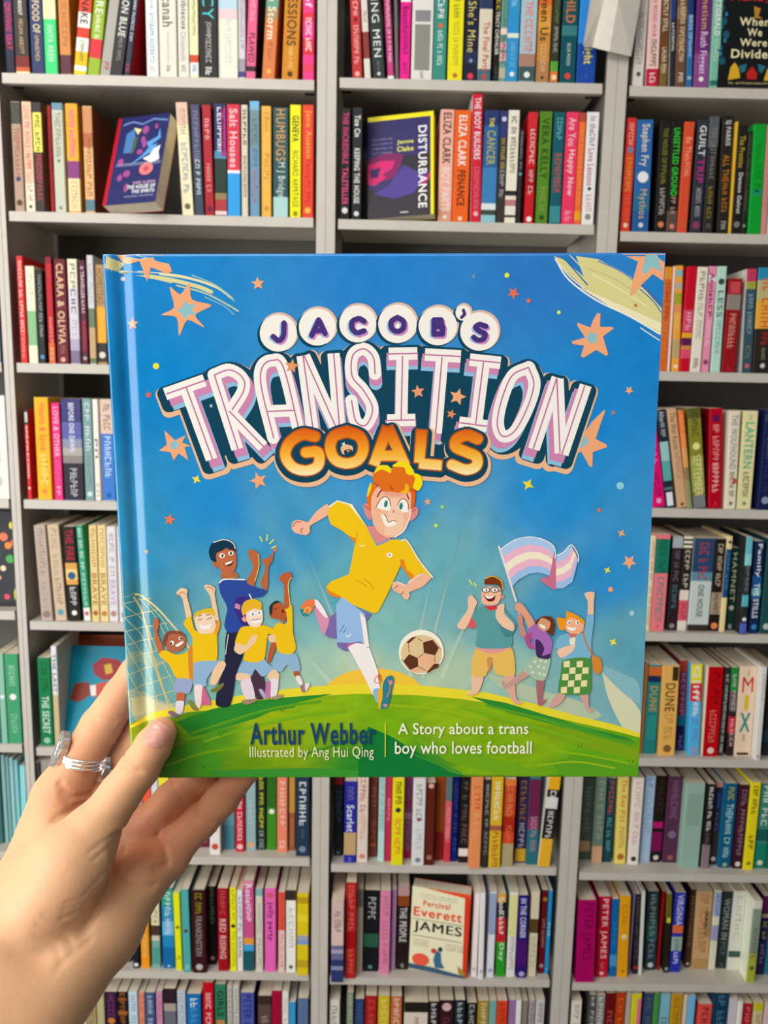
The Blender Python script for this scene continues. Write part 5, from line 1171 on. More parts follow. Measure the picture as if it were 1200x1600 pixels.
S bf6a98 0.6 0 1993,540 2018,871
S bf6a98 0.6 0 2119,568 2026,877
S d0e4ec 0.34 1 355,649 366,660
S d0e4ec 0.34 1 367,649 355,660
S d0e4ec 0.34 1 444,649 455,661
S d0e4ec 0.34 1 455,649 444,661
S d0e4ec 0.34 1 1047,771 1059,782
S d0e4ec 0.34 1 1059,771 1047,782"""),
('printed_star', """P e09a62 0.0 0 784,466 808,468 820,448 825,470 848,476 828,488 829,511 812,496 790,505 799,483
P e89a70 0.0 0 1403,581 1389,597 1397,617 1377,609 1360,622 1362,601 1344,589 1365,585 1370,564 1381,582
P f0a878 0.0 0 1563,580 1566,607 1592,617 1567,628 1566,655 1547,635 1521,642 1534,618 1519,595 1546,601
P e08a58 0.0 0 1531,716 1521,704 1506,707 1514,694 1506,681 1522,685 1532,673 1533,689 1548,695 1533,701"""),
('title_lettering', """P d8b8a8 0.0 1 848,333 845,354 836,375 822,392 804,406 783,414 760,417 738,414 717,405 700,392 687,374 679,354 676,332 680,310 689,290 703,273 721,260 742,251 764,249 786,251 807,260 824,273 838,291 846,311
P d8b8a8 0.0 1 1021,307 1018,328 1009,349 995,366 977,380 956,388 934,391 911,388 891,379 873,366 860,348 851,328 849,306 852,285 861,265 875,247 893,234 914,226 936,223 958,226 979,234 997,248 1010,265 1018,285
P d8b8a8 0.0 1 1199,293 1196,315 1187,335 1173,353 1155,366 1134,375 1112,377 1090,374 1069,366 1051,353 1038,335 1029,315 1027,293 1030,271 1039,251 1053,234 1070,221 1091,212 1113,210 1136,213 1156,221 1174,234 1187,252 1196,272
P d8b8a8 0.0 1 1376,294 1373,316 1365,337 1351,355 1332,369 1311,378 1288,381 1264,378 1243,369 1225,355 1210,337 1202,316 1199,293 1202,271 1211,250 1225,232 1243,219 1265,210 1287,207 1310,210 1332,219 1350,233 1364,251 1373,271
P d8b8a8 0.0 1 1554,304 1551,326 1543,347 1529,365 1510,379 1489,388 1466,391 1443,388 1421,379 1403,365 1388,347 1379,326 1376,303 1379,281 1388,260 1402,242 1420,229 1442,220 1464,217 1487,220 1509,229 1527,243 1542,261 1551,281
P d8b8a8 0.0 1 1738,328 1735,350 1727,371 1713,389 1695,403 1673,412 1650,415 1627,412 1606,403 1587,389 1572,371 1563,350 1560,327 1563,305 1571,284 1585,266 1603,252 1625,244 1647,241 1670,244 1692,253 1711,266 1725,284 1734,305
P d8b8a8 0.0 1 1614,248 1613,257 1609,266 1603,274 1595,280 1586,283 1576,285 1566,283 1557,280 1549,274 1543,266 1539,257 1538,248 1539,238 1543,229 1549,222 1556,216 1565,212 1575,211 1585,212 1594,216 1602,222 1608,229 1612,238
P 0c4258 0.0 1 828,346 825,367 817,386 803,403 786,416 766,424 745,426 723,424 704,416 687,403 674,386 667,367 665,346 668,325 677,306 690,289 707,277 727,269 748,266 769,269 789,277 806,290 818,306 826,326
P 0c4258 0.0 1 1001,320 998,341 990,360 976,377 959,390 939,398 918,400 897,398 877,390 860,377 848,360 840,341 837,320 841,299 849,280 862,264 880,251 899,243 921,241 942,243 961,251 978,264 991,281 999,300
P 0c4258 0.0 1 1179,307 1176,328 1168,347 1155,364 1138,376 1118,384 1096,387 1075,384 1056,376 1039,363 1026,347 1018,327 1015,307 1018,286 1027,267 1040,251 1057,238 1077,230 1098,227 1119,230 1138,238 1155,251 1168,267 1176,286
P 0c4258 0.0 1 1357,308 1354,329 1345,349 1332,366 1314,379 1294,387 1272,390 1250,387 1230,379 1212,366 1199,349 1190,329 1187,307 1190,286 1199,266 1212,249 1230,236 1250,228 1272,225 1294,228 1314,236 1332,249 1345,266 1354,286
P 0c4258 0.0 1 1534,318 1532,339 1524,359 1510,376 1493,389 1472,398 1450,400 1428,397 1408,389 1390,376 1377,359 1368,339 1365,317 1368,296 1376,276 1390,259 1407,246 1427,238 1449,235 1471,238 1491,246 1509,259 1523,276 1531,296
P 0c4258 0.0 1 1718,341 1716,363 1708,383 1695,400 1677,413 1657,422 1635,424 1613,421 1592,413 1574,400 1561,383 1552,363 1549,341 1551,320 1560,300 1573,283 1590,270 1610,261 1632,259 1654,262 1675,270 1692,283 1706,300 1715,320
P 0c4258 0.0 1 1594,261 1593,270 1590,278 1585,285 1578,290 1570,293 1561,294 1552,293 1544,290 1537,285 1531,278 1528,270 1527,261 1528,253 1531,245 1536,238 1543,233 1551,230 1560,228 1569,230 1577,233 1584,238 1590,245 1593,253
P f4eee4 0.0 1 840,338 837,356 831,373 821,388 808,401 792,410 774,416 756,418 738,416 721,410 705,400 693,388 683,372 678,355 676,338 679,320 685,303 695,288 709,275 724,266 742,260 760,258 778,260 795,266 810,276 823,288 832,303 838,320
P f4eee4 0.0 1 1012,312 1010,330 1004,347 994,362 981,375 965,384 948,390 929,392 911,390 894,384 879,375 866,362 856,347 851,330 849,312 851,294 858,277 868,262 881,250 896,240 914,234 932,233 950,235 967,240 983,250 995,263 1005,278 1011,294
P f4eee4 0.0 1 1190,299 1188,317 1182,334 1172,349 1159,361 1144,371 1126,377 1108,379 1090,377 1072,371 1057,361 1044,348 1034,333 1029,316 1027,299 1029,281 1035,264 1045,249 1058,236 1074,227 1091,221 1109,219 1127,221 1144,227 1160,237 1173,249 1182,264 1188,281
P f4eee4 0.0 1 1368,299 1366,318 1360,335 1350,351 1336,364 1320,374 1302,380 1283,382 1264,380 1246,374 1230,364 1217,351 1207,335 1201,317 1199,299 1201,281 1207,263 1217,248 1231,235 1247,225 1265,219 1283,217 1302,219 1320,225 1336,235 1349,248 1359,264 1366,281
P f4eee4 0.0 1 1546,309 1544,328 1538,345 1528,361 1514,374 1498,384 1481,390 1462,392 1443,390 1425,384 1409,374 1395,361 1385,345 1379,327 1376,309 1378,291 1385,273 1395,258 1408,245 1424,235 1442,229 1460,227 1479,229 1497,235 1513,245 1527,258 1537,274 1543,291
P f4eee4 0.0 1 1729,333 1728,352 1722,369 1712,385 1699,398 1683,408 1665,414 1646,416 1627,414 1609,408 1593,398 1579,385 1569,369 1562,351 1560,333 1562,314 1568,297 1578,281 1591,268 1607,259 1625,253 1643,251 1662,253 1680,259 1696,269 1710,282 1720,297 1727,315
P f4eee4 0.0 1 1605,253 1605,261 1602,267 1598,274 1593,279 1587,283 1580,285 1572,286 1565,285 1557,283 1551,279 1546,274 1541,267 1539,260 1538,253 1539,246 1541,239 1545,233 1550,227 1557,224 1564,221 1571,220 1579,221 1586,224 1592,228 1598,233 1602,239 1604,246
S 90c0e0 2.35 1 777,301 773,353 753,375 728,358
S 90c0e0 2.35 0 898,353 930,287 957,345
S 90c0e0 2.35 0 906,334 952,331
S 90c0e0 2.35 1 1130,293 1107,282 1079,293 1076,323 1098,343 1129,335
S 90c0e0 2.35 1 1276,277 1302,294 1302,324 1276,338 1251,324 1251,294 1276,277
S 90c0e0 2.35 0 1437,288 1437,349
S 90c0e0 2.35 0 1437,288 1468,289 1471,313 1437,316
S 90c0e0 2.35 0 1437,316 1477,319 1474,349 1437,349
S 90c0e0 2.35 1 1666,316 1637,308 1621,322 1641,338 1663,350 1655,372 1630,374 1613,363
S 90c0e0 1.43 0 1573,242 1579,259 1565,272
S c88ac0 2.35 1 791,303 787,356 767,378 742,361
S c88ac0 2.35 0 912,356 944,290 971,348
S c88ac0 2.35 0 920,337 966,334
S c88ac0 2.35 1 1144,296 1121,285 1093,296 1090,326 1112,346 1143,337
S c88ac0 2.35 1 1290,280 1316,296 1316,327 1290,340 1265,327 1265,296 1290,280
S c88ac0 2.35 0 1451,291 1451,352
S c88ac0 2.35 0 1451,291 1482,291 1485,316 1451,319
S c88ac0 2.35 0 1451,319 1491,322 1488,352 1451,352
S c88ac0 2.35 1 1680,319 1651,311 1635,325 1655,341 1678,352 1670,374 1644,377 1627,366
S c88ac0 1.43 0 1573,242 1579,259 1565,272
S 46327a 2.35 1 784,295 780,348 760,370 735,353
S 46327a 2.35 0 905,348 937,282 964,340
S 46327a 2.35 0 913,329 959,326
S 46327a 2.35 1 1137,288 1114,277 1086,288 1083,318 1105,337 1136,329
S 46327a 2.35 1 1283,272 1309,288 1309,318 1283,332 1258,318 1258,288 1283,272
S 46327a 2.35 0 1444,283 1444,344
S 46327a 2.35 0 1444,283 1475,283 1478,308 1444,310
S 46327a 2.35 0 1444,310 1484,313 1481,344 1444,344
S 46327a 2.35 1 1673,311 1644,303 1628,316 1648,333 1670,344 1662,366 1637,369 1620,358
S 46327a 1.43 0 1573,242 1579,259 1565,272
S e8b890 11.18 1 917,813 859,805 801,842 782,900 816,952 880,967 929,944 930,886 875,886
S e8b890 11.18 1 1061,791 1119,814 1136,866 1112,918 1060,935 1008,918 986,866 1004,814 1061,791
S e8b890 11.18 0 1182,944 1246,774
S e8b890 11.18 0 1246,774 1324,945
S e8b890 11.18 0 1205,901 1298,901
S e8b890 11.18 0 1399,786 1388,933
S e8b890 11.18 0 1388,936 1490,945
S e8b890 11.18 1 1650,827 1604,809 1558,826 1553,861 1599,884 1646,908 1647,948 1600,966 1536,942
S 0c4258 9.46 1 911,802 854,793 795,830 777,888 810,941 874,955 924,932 925,874 870,874
S 0c4258 9.46 1 1056,779 1113,802 1130,854 1107,906 1054,924 1002,906 980,854 998,802 1056,779
S 0c4258 9.46 0 1176,933 1240,762
S 0c4258 9.46 0 1240,762 1318,933
S 0c4258 9.46 0 1200,889 1292,889
S 0c4258 9.46 0 1393,774 1382,922
S 0c4258 9.46 0 1382,925 1484,934
S 0c4258 9.46 1 1644,815 1598,798 1552,815 1547,850 1593,873 1640,896 1641,937 1594,954 1530,931
S b4521a 5.73 1 911,793 854,784 796,822 777,880 811,932 874,947 924,923 925,865 870,865
S b4521a 5.73 1 1056,771 1113,794 1130,846 1107,898 1054,915 1002,897 980,845 998,793 1056,771
S b4521a 5.73 0 1176,924 1240,754
S b4521a 5.73 0 1240,754 1318,924
S b4521a 5.73 0 1200,881 1292,881
S b4521a 5.73 0 1393,766 1382,913
S b4521a 5.73 0 1382,916 1484,925
S b4521a 5.73 1 1644,806 1598,789 1552,806 1546,841 1593,864 1640,887 1640,928 1594,945 1530,922
G - 4.59 1 911,793 854,784 796,822 777,880 811,932 874,947 924,923 925,865 870,865
G - 4.59 1 1056,771 1113,794 1130,846 1107,898 1054,915 1002,897 980,845 998,793 1056,771
G - 4.59 0 1176,924 1240,754
G - 4.59 0 1240,754 1318,924
G - 4.59 0 1200,881 1292,881
G - 4.59 0 1393,766 1382,913
G - 4.59 0 1382,916 1484,925
G - 4.59 1 1644,806 1598,789 1552,806 1546,841 1593,864 1640,887 1640,928 1594,945 1530,922
S e8e8e0 0.46 1 1032,825 1050,831
S e8e8e0 0.46 1 1044,819 1038,837
S d8905a 0.46 1 1052,854 1069,860
S d8905a 0.46 1 1064,848 1058,866
S f0d0a0 0.46 1 1468,820 1486,826
S f0d0a0 0.46 1 1480,815 1474,832"""),
('printed_footballer', """P f6ecc8 0.0 0 969,1110 1010,1083 1077,1102 1141,1202 1133,1213 1069,1152 972,1121
P f0b898 0.0 1 965,1100 912,1136 874,1183 836,1173 804,1183 798,1212 816,1235 865,1245 883,1228 885,1201 949,1163 968,1144
S b02a3a 0.37 1 802,1208 817,1185 843,1182
S b02a3a 0.37 1 846,1235 839,1224 852,1212
P e08a86 0.0 0 1140,1202 1174,1205 1249,1248 1253,1282 1189,1290 1151,1236
P f4dcd0 0.0 0 1264,1469 1287,1465 1325,1481 1337,1500 1447,1438 1439,1430 1401,1422 1348,1449 1325,1484 1342,1536 1322,1551 1291,1516 1258,1496
P f0b898 0.0 1 1337,1473 1401,1426 1443,1442 1402,1489 1341,1516 1337,1547 1318,1551 1302,1528 1272,1512 1261,1492 1276,1469 1318,1484
S b02a3a 0.37 1 1268,1498 1287,1484
S b02a3a 0.37 1 1299,1528 1314,1512
P e8881c 0.0 1 952,1499 967,1472 1020,1507 1035,1539 997,1540 967,1527
P 7a6aa8 0.0 1 949,1673 973,1630 1011,1618 1006,1733 956,1731 941,1709
P dc90b0 0.0 1 897,1594 924,1586 965,1641 945,1713 930,1709 908,1641
P f6e8ea 0.0 1 886,1554 913,1554 943,1598 957,1637 942,1633 905,1586
P e87a4a 0.0 1 832,1586 867,1550 898,1554 893,1594 858,1621
P 2a8a8a 0.0 1 828,1601 843,1594 858,1617 870,1625 843,1629
S f0c030 0.57 1 847,1613 859,1590 878,1594 870,1617
P f2c414 0.0 0 964,1152 968,1121 1010,1089 1062,1106 1141,1205 1189,1298 1242,1267 1295,1267 1325,1275 1386,1375 1439,1442 1397,1421 1348,1457 1299,1387 1249,1500 1195,1610 1172,1617 1081,1578 1020,1535 967,1507 953,1491 975,1464 1059,1429 1091,1274 1083,1267 1023,1220 979,1197
P e8881c 0.0 0 1295,1360 1299,1391 1348,1459 1363,1438 1325,1406 1314,1360
P e8881c 0.0 0 1053,1243 1095,1263 1092,1286
S c88a1c 0.32 1 1089,1457 1120,1472 1142,1492
S c88a1c 0.32 1 1127,1449 1158,1476 1174,1504
S c88a1c 0.32 1 1099,1228 1095,1267
P 8c9ab8 0.0 0 1140,1205 1189,1298 1249,1271 1242,1261 1193,1286 1152,1221
S f6ece4 0.63 1 1302,1271 1329,1275 1386,1368 1447,1446
S f4f0e0 0.34 1 1107,1295 1137,1296
P f4f0e4 0.0 1 1261,1340 1257,1348 1247,1351 1237,1348 1233,1339 1237,1331 1247,1328 1257,1331
P b08aa8 0.0 1 1253,1339 1250,1343 1244,1343 1241,1339 1244,1335 1250,1335
P 7a6aa8 0.0 1 1002,1757 1056,1757 1122,1750 1118,1770 1048,1802 1006,1781
P d85a90 0.0 1 1048,1769 1095,1762 1079,1794 1056,1790
P 7a6aa8 0.0 0 1104,1598 1165,1622 1134,1658 1126,1642
P 96bce4 0.0 0 997,1578 1024,1537 1081,1578 1130,1618 1141,1682 1148,1786 1110,1754 1056,1761 1001,1757
P f6ece4 0.0 0 1107,1610 1134,1642 1152,1782 1129,1778 1118,1682
S 5a6aa0 0.32 1 1014,1709 1034,1673
S 5a6aa0 0.32 1 1030,1713 1043,1689
S f4f6f8 0.43 1 1041,1721 1052,1731 1066,1717
P f6ece8 0.0 1 1052,1782 1095,1762 1141,1782 1187,1915 1202,1997 1171,2021 1140,1956 1071,1818
P f6f2ec 0.0 0 1141,1786 1152,1784 1194,1907 1190,1940
P 88b8e0 0.0 1 1167,1997 1196,1985 1202,2030 1186,2059
P f0b41c 0.0 1 1190,1997 1217,1989 1209,2079 1194,2083
P 2f7e90 0.0 1 1214,1968 1233,1928 1260,1924 1266,1956 1241,2071 1217,2087 1202,2083 1213,2030
S e87a4a 0.46 1 1241,1944 1249,1981 1233,2030
P c890a0 0.0 1 1262,1956 1259,1963 1252,1966 1246,1963 1243,1956 1246,1949 1252,1946 1259,1949
P c890a0 0.0 1 1238,2071 1234,2077 1227,2079 1219,2077 1216,2071 1219,2065 1227,2063 1234,2065
S e0603a 0.4 1 1202,1960 1175,1952 1190,1923 1210,1956
S e0603a 0.4 1 1202,1948 1194,1915 1208,1932
P e08a86 0.0 1 1127,1110 1136,1097 1159,1110 1164,1173 1145,1166 1134,1141
P e08a86 0.0 1 1345,1128 1364,1114 1379,1125 1374,1156 1351,1177 1340,1177
S a01828 0.29 1 1132,1107 1159,1129
S a01828 0.29 1 1369,1125 1347,1140
P e87018 0.0 1 1146,1093 1143,1066 1156,1035 1167,1004 1190,1018 1197,1079 1166,1135
P e06414 0.0 1 1333,1032 1364,1039 1364,1087 1356,1121 1340,1128
P f0b898 0.0 1 1166,1066 1197,1021 1252,1045 1340,1045 1345,1094 1342,1149 1316,1222 1275,1253 1238,1257 1200,1235 1176,1201 1164,1148
P f4c8a8 0.0 1 1251,1080 1286,1073 1313,1087 1306,1218 1272,1246 1224,1239 1238,1149
P e8a488 0.0 0 1217,1045 1320,1049 1313,1063 1265,1069 1224,1059
S f6ece4 0.57 1 1344,1128 1337,1170 1313,1225 1272,1255
P e07018 0.0 1 1172,994 1177,956 1211,932 1252,943 1292,912 1340,919 1353,960 1391,970 1396,1011 1374,1042 1337,1035 1316,1052 1258,1045 1217,1042 1197,1018
P f8dc10 0.0 1 1177,960 1197,926 1238,924 1255,943 1252,960 1238,953 1211,943
P f8dc10 0.0 1 1258,929 1292,907 1329,912 1353,943 1350,970 1323,960 1313,933
P f8dc10 0.0 1 1353,960 1387,970 1398,1008 1381,1039 1354,1025 1364,987
P f2b818 0.0 1 1319,1008 1336,1021 1330,1052 1292,1049 1316,1035
P f8dc10 0.0 1 1150,1031 1163,1000 1165,1024 1153,1059 1144,1066
S 8a2010 0.29 1 1252,1011 1258,1035 1265,1028
S 8a2010 0.29 1 1340,1033 1367,1040
S 8a1420 0.57 1 1192,1069 1200,1052 1212,1037
S 8a1420 0.57 1 1326,1054 1336,1080
P faf2ea 0.0 1 1187,1114 1207,1079 1231,1067 1248,1086 1251,1128 1224,1130
P faf2ea 0.0 1 1284,1114 1296,1083 1316,1080 1332,1100 1333,1137 1306,1137
S 7a1018 0.34 1 1187,1114 1207,1079 1231,1067 1248,1086 1252,1112
S 7a1018 0.34 1 1284,1111 1297,1082 1316,1079 1332,1100 1333,1128
P 2f8078 0.0 1 1239,1102 1237,1109 1234,1114 1230,1116 1226,1116 1224,1112 1222,1106 1223,1099 1225,1092 1228,1087 1232,1084 1236,1085 1238,1088 1239,1094
P 2f8078 0.0 1 1308,1113 1306,1120 1303,1125 1299,1128 1295,1127 1293,1123 1291,1117 1292,1110 1294,1103 1297,1098 1301,1095 1304,1096 1307,1100 1308,1106
P c88a70 0.0 0 1265,1124 1272,1140 1260,1142
P faf0e0 0.0 1 1209,1155 1221,1147 1231,1159 1241,1185 1265,1178 1280,1183 1275,1197 1251,1206 1227,1201
S 7a1818 0.29 1 1221,1147 1233,1162 1242,1185 1265,1178 1280,1183
P d0785a 0.0 1 1185,1121 1184,1123 1181,1122 1181,1120 1184,1119
P d0785a 0.0 1 1195,1128 1194,1130 1192,1129 1192,1127 1194,1126
P d0785a 0.0 1 1178,1119 1177,1121 1175,1120 1175,1118 1177,1117
P d0785a 0.0 1 1288,1145 1286,1147 1284,1146 1284,1144 1286,1143
P d0785a 0.0 1 1301,1149 1300,1151 1298,1150 1298,1148 1300,1147
P d0785a 0.0 1 1315,1152 1314,1154 1311,1153 1311,1151 1314,1150
P d0785a 0.0 1 1206,1135 1204,1137 1202,1136 1202,1133 1204,1133"""),
('printed_ball', """P f6f0dc 0.0 1 1502,1806 1500,1831 1492,1854 1479,1875 1463,1892 1443,1905 1420,1913 1397,1916 1373,1913 1350,1905 1330,1892 1313,1874 1300,1853 1293,1830 1290,1806 1293,1781 1300,1758 1313,1738 1330,1721 1350,1708 1372,1700 1395,1697 1419,1700 1441,1708 1461,1721 1478,1738 1491,1759 1499,1782
P e0c494 0.0 1 1493,1817 1490,1841 1481,1864 1465,1884 1446,1899 1422,1908 1397,1911 1372,1908 1348,1898 1328,1883 1313,1864 1303,1841 1300,1816 1303,1792 1313,1769 1328,1750 1348,1735 1371,1726 1396,1722 1421,1726 1444,1735 1464,1750 1480,1770 1490,1792
P eab48c 0.0 0 1382,1837 1407,1814 1459,1825 1460,1864 1422,1898 1352,1909 1344,1895 1382,1880
P 5e3420 0.0 0 1404,1759 1449,1746 1479,1785 1462,1823 1408,1811
P 5e3420 0.0 0 1311,1852 1339,1816 1380,1836 1382,1877 1343,1895
P 5e3420 0.0 0 1457,1864 1482,1865 1475,1882 1432,1909 1421,1907
P 5e3420 0.0 0 1326,1760 1351,1735 1375,1730 1336,1765
S 6a4028 0.29 1 1336,1767 1339,1808
S 6a4028 0.29 1 1380,1835 1408,1813
S 6a4028 0.29 1 1376,1738 1402,1754
S 6a4028 0.29 1 1461,1825 1461,1859
S 6a4028 0.29 1 1382,1877 1417,1897
S 6a4028 0.29 1 1479,1785 1488,1791
S 6a4028 0.29 1 1311,1852 1301,1841"""),
('printed_cheering_crowd', """P 26263e 0.0 1 483,1705 545,1711 556,1817 522,1906 488,2067 420,2067 435,1965 466,1876
P 4a3446 0.0 1 587,1924 613,1882 647,1912 661,2020 615,2038
S e8e0dc 0.34 1 491,1717 474,1817
P 2c4a9c 0.0 1 455,1474 481,1454 564,1454 592,1463 625,1491 680,1506 651,1537 606,1543 583,1589 585,1682 500,1711 473,1676 490,1589 462,1525
P 3a2c84 0.0 1 539,1537 606,1543 582,1595 585,1688 557,1676 521,1595
P b8683c 0.0 1 464,1445 542,1445 538,1422 482,1411
S f6f0e4 0.57 1 458,1468 486,1452 576,1454
P b8683c 0.0 1 584,1463 616,1394 596,1343 602,1312 640,1326 644,1389 625,1463 614,1486
P b8683c 0.0 1 647,1474 672,1400 659,1360 690,1349 713,1318 706,1366 688,1394 683,1480 674,1506
S f0d860 0.34 1 643,1332 644,1389 623,1463
P c06a44 0.0 1 445,1365 452,1326 492,1303 535,1320 539,1383 521,1422 482,1428 458,1399
P b8683c 0.0 1 428,1365 445,1360 455,1394 439,1394
P 10344c 0.0 1 414,1320 432,1280 487,1267 526,1281 538,1320 503,1303 475,1317 446,1331 448,1371 423,1360
S f0e8c0 0.4 1 437,1278 487,1265 526,1281 537,1309
S 20201e 0.52 1 452,1323 475,1312
S 20201e 0.52 1 502,1309 522,1309
P faf4ea 0.0 1 488,1340 485,1347 479,1351 470,1351 464,1346 462,1340 464,1333 471,1329 479,1329 486,1333
P faf4ea 0.0 1 528,1329 525,1335 519,1339 512,1339 506,1335 503,1329 506,1323 512,1320 520,1320 526,1323
P 2a1a14 0.0 1 482,1340 480,1346 477,1348 473,1346 472,1340 474,1335 477,1333 481,1335
P 2a1a14 0.0 1 521,1329 520,1334 516,1336 513,1334 511,1329 513,1324 516,1322 520,1324
P 6a2018 0.0 1 484,1377 523,1363 525,1377 505,1391 486,1385
P faf4ea 0.0 1 486,1377 523,1364 517,1374 494,1384
P c88aa0 0.0 0 530,1566 552,1575 549,1598 524,1589
P ecc8a0 0.0 1 255,1519 279,1493 309,1502 305,1531 323,1629 300,1646 282,1542
P ecc8a0 0.0 1 385,1485 413,1479 438,1497 434,1525 449,1647 424,1635 414,1537
S c85a4a 0.32 1 263,1531 283,1513 300,1525
S c85a4a 0.32 1 396,1491 418,1491 429,1508
P efc218 0.0 1 283,1664 318,1629 337,1699 410,1705 446,1647 454,1670 438,1723 433,1840 381,1867 325,1858 312,1834 322,1734
P e89a30 0.0 1 440,1647 454,1670 438,1720 427,1711
P 90b4d4 0.0 1 322,1858 428,1846 450,1840 415,1888 379,1941 377,1971 315,1968
P ecc8a0 0.0 1 412,1894 450,1846 475,1864 447,1924 423,1965 395,1959
P f0dcd8 0.0 1 321,1971 360,1971 351,2055 339,2085 323,2055
P d06a90 0.0 1 363,1971 397,2061 368,2067 351,2061
P 7a7a3a 0.0 1 394,1995 458,1956 457,1974 428,2001
P 8a8a48 0.0 1 283,2043 306,2049 336,2091 310,2091
P f0d4b8 0.0 1 336,1652 346,1618 419,1618 434,1676 410,1711 354,1711
P e2b828 0.0 1 328,1647 341,1612 392,1592 426,1595 430,1629 391,1612 346,1629
P faf0ea 0.0 1 358,1670 383,1676 409,1667 402,1690 366,1690
S 5a3020 0.32 1 351,1647 370,1644
S 5a3020 0.32 1 393,1644 418,1635
S 6a3a20 0.43 1 354,1629 368,1623
S 6a3a20 0.43 1 391,1623 408,1621
P c06a44 0.0 1 143,1646 166,1640 166,1681 159,1710 184,1793 163,1816 151,1775 143,1704
P efc218 0.0 1 160,1816 189,1793 242,1816 288,1805 320,1775 316,1935 270,1947 232,1923 206,1864
P d88a34 0.0 1 299,1799 320,1775 316,1941 299,1941
P 9aa8cc 0.0 1 237,1935 310,1941 296,2007 228,2001
P c06a44 0.0 1 236,2007 273,2007 269,2049 235,2049
P e8dcec 0.0 1 232,2049 269,2049 255,2109 229,2103
P 8a7088 0.0 1 189,2103 207,2094 243,2121 217,2127
P b06848 0.0 1 189,1746 207,1716 253,1705 288,1728 286,1775 248,1804 204,1793
P 8a4838 0.0 1 183,1740 208,1702 264,1702 291,1728 252,1713 212,1722 196,1775 185,1769
P faf4ea 0.0 1 235,1757 232,1765 224,1768 217,1765 215,1757 218,1750 225,1747 232,1750
P 2a1a14 0.0 1 225,1760 223,1766 218,1766 216,1760 219,1754 223,1754
P faf4ea 0.0 1 270,1737 268,1744 263,1746 259,1744 257,1737 259,1730 264,1728 269,1730
P 2a1a14 0.0 1 270,1737 268,1742 264,1742 262,1737 264,1732 268,1732
P faf4ea 0.0 1 241,1769 276,1749 276,1760 249,1778
P 90b4d4 0.0 1 558,1853 648,1835 673,1862 699,1889 646,1926 612,1889 589,1926 533,1903
P ecc8a0 0.0 1 528,1907 585,1916 588,1971 566,1958 549,1948 519,1939
P e4d4e0 0.0 1 540,1953 588,1939 608,2036 564,2040
P ecc8a0 0.0 1 667,1921 699,1889 724,1912 719,1953 680,1944
P e8dce4 0.0 1 680,1940 721,1944 709,2022 682,2027
P c07aa0 0.0 1 662,1958 684,1949 678,2031 656,2027
P a08868 0.0 1 542,2045 608,2036 609,2050 563,2066
P a89070 0.0 1 687,2027 735,2015 739,2027 704,2041
P b0a8c8 0.0 1 626,1988 644,1990 660,2022 651,2036 632,2008
P efc218 0.0 1 520,1767 549,1686 601,1677 657,1673 704,1691 729,1718 711,1731 677,1718 657,1835 613,1855 559,1844 567,1789
P ecc8a0 0.0 1 515,1794 529,1758 567,1771 599,1726 625,1722 620,1749 589,1785 544,1816
P ecc8a0 0.0 1 677,1727 699,1718 729,1718 767,1745 745,1763 685,1754
P f2d8c0 0.0 1 576,1624 581,1601 646,1588 655,1650 631,1682 596,1677 578,1650
P e8a888 0.0 1 556,1641 570,1630 577,1655 565,1655
P e6b428 0.0 1 556,1592 574,1557 617,1546 651,1566 646,1601 616,1592 581,1610 563,1628
S f8f4ec 0.52 1 594,1522 606,1548
P faf6f0 0.0 1 621,1619 618,1626 611,1631 602,1631 594,1626 592,1619 595,1612 602,1607 611,1607 619,1612
P 7090b0 0.0 1 614,1620 612,1625 608,1627 605,1625 603,1620 605,1615 609,1613 612,1615
P faf6f0 0.0 1 652,1613 650,1620 644,1624 636,1624 630,1620 628,1613 631,1605 637,1601 644,1601 650,1605
P 7090b0 0.0 1 643,1613 641,1618 638,1620 635,1618 634,1613 636,1608 639,1605 642,1608
P faf4ee 0.0 1 601,1650 623,1646 647,1641 642,1659 614,1664
S 6a3a28 0.29 1 601,1648 623,1647 647,1641
P b85a30 0.0 1 670,1839 689,1763 717,1763 687,1848 673,1858
P 90b4d4 0.0 1 714,1812 805,1813 825,1894 794,1903 764,1867 733,1903 695,1880
P efc218 0.0 1 704,1682 730,1660 756,1669 769,1651 760,1584 792,1580 794,1709 807,1785 779,1815 723,1803 711,1731
P c05c34 0.0 1 756,1588 756,1478 735,1452 753,1425 787,1419 793,1443 777,1478 781,1580
S f0e060 0.37 1 793,1443 777,1480 784,1580
P b85a30 0.0 1 688,1633 689,1588 711,1559 741,1566 766,1615 756,1660 731,1646
P 20342c 0.0 1 686,1615 689,1579 716,1555 737,1562 706,1575 697,1624
P 7a1c14 0.0 1 745,1597 755,1602 753,1615 744,1611
S 3a1a10 0.29 1 704,1597 721,1591
P b85a30 0.0 1 792,1903 812,1897 822,1922 798,1924
P f0e4e0 0.0 1 802,1928 822,1922 837,1963 819,1967
P a07880 0.0 1 823,1972 845,1963 845,2000 831,2002
P e8dcdc 0.0 1 845,1963 867,1958 867,1972 849,2000"""),
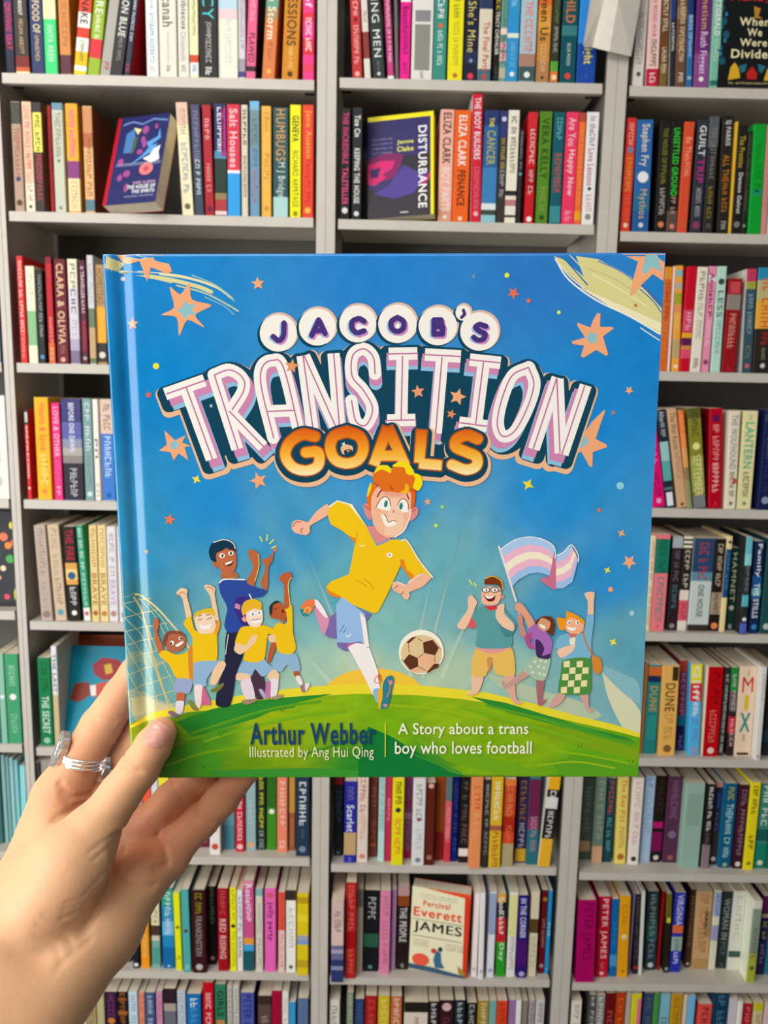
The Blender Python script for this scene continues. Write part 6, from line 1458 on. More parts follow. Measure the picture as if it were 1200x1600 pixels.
('printed_family', """P eac0a0 0.0 1 1634,1918 1690,1930 1664,2012 1608,2015 1636,1994
P e0a898 0.0 1 1785,1924 1834,1907 1848,2036 1883,2062 1838,2059 1803,1989
P e8bc5c 0.0 1 1654,1785 1814,1780 1840,1901 1823,1925 1745,1913 1727,1837 1701,1924 1634,1918
P d8905a 0.0 1 1705,1837 1733,1837 1717,1907
P e49a94 0.0 1 1657,1782 1814,1777 1798,1797 1732,1817 1682,1803
P 5a9c9c 0.0 1 1624,1631 1673,1586 1750,1580 1794,1614 1839,1671 1818,1705 1820,1780 1732,1791 1654,1779 1656,1699
P 4a8490 0.0 1 1757,1665 1840,1677 1813,1734 1786,1728
P d85a62 0.0 1 1611,1676 1624,1631 1653,1671 1639,1693
P f0c4a4 0.0 1 1565,1670 1610,1602 1612,1546 1628,1529 1654,1563 1646,1591 1622,1653 1603,1693 1573,1693
P f0c4a4 0.0 1 1742,1608 1755,1580 1782,1574 1783,1620 1828,1671 1824,1705 1774,1682 1745,1642
P d8343c 0.0 0 1687,1586 1744,1580 1750,1597 1717,1605
P f2b896 0.0 1 1675,1546 1682,1490 1759,1496 1765,1541 1749,1574 1706,1580 1678,1569
P ec9a88 0.0 1 1765,1541 1779,1529 1774,1549
P 7a3410 0.0 1 1688,1479 1692,1451 1730,1442 1764,1468 1770,1507 1753,1484 1704,1479
S f0b020 0.46 1 1692,1451 1725,1441 1763,1462 1774,1501
P 6a1014 0.0 1 1683,1529 1711,1540 1738,1532 1733,1557 1705,1560
P faf0e8 0.0 1 1688,1529 1711,1539 1735,1532 1722,1546 1700,1546
P 26262e 0.0 1 1714,1506 1712,1513 1705,1518 1695,1520 1685,1518 1678,1513 1675,1505 1677,1498 1685,1493 1694,1491 1704,1493 1711,1498
P f4e8dc 0.0 1 1710,1506 1708,1511 1702,1515 1695,1516 1687,1515 1681,1511 1679,1505 1681,1500 1687,1496 1694,1495 1702,1496 1708,1500
P 2a4a40 0.0 1 1700,1507 1699,1513 1695,1512 1694,1507 1695,1501 1698,1501
P 26262e 0.0 1 1754,1506 1752,1513 1745,1518 1735,1520 1725,1518 1718,1513 1715,1506 1717,1498 1724,1493 1734,1491 1744,1493 1751,1498
P f4e8dc 0.0 1 1750,1506 1748,1511 1742,1515 1735,1516 1727,1515 1721,1511 1719,1506 1721,1500 1727,1496 1734,1495 1742,1496 1748,1500
P 2a4a40 0.0 1 1740,1507 1738,1513 1735,1513 1733,1507 1735,1501 1738,1501
S 26262e 0.4 1 1754,1507 1765,1515"""),
('printed_flag', """P c8708c 0.0 1 2013,1340 2021,1499 1988,1491 1954,1468 1948,1451 1986,1440 1995,1384
P a8c8ec 0.0 0 1760,1312 1819,1273 1883,1257 1943,1265 1992,1290 2009,1312 2005,1338 1987,1318 1941,1297 1885,1291 1824,1310 1771,1347
P ecb4cc 0.0 0 1771,1347 1824,1310 1885,1291 1941,1297 1987,1318 2005,1338 2000,1363 1981,1346 1938,1328 1887,1325 1829,1346 1782,1383
P f4e8cc 0.0 0 1782,1383 1829,1346 1887,1325 1938,1328 1981,1346 2000,1363 1996,1388 1975,1373 1936,1360 1889,1360 1835,1383 1794,1418
P ecb4cc 0.0 0 1794,1418 1835,1383 1889,1360 1936,1360 1975,1373 1996,1388 1992,1414 1970,1401 1934,1392 1891,1394 1840,1420 1805,1454
P 9cc0e8 0.0 0 1805,1454 1840,1420 1891,1394 1934,1392 1970,1401 1992,1414 1987,1439 1964,1429 1931,1423 1893,1429 1845,1457 1816,1490
P a8c8ec 0.0 0 2016,1346 2048,1329 2069,1307 2084,1295 2091,1308 2074,1339 2049,1363 2016,1376
P ecb4cc 0.0 0 2016,1376 2049,1363 2074,1339 2091,1308 2098,1322 2079,1371 2050,1397 2017,1407
P f4e8cc 0.0 0 2017,1407 2050,1397 2079,1371 2098,1322 2105,1335 2085,1404 2051,1430 2018,1438
P ecb4cc 0.0 0 2018,1438 2051,1430 2085,1404 2105,1335 2111,1349 2090,1436 2052,1464 2019,1469
P 9cc0e8 0.0 0 2019,1469 2052,1464 2090,1436 2111,1349 2118,1363 2096,1468 2053,1499 2020,1500
S f8f6f0 0.43 1 1760,1312 1819,1272 1883,1256 1943,1264 1992,1289 2010,1318 2010,1357
S f8f6f0 0.43 1 2016,1343 2048,1328 2084,1293 2116,1340 2119,1374
S e8e0d8 0.92 1 1750,1298 1837,1563
S d8a8b8 0.86 1 1849,1614 1900,1774"""),
('printed_family', """P c49a8c 0.0 1 1878,1899 1912,1919 1814,1983 1786,1983 1777,1948 1802,1965
P a86a70 0.0 1 1941,1942 1980,1942 1971,2042 1994,2042 1972,2071 1952,2066
P a8c0a4 0.0 1 1878,1896 1926,1832 2004,1826 1985,1942 1935,1942 1907,1919
P ccdccc 0.0 1 1918,1878 1915,1885 1908,1885 1904,1878 1907,1872 1914,1872
P ccdccc 0.0 1 1940,1855 1936,1862 1929,1862 1925,1855 1929,1849 1936,1849
P ccdccc 0.0 1 1967,1849 1964,1856 1957,1856 1953,1849 1956,1843 1964,1843
P ccdccc 0.0 1 1990,1855 1986,1862 1979,1862 1975,1855 1979,1849 1986,1849
P ccdccc 0.0 1 1930,1907 1927,1914 1920,1914 1916,1907 1919,1901 1926,1901
P ccdccc 0.0 1 1957,1878 1954,1885 1946,1885 1943,1878 1946,1872 1953,1872
P ccdccc 0.0 1 1982,1884 1979,1891 1972,1891 1968,1884 1971,1878 1978,1878
P ccdccc 0.0 1 1964,1913 1960,1920 1953,1920 1949,1913 1953,1907 1960,1907
P ccdccc 0.0 1 1983,1919 1980,1926 1973,1926 1969,1919 1972,1913 1979,1913
P e0a080 0.0 1 1832,1575 1853,1566 1876,1586 1927,1666 1900,1694 1871,1631 1835,1603
P d08a78 0.0 1 1844,1631 1866,1626 1873,1677 1885,1734 1863,1728 1851,1677
P a86ab8 0.0 1 1895,1700 1927,1671 1978,1706 2010,1757 2003,1815 1971,1832 1942,1797 1903,1780 1924,1746 1896,1734
P 46285a 0.0 1 1932,1746 1957,1757 1975,1792 1965,1826 2003,1815 1999,1841 1954,1838 1937,1820
P b0508c 0.0 1 1879,1728 1917,1711 1908,1757 1931,1792 1897,1783
P 6a3414 0.0 1 1927,1660 1959,1634 2003,1637 2021,1677 2012,1729 1989,1711 1944,1677
P d89a70 0.0 1 1938,1671 1959,1640 1998,1660 1994,1694 1972,1706 1950,1694
P faf0e4 0.0 1 1947,1669 1977,1683 1972,1694 1955,1686
P d4a098 0.0 1 2043,2013 2082,2019 2056,2066 2006,2083
P d4a098 0.0 1 2149,2019 2188,2013 2196,2084 2219,2102 2191,2102
P ecc0a0 0.0 1 2159,1542 2153,1525 2169,1516 2199,1519 2198,1564 2198,1638 2173,1632 2170,1564
P 7ab4d0 0.0 1 2025,1786 2039,1734 2077,1717 2154,1712 2168,1632 2201,1632 2194,1752 2187,1850 2065,1850 2075,1804
P f0c8a8 0.0 1 2036,1798 2054,1838 2108,1804 2118,1769 2090,1775
P f0e8c0 0.0 1 2092,1743 2117,1735 2115,1769 2096,1769
P 4f8e3e 0.0 1 2068,1847 2187,1838 2199,1931 2196,2013 2121,2019 2048,2007 2056,1908
P ece0a8 0.0 0 2068,1853 2097,1850 2097,1882 2068,1883
P ece0a8 0.0 0 2129,1853 2158,1850 2158,1882 2129,1883
P ece0a8 0.0 0 2096,1885 2125,1882 2125,1914 2096,1915
P ece0a8 0.0 0 2157,1885 2186,1882 2186,1914 2157,1915
P ece0a8 0.0 0 2064,1916 2093,1914 2093,1946 2063,1947
P ece0a8 0.0 0 2125,1917 2154,1914 2154,1946 2124,1947
P ece0a8 0.0 0 2092,1949 2121,1946 2121,1978 2091,1980
P ece0a8 0.0 0 2153,1949 2182,1946 2182,1978 2153,1980
P ece0a8 0.0 0 2059,1981 2088,1978 2088,2010 2059,2012
P ece0a8 0.0 0 2120,1981 2149,1979 2149,2010 2120,2012
S c87a2c 0.75 1 2151,1700 2173,1769 2209,1838
P d8882c 0.0 1 2200,1827 2237,1839 2250,1891 2229,1920 2208,1891
P f4b088 0.0 1 2062,1660 2091,1632 2152,1655 2154,1700 2122,1723 2077,1706
P f0981c 0.0 1 2028,1640 2069,1643 2074,1609 2118,1626 2158,1655 2153,1672 2102,1638 2075,1655 2066,1700 2041,1694
P faf4ea 0.0 1 2076,1683 2104,1689 2123,1686 2110,1703 2088,1700
P faf4ea 0.0 1 2096,1663 2093,1670 2087,1673 2080,1670 2077,1663 2080,1656 2086,1653 2093,1656
P 2a4a3a 0.0 1 2092,1664 2090,1669 2086,1669 2084,1664 2086,1659 2090,1659
P faf4ea 0.0 1 2134,1663 2132,1670 2125,1673 2119,1670 2116,1663 2118,1656 2125,1654 2131,1656
P 2a4a3a 0.0 1 2130,1664 2129,1669 2125,1669 2123,1664 2124,1659 2128,1659
P d8705a 0.0 1 2083,1717 2127,1720 2106,1737"""),
('byline_lettering', """S e8d838 0.46 1 1226,2159 1225,2332""")]
def smooth_closed(P, n=4):
    out = []; N = len(P)
    for i in range(N):
        p0, p1, p2, p3 = (np.array(P[(i + k) % N]) for k in (-1, 0, 1, 2))
        for t in range(n):
            t = t / n
            q = 0.5 * ((2 * p1) + (p2 - p0) * t + (2 * p0 - 5 * p1 + 4 * p2 - p3) * t * t + (3 * p1 - p0 - 3 * p2 + p3) * t ** 3)
            lin_ = p1 + (p2 - p1) * t
            out.append(tuple(0.75 * q + 0.25 * lin_))
    return out
def smooth_open(P, n=6):
    P = [np.array(p) for p in P]
    if len(P) < 3: return [tuple(p) for p in P]
    Q = [2 * P[0] - P[1]] + P + [2 * P[-1] - P[-2]]
    out = []
    for i in range(1, len(Q) - 2):
        p0, p1, p2, p3 = Q[i - 1:i + 3]
        for t in range(n):
            t = t / n
            out.append(tuple(0.5 * ((2 * p1) + (p2 - p0) * t + (2 * p0 - 5 * p1 + 4 * p2 - p3) * t * t + (3 * p1 - p0 - 3 * p2 + p3) * t ** 3)))
    out.append(tuple(P[-1])); return out
def ribbon(P, w, cap):
    """outline quads of a pen stroke; cap: round ends"""
    P = [np.array(p, float) for p in P]; quads = []; r = w / 2
    for a, b in zip(P, P[1:]):
        d = b - a; L = np.linalg.norm(d)
        if L < 1e-6: continue
        d /= L; n = np.array([-d[1], d[0]]) * r
        quads.append([a + n, a - n, b - n, b + n])
    joints = P if cap else P[1:-1]
    if w > 0.45:
        for p in joints: quads.append([p + r * np.array([math.cos(t * math.pi / 7), math.sin(t * math.pi / 7)]) for t in range(14)])
    return quads
def inside(p): return (min(max(p[0], 0.15), BW - 0.15), min(max(p[1], 0.15), BH - 0.15))
GRAD = [(0.0, lin('d8540c')), (.3, lin('e8821c')), (.6, lin('f4b030')), (.85, lin('f8d070')), (1.0, lin('fae4a8'))]
def grad(v, v0, v1):
    t = min(1, max(0, (v - v0) / (v1 - v0)))
    for (a, c), (b, d) in zip(GRAD, GRAD[1:]):
        if t <= b:
            k = (t - a) / (b - a); return tuple((c[i] + (d[i] - c[i]) * k) * ATONE for i in range(3))
    return GRAD[-1][1]
def strips(tri):
    """cuts a flat piece into narrow upright strips where it crosses the hinge groove"""
    if min(p[0] for p in tri) > 18: return [tri]
    out = []
    edges = [-1.0] + [0.9 * k for k in range(21)] + [999.0]
    for e0, e1 in zip(edges, edges[1:]):
        q = list(tri)
        for lim, sg in ((e0, 1), (e1, -1)):
            r = []
            for i in range(len(q)):
                p, s = q[i], q[(i + 1) % len(q)]
                dp, ds = (p[0] - lim) * sg, (s[0] - lim) * sg
                if dp >= 0: r.append(p)
                if dp * ds < 0:
                    k = dp / (dp - ds); r.append((p[0] + (s[0] - p[0]) * k, p[1] + (s[1] - p[1]) * k))
            q = r
            if len(q) < 3: break
        if len(q) >= 3:
            ar = sum(q[i][0] * q[(i + 1) % len(q)][1] - q[(i + 1) % len(q)][0] * q[i][1] for i in range(len(q)))
            if abs(ar) > 1e-5: out.append(q)
    return out
def ray_tint(q, P):
    base = ((P[0][0] + P[1][0]) / 2, (P[0][1] + P[1][1]) / 2); tip = P[2]
    L_ = math.hypot(tip[0] - base[0], tip[1] - base[1]); t_ = math.hypot(tip[0] - q[0], tip[1] - q[1]) / L_
    k = 0.42 * min(1, t_); s = skycol(*q); w_ = lin('d4e0c4')
    return tuple(s[i] * (1 - k) + w_[i] * k for i in range(3))
GV0, GV1 = 74.8, 95.6
parts = {}
idx = 0
def art_items():
    for layer, rows in ART:
        for r in rows.split('\n'):
            kind, colr, w, sm, *ps = r.split(' ')
            yield layer, kind, colr, float(w), int(sm), [tuple(int(v) / 10 for v in p.split(',')) for p in ps]
star = 0
for layer, kind, colr, w, sm, P in art_items():
    if layer in ('printed_star', 'printed_cloud', 'printed_light_ray'):           # each star and each cloud is printed on its own; a star's pale middle goes with it
        if colr != '8cc0c8': star += 1
        layer = layer + '#%d' % star
    idx += 1; lift_ = 0.02 + idx * 0.0008
    mb = parts.setdefault(layer, MB())
    if kind == 'P':
        Q = smooth_closed(P) if sm else P
        Q = [inside(p) for p in Q]
        V3 = [Vector((p[0], p[1], 0)) for p in Q]
        c = acol(colr)
        for t in tessellate_polygon([V3]):
            a, b, d = (Q[k] for k in t)
            if abs((b[0] - a[0]) * (d[1] - a[1]) - (b[1] - a[1]) * (d[0] - a[0])) < 1e-6: continue
            if (b[0] - a[0]) * (d[1] - a[1]) - (b[1] - a[1]) * (d[0] - a[0]) > 0: a, d = d, a
            for piece in strips([a, b, d]):
                mb.poly([cp(*q, lift_) for q in piece], [ray_tint(q, P) for q in piece] if kind == 'P' and layer.startswith('printed_light_ray') else c)
    else:
        Q = smooth_open(P) if sm else P
        if len(Q) == 2 and w > 5.5:                                   # square ends that stand out as far as the stroke is wide
            e_ = np.array(Q[1]) - np.array(Q[0]); e_ = e_ / np.linalg.norm(e_) * (w - 4.6) / 2
            Q = [tuple(np.array(Q[0]) - e_), tuple(np.array(Q[1]) + e_)]
        flat = len(Q) == 2
        if kind == 'G' or (w > 0.45 and len(Q) > 2) or (flat and w > 8):       # broad strokes: level slices, so that no two pieces of one stroke overlap
            A_ = np.array(Q[:-1]); B_ = np.array(Q[1:]); r_ = w / 2; ab = B_ - A_; L2_ = np.maximum((ab ** 2).sum(-1), 1e-9)
            u0 = min(p[0] for p in Q) - r_; u1 = max(p[0] for p in Q) + r_; st = 0.05 if w > 1 else 0.02
            uu = np.arange(u0, u1 + st, st); hs = 0.25 if w > 1 else 0.12
            v0_ = min(p[1] for p in Q) - r_; nrow = int(math.ceil((2 * r_ + max(p[1] for p in Q) - min(p[1] for p in Q)) / hs))
            def spans_at(v):
                pp = np.stack([uu, np.full_like(uu, v)], -1)[:, None]
                t_ = np.clip(((pp - A_) * ab).sum(-1) / L2_, 0, 1)
                dd = np.sqrt(((pp - A_ - t_[..., None] * ab) ** 2).sum(-1)).min(1) - r_
                if flat:
                    d_ = ab[0] / math.sqrt(L2_[0]); al = ((pp - A_) * d_).sum(-1)[:, 0]
                    pe = np.abs((pp - A_)[:, 0, 0] * d_[1] - (pp - A_)[:, 0, 1] * d_[0])
                    hl = math.sqrt(L2_[0]) / 2; rr = 3.2 if w > 8 else 0.4
                    qx = pe - (r_ - rr); qy = np.abs(al - hl) - (hl - rr)
                    dd = np.hypot(np.maximum(qx, 0), np.maximum(qy, 0)) + np.minimum(np.maximum(qx, qy), 0) - rr
                n_ = (dd < 0).astype(int); e_ = np.flatnonzero(np.diff(np.r_[0, n_, 0])); out_ = []
                for i0, i1 in zip(e_[::2], e_[1::2]):
                    a0 = uu[i0] - (st * dd[i0] / (dd[i0] - dd[i0 - 1]) * -1 if i0 > 0 else 0) - (st if False else 0)
                    a1 = uu[i1 - 1] + (st * dd[i1 - 1] / (dd[i1 - 1] - dd[i1]) if i1 < len(uu) else 0)
                    if i0 > 0: a0 = uu[i0] - st * dd[i0] / (dd[i0] - dd[i0 - 1])
                    out_.append((a0, a1))
                return out_
            prev = spans_at(v0_)
            for k_ in range(nrow):
                va, vb = v0_ + k_ * hs, v0_ + (k_ + 1) * hs
                nxt = spans_at(vb)
                same = len(prev) == len(nxt) and all(x[0] < y[1] and y[0] < x[1] for x, y in zip(prev, nxt))
                for top_s, bot_s in (zip(prev, nxt) if same else [(s_, s_) for s_ in spans_at((va + vb) / 2)]):
                    q = [inside((bot_s[0], vb)), inside((bot_s[1], vb)), inside((top_s[1], va)), inside((top_s[0], va))]
                    mb.poly([cp(*p, lift_) for p in q], [grad(p[1], GV0, GV1) for p in q] if kind == 'G' else acol(colr))
                prev = nxt
            continue
        rb = ribbon(Q, w, cap=False)
        if w < 0.6 and Q:                                        # keep thin lines on the curved hinge
            R_ = []
            for a, b in zip(Q, Q[1:]):
                n = max(1, int(np.hypot(b[0] - a[0], b[1] - a[1]) / 1.5)) if min(a[0], b[0]) < 20 else 1
                R_ += [(a[0] + (b[0] - a[0]) * k / n, a[1] + (b[1] - a[1]) * k / n) for k in range(n)]
            rb = ribbon(R_ + [Q[-1]], w, False)
        for q in rb:
            q = [inside(p) for p in q]
            ar = sum(q[i][0] * q[(i + 1) % len(q)][1] - q[(i + 1) % len(q)][0] * q[i][1] for i in range(len(q)))
            if abs(ar) < 1e-6: continue
            if ar > 0: q = q[::-1]
            cc = [grad(p[1], GV0, GV1) for p in q] if kind == 'G' else acol(colr)
            mb.poly([cp(*p, lift_) for p in q], cc)
for layer, s, c, u0, v0, u1, v1, off in [('byline_lettering', 'Arthur Webber', '1a4468', 57.7, 215.7, 117.9, 227.0, 0.022), ('byline_lettering', 'Illustrated by Ang Hui Qing', 'ece8c0', 57.3, 227.8, 117.0, 234.8, 0), ('byline_lettering', 'A Story about a trans', 'f2f0d4', 128.7, 215.9, 191.1, 223.5, 0.01), ('byline_lettering', 'boy who loves football', 'f2f0d4', 127.2, 225.3, 192.9, 233.7, 0.01)]:
    idx += 1; lift_ = 0.02 + idx * 0.0008
    sh, tr, dim = SHAPES[(s, off)]
    parts.setdefault(layer, MB()).tris([cp(u0 + (u1 - u0) * p[0], v1 - (v1 - v0) * p[1], lift_) for p in sh], tr, acol(c))
for k, mb in parts.items():
    o = mb.build(k.split('#')[0], GLOSS, FC)
    if k == 'title_lettering': o['label'] = 'white and orange title lettering outlined in dark teal'
    if k == 'printed_footballer': o['label'] = 'printed child in yellow shirt chasing a ball'

# ------------------------------------------------------------------ the hand
HM = Matrix([[0.999786, -0.019348, -0.007379, -0.109463], [-0.004295, 0.154839, -0.98793, -1.17577], [0.020257, 0.98775, 0.154723, 1.420591], [0, 0, 0, 1]])
HAND = tag(empty('hand'), 'bare hand with silver rings, thumb in front of the blue picture book', 'hand')
HAND.matrix_world = HM
PALM = [((-46.4, -1.5, -13.0), (-54.9, -43.1, 12.0), 12.5, 16, 1), ((-54.9, -43.1, 12.0), (-56.9, -60.4, 40.0), 16, 20, 10), ((-27.9, -12.7, -24.0), (-49.2, -57.6, 6.0), 12, 15, 10), ((-8.2, -26.9, -24.0), (-39.2, -65.7, 8.0), 12, 15, 10), ((4.9, -34.8, -16.0), (-6.1, -40.4, -4.0), 10.5, 13, 8), ((-6.1, -40.4, -4.0), (-16.5, -53.4, 14.0), 13, 17, 8), ((-16.5, -53.4, 14.0), (-27.5, -66.2, 35.0), 17, 16.5, 10), ((-27.5, -66.2, 35.0), (-33.4, -74.7, 54.0), 16.5, 17.5, 10), ((-56.9, -60.4, 40.0), (-60.8, -77.2, 62.0), 20, 21, 10), ((-60.8, -77.2, 62.0), (-63.4, -96.3, 95.0), 21, 24, 10), ((-33.4, -74.7, 54.0), (-38.3, -91.1, 90.0), 17.5, 23, 10), ((-48.8, -68.7, 55.0), (-49.5, -91.7, 95.0), 20, 25, 10), ((-40.3, -42.4, 25.0), (-25.1, -18.0, 24.0), 20, 18, 6), ((-51.3, -36.6, 18.0), (-37.4, -17.7, 14.0), 16, 12, 8), ((-25.1, -18.0, 24.0), (-18.8, -8.5, 19.0), 18, 13, 5), ((-50.5, -13.0, -4.0), (-37.0, -15.1, 6.0), 8, 9, 8)]
FINGERS = [('index', [(-47.3, -2.2, -13.0, 12.3), (-38.4, 14.8, -19.0, 10.6), (-29.5, 30.8, -22.0, 10.2), (-18.0, 47.2, -19.0, 9.0), (-9.6, 59.1, -15.0, 8.0), (-0.2, 72.5, -11.5, 6.8)]), ('middle', [(-29.5, -10.4, -24.0, 11), (-19.0, 11.0, -31.0, 9.6), (-8.7, 29.3, -30.0, 9.2), (2.6, 47.8, -22.0, 8.0), (9.9, 61.2, -14.0, 6.8)]), ('ring', [(-7.5, -24.6, -25.0, 10.8), (4.6, -10.3, -29.0, 9.5), (18.1, 2.3, -31.0, 9.0), (30.8, 17.2, -26.0, 8.0), (39.0, 30.0, -18.0, 6.8)]), ('little', [(5.0, -33.4, -18.0, 10), (21.0, -18.6, -23.0, 8.6), (32.0, -7.5, -25.0, 8.3), (44.4, 8.6, -22.0, 7.2), (51.9, 21.5, -16.0, 6.3)]), ('thumb', [(-25.9, -17.8, 22.0, 15), (-18.0, -6.6, 18.0, 11.6), (-7.9, 8.7, 13.0, 9.6), (0.4, 20.0, 11.0, 9.3), (6.8, 30.6, 10.4, 8.4), (10.4, 36.3, 10.2, 7.2)])]
CREASE = [([(-5.9, -6.9, 20.0), (-6.6, -14.1, 17.0), (-7.4, -19.5, 18.0), (-9.7, -26.2, 20.0), (-12.2, -35.0, 26.0), (-16.8, -43.9, 32.0)], 1.9, 1.9), ([(-12.7, -30.9, 6.0), (-3.0, -34.5, 6.0), (4.9, -38.2, 6.0)], 0.9, 1.5), ([(-12.5, -26.4, -12.0), (-0.4, -31.2, -10.0), (8.9, -32.6, -6.0)], 1.0, 1.6), ([(-6.3, 26.4, 18.0), (-1.5, 23.5, 20.0), (2.6, 21.8, 20.0)], 0.75, 1.0), ([(-5.1, 23.5, 18.0), (-0.3, 21.8, 20.0), (4.4, 20.6, 20.0)], 0.6, 0.9), ([(-3.3, 28.2, 18.0), (0.9, 25.9, 20.0)], 0.4, 0.9), ([(-40.7, -5.8, -0.0), (-31.6, -3.5, 6.0), (-22.9, 2.1, 8.0)], 1.2, 1.8), ([(-42.8, 7.7, -2.0), (-37.1, 1.0, -5.0), (-30.2, -0.9, -5.0)], 1.0, 1.5), ([(-41.5, 3.3, -2.0), (-37.4, -2.4, -4.0), (-33.6, -4.2, -4.0)], 0.7, 1.2), ([(-28.4, 38.7, -12.0), (-19.5, 35.5, -12.0)], 0.6, 1.1), ([(-29.1, 36.1, -12.0), (-20.8, 32.9, -12.0)], 0.4, 1.0), ([(-30.6, -32.6, 42.0), (-23.8, -36.9, 40.0), (-18.9, -42.8, 34.0)], 0.38, 1.3), ([(-33.1, -36.5, 44.0), (-25.4, -42.4, 40.0), (-19.5, -49.0, 34.0)], 0.38, 1.3), ([(-34.3, -40.8, 46.0), (-26.2, -46.9, 42.0), (-21.5, -52.4, 36.0)], 0.3, 1.2), ([(-22.0, -28.4, 36.0), (-15.9, -27.3, 30.0), (-8.2, -18.9, 26.0)], 0.3, 1.2), ([(-22.9, -31.3, 38.0), (-15.1, -30.3, 32.0), (-9.8, -24.8, 28.0)], 0.3, 1.2), ([(-24.0, -35.2, 38.0), (-16.6, -33.8, 34.0), (-12.5, -30.2, 30.0)], 0.5, 1.2), ([(-13.8, -8.8, 28.0), (-9.9, -6.8, 26.0), (-6.0, -5.3, 24.0)], 0.4, 1.0), ([(-12.1, -12.2, 28.0), (-8.2, -9.7, 26.0), (-5.4, -8.2, 24.0)], 0.4, 1.0), ([(1.7, -22.4, -18.0), (6.2, -24.8, -16.0), (8.7, -30.4, -14.0)], 0.9, 1.4), ([(-2.8, -15.8, -16.0), (1.7, -20.3, -16.0)], 0.38, 1.3), ([(18.4, -7.5, -16.0), (28.1, -16.5, -16.0)], 0.6, 1.1), ([(6.2, 1.6, -16.0), (12.7, -6.3, -18.0)], 0.5, 1.1), ([(-22.4, -52.4, 42.0), (-14.0, -47.9, 35.0)], 0.5, 1.5)]

def seg(p, a, b, ra, rb):
    ab = b - a; L2 = float(ab @ ab)
    pa = p - a
    t = np.clip((pa @ ab) / L2, 0, 1)
    return np.sqrt(((pa - t[..., None] * ab) ** 2).sum(-1)) - (ra + (rb - ra) * t)
def smin(a, b, k):
    hh = np.clip(0.5 + 0.5 * (b - a) / k, 0, 1)
    return b + (a - b) * hh - k * hh * (1 - hh)
def field(p):
    d = None
    for a, b, ra, rb, k in PALM:
        q = seg(p, np.array(a), np.array(b), ra, rb)
        d = q if d is None else smin(d, q, k)
    fs = []
    for name, chain in FINGERS:
        e = None
        for (x, y, z, r), (x2, y2, z2, r2) in zip(chain, chain[1:]):
            q = seg(p, np.array((x, y, z)), np.array((x2, y2, z2)), r, r2)
            e = q if e is None else smin(e, q, 2.0)
        fs.append((name, e))
    g = None
    for name, e in fs:
        if name == 'thumb': continue
        g = e if g is None else smin(g, e, 0.8)
    d = smin(d, g, 6.0)
    d = smin(d, dict(fs)['thumb'], 5.0)
    # creases: shallow furrows pressed in from the palm side
    for pts_, depth, wid in CREASE:
        best = None
        for (x, y, z), (x2, y2, z2) in zip(pts_, pts_[1:]):
            a = np.array((x, y)); ab = np.array((x2, y2)) - a
            pa = p[..., :2] - a; t = np.clip((pa @ ab) / float(ab @ ab), 0, 1)
            dd = np.sqrt(((pa - t[..., None] * ab) ** 2).sum(-1))
            dz = np.abs(p[..., 2] - (z + (z2 - z) * t))
            dd = np.sqrt(dd ** 2 + (np.maximum(0, dz - 9) * 0.8) ** 2)
            best = dd if best is None else np.minimum(best, dd)
        d = d + depth * np.exp(-(best / wid) ** 2)
    return d

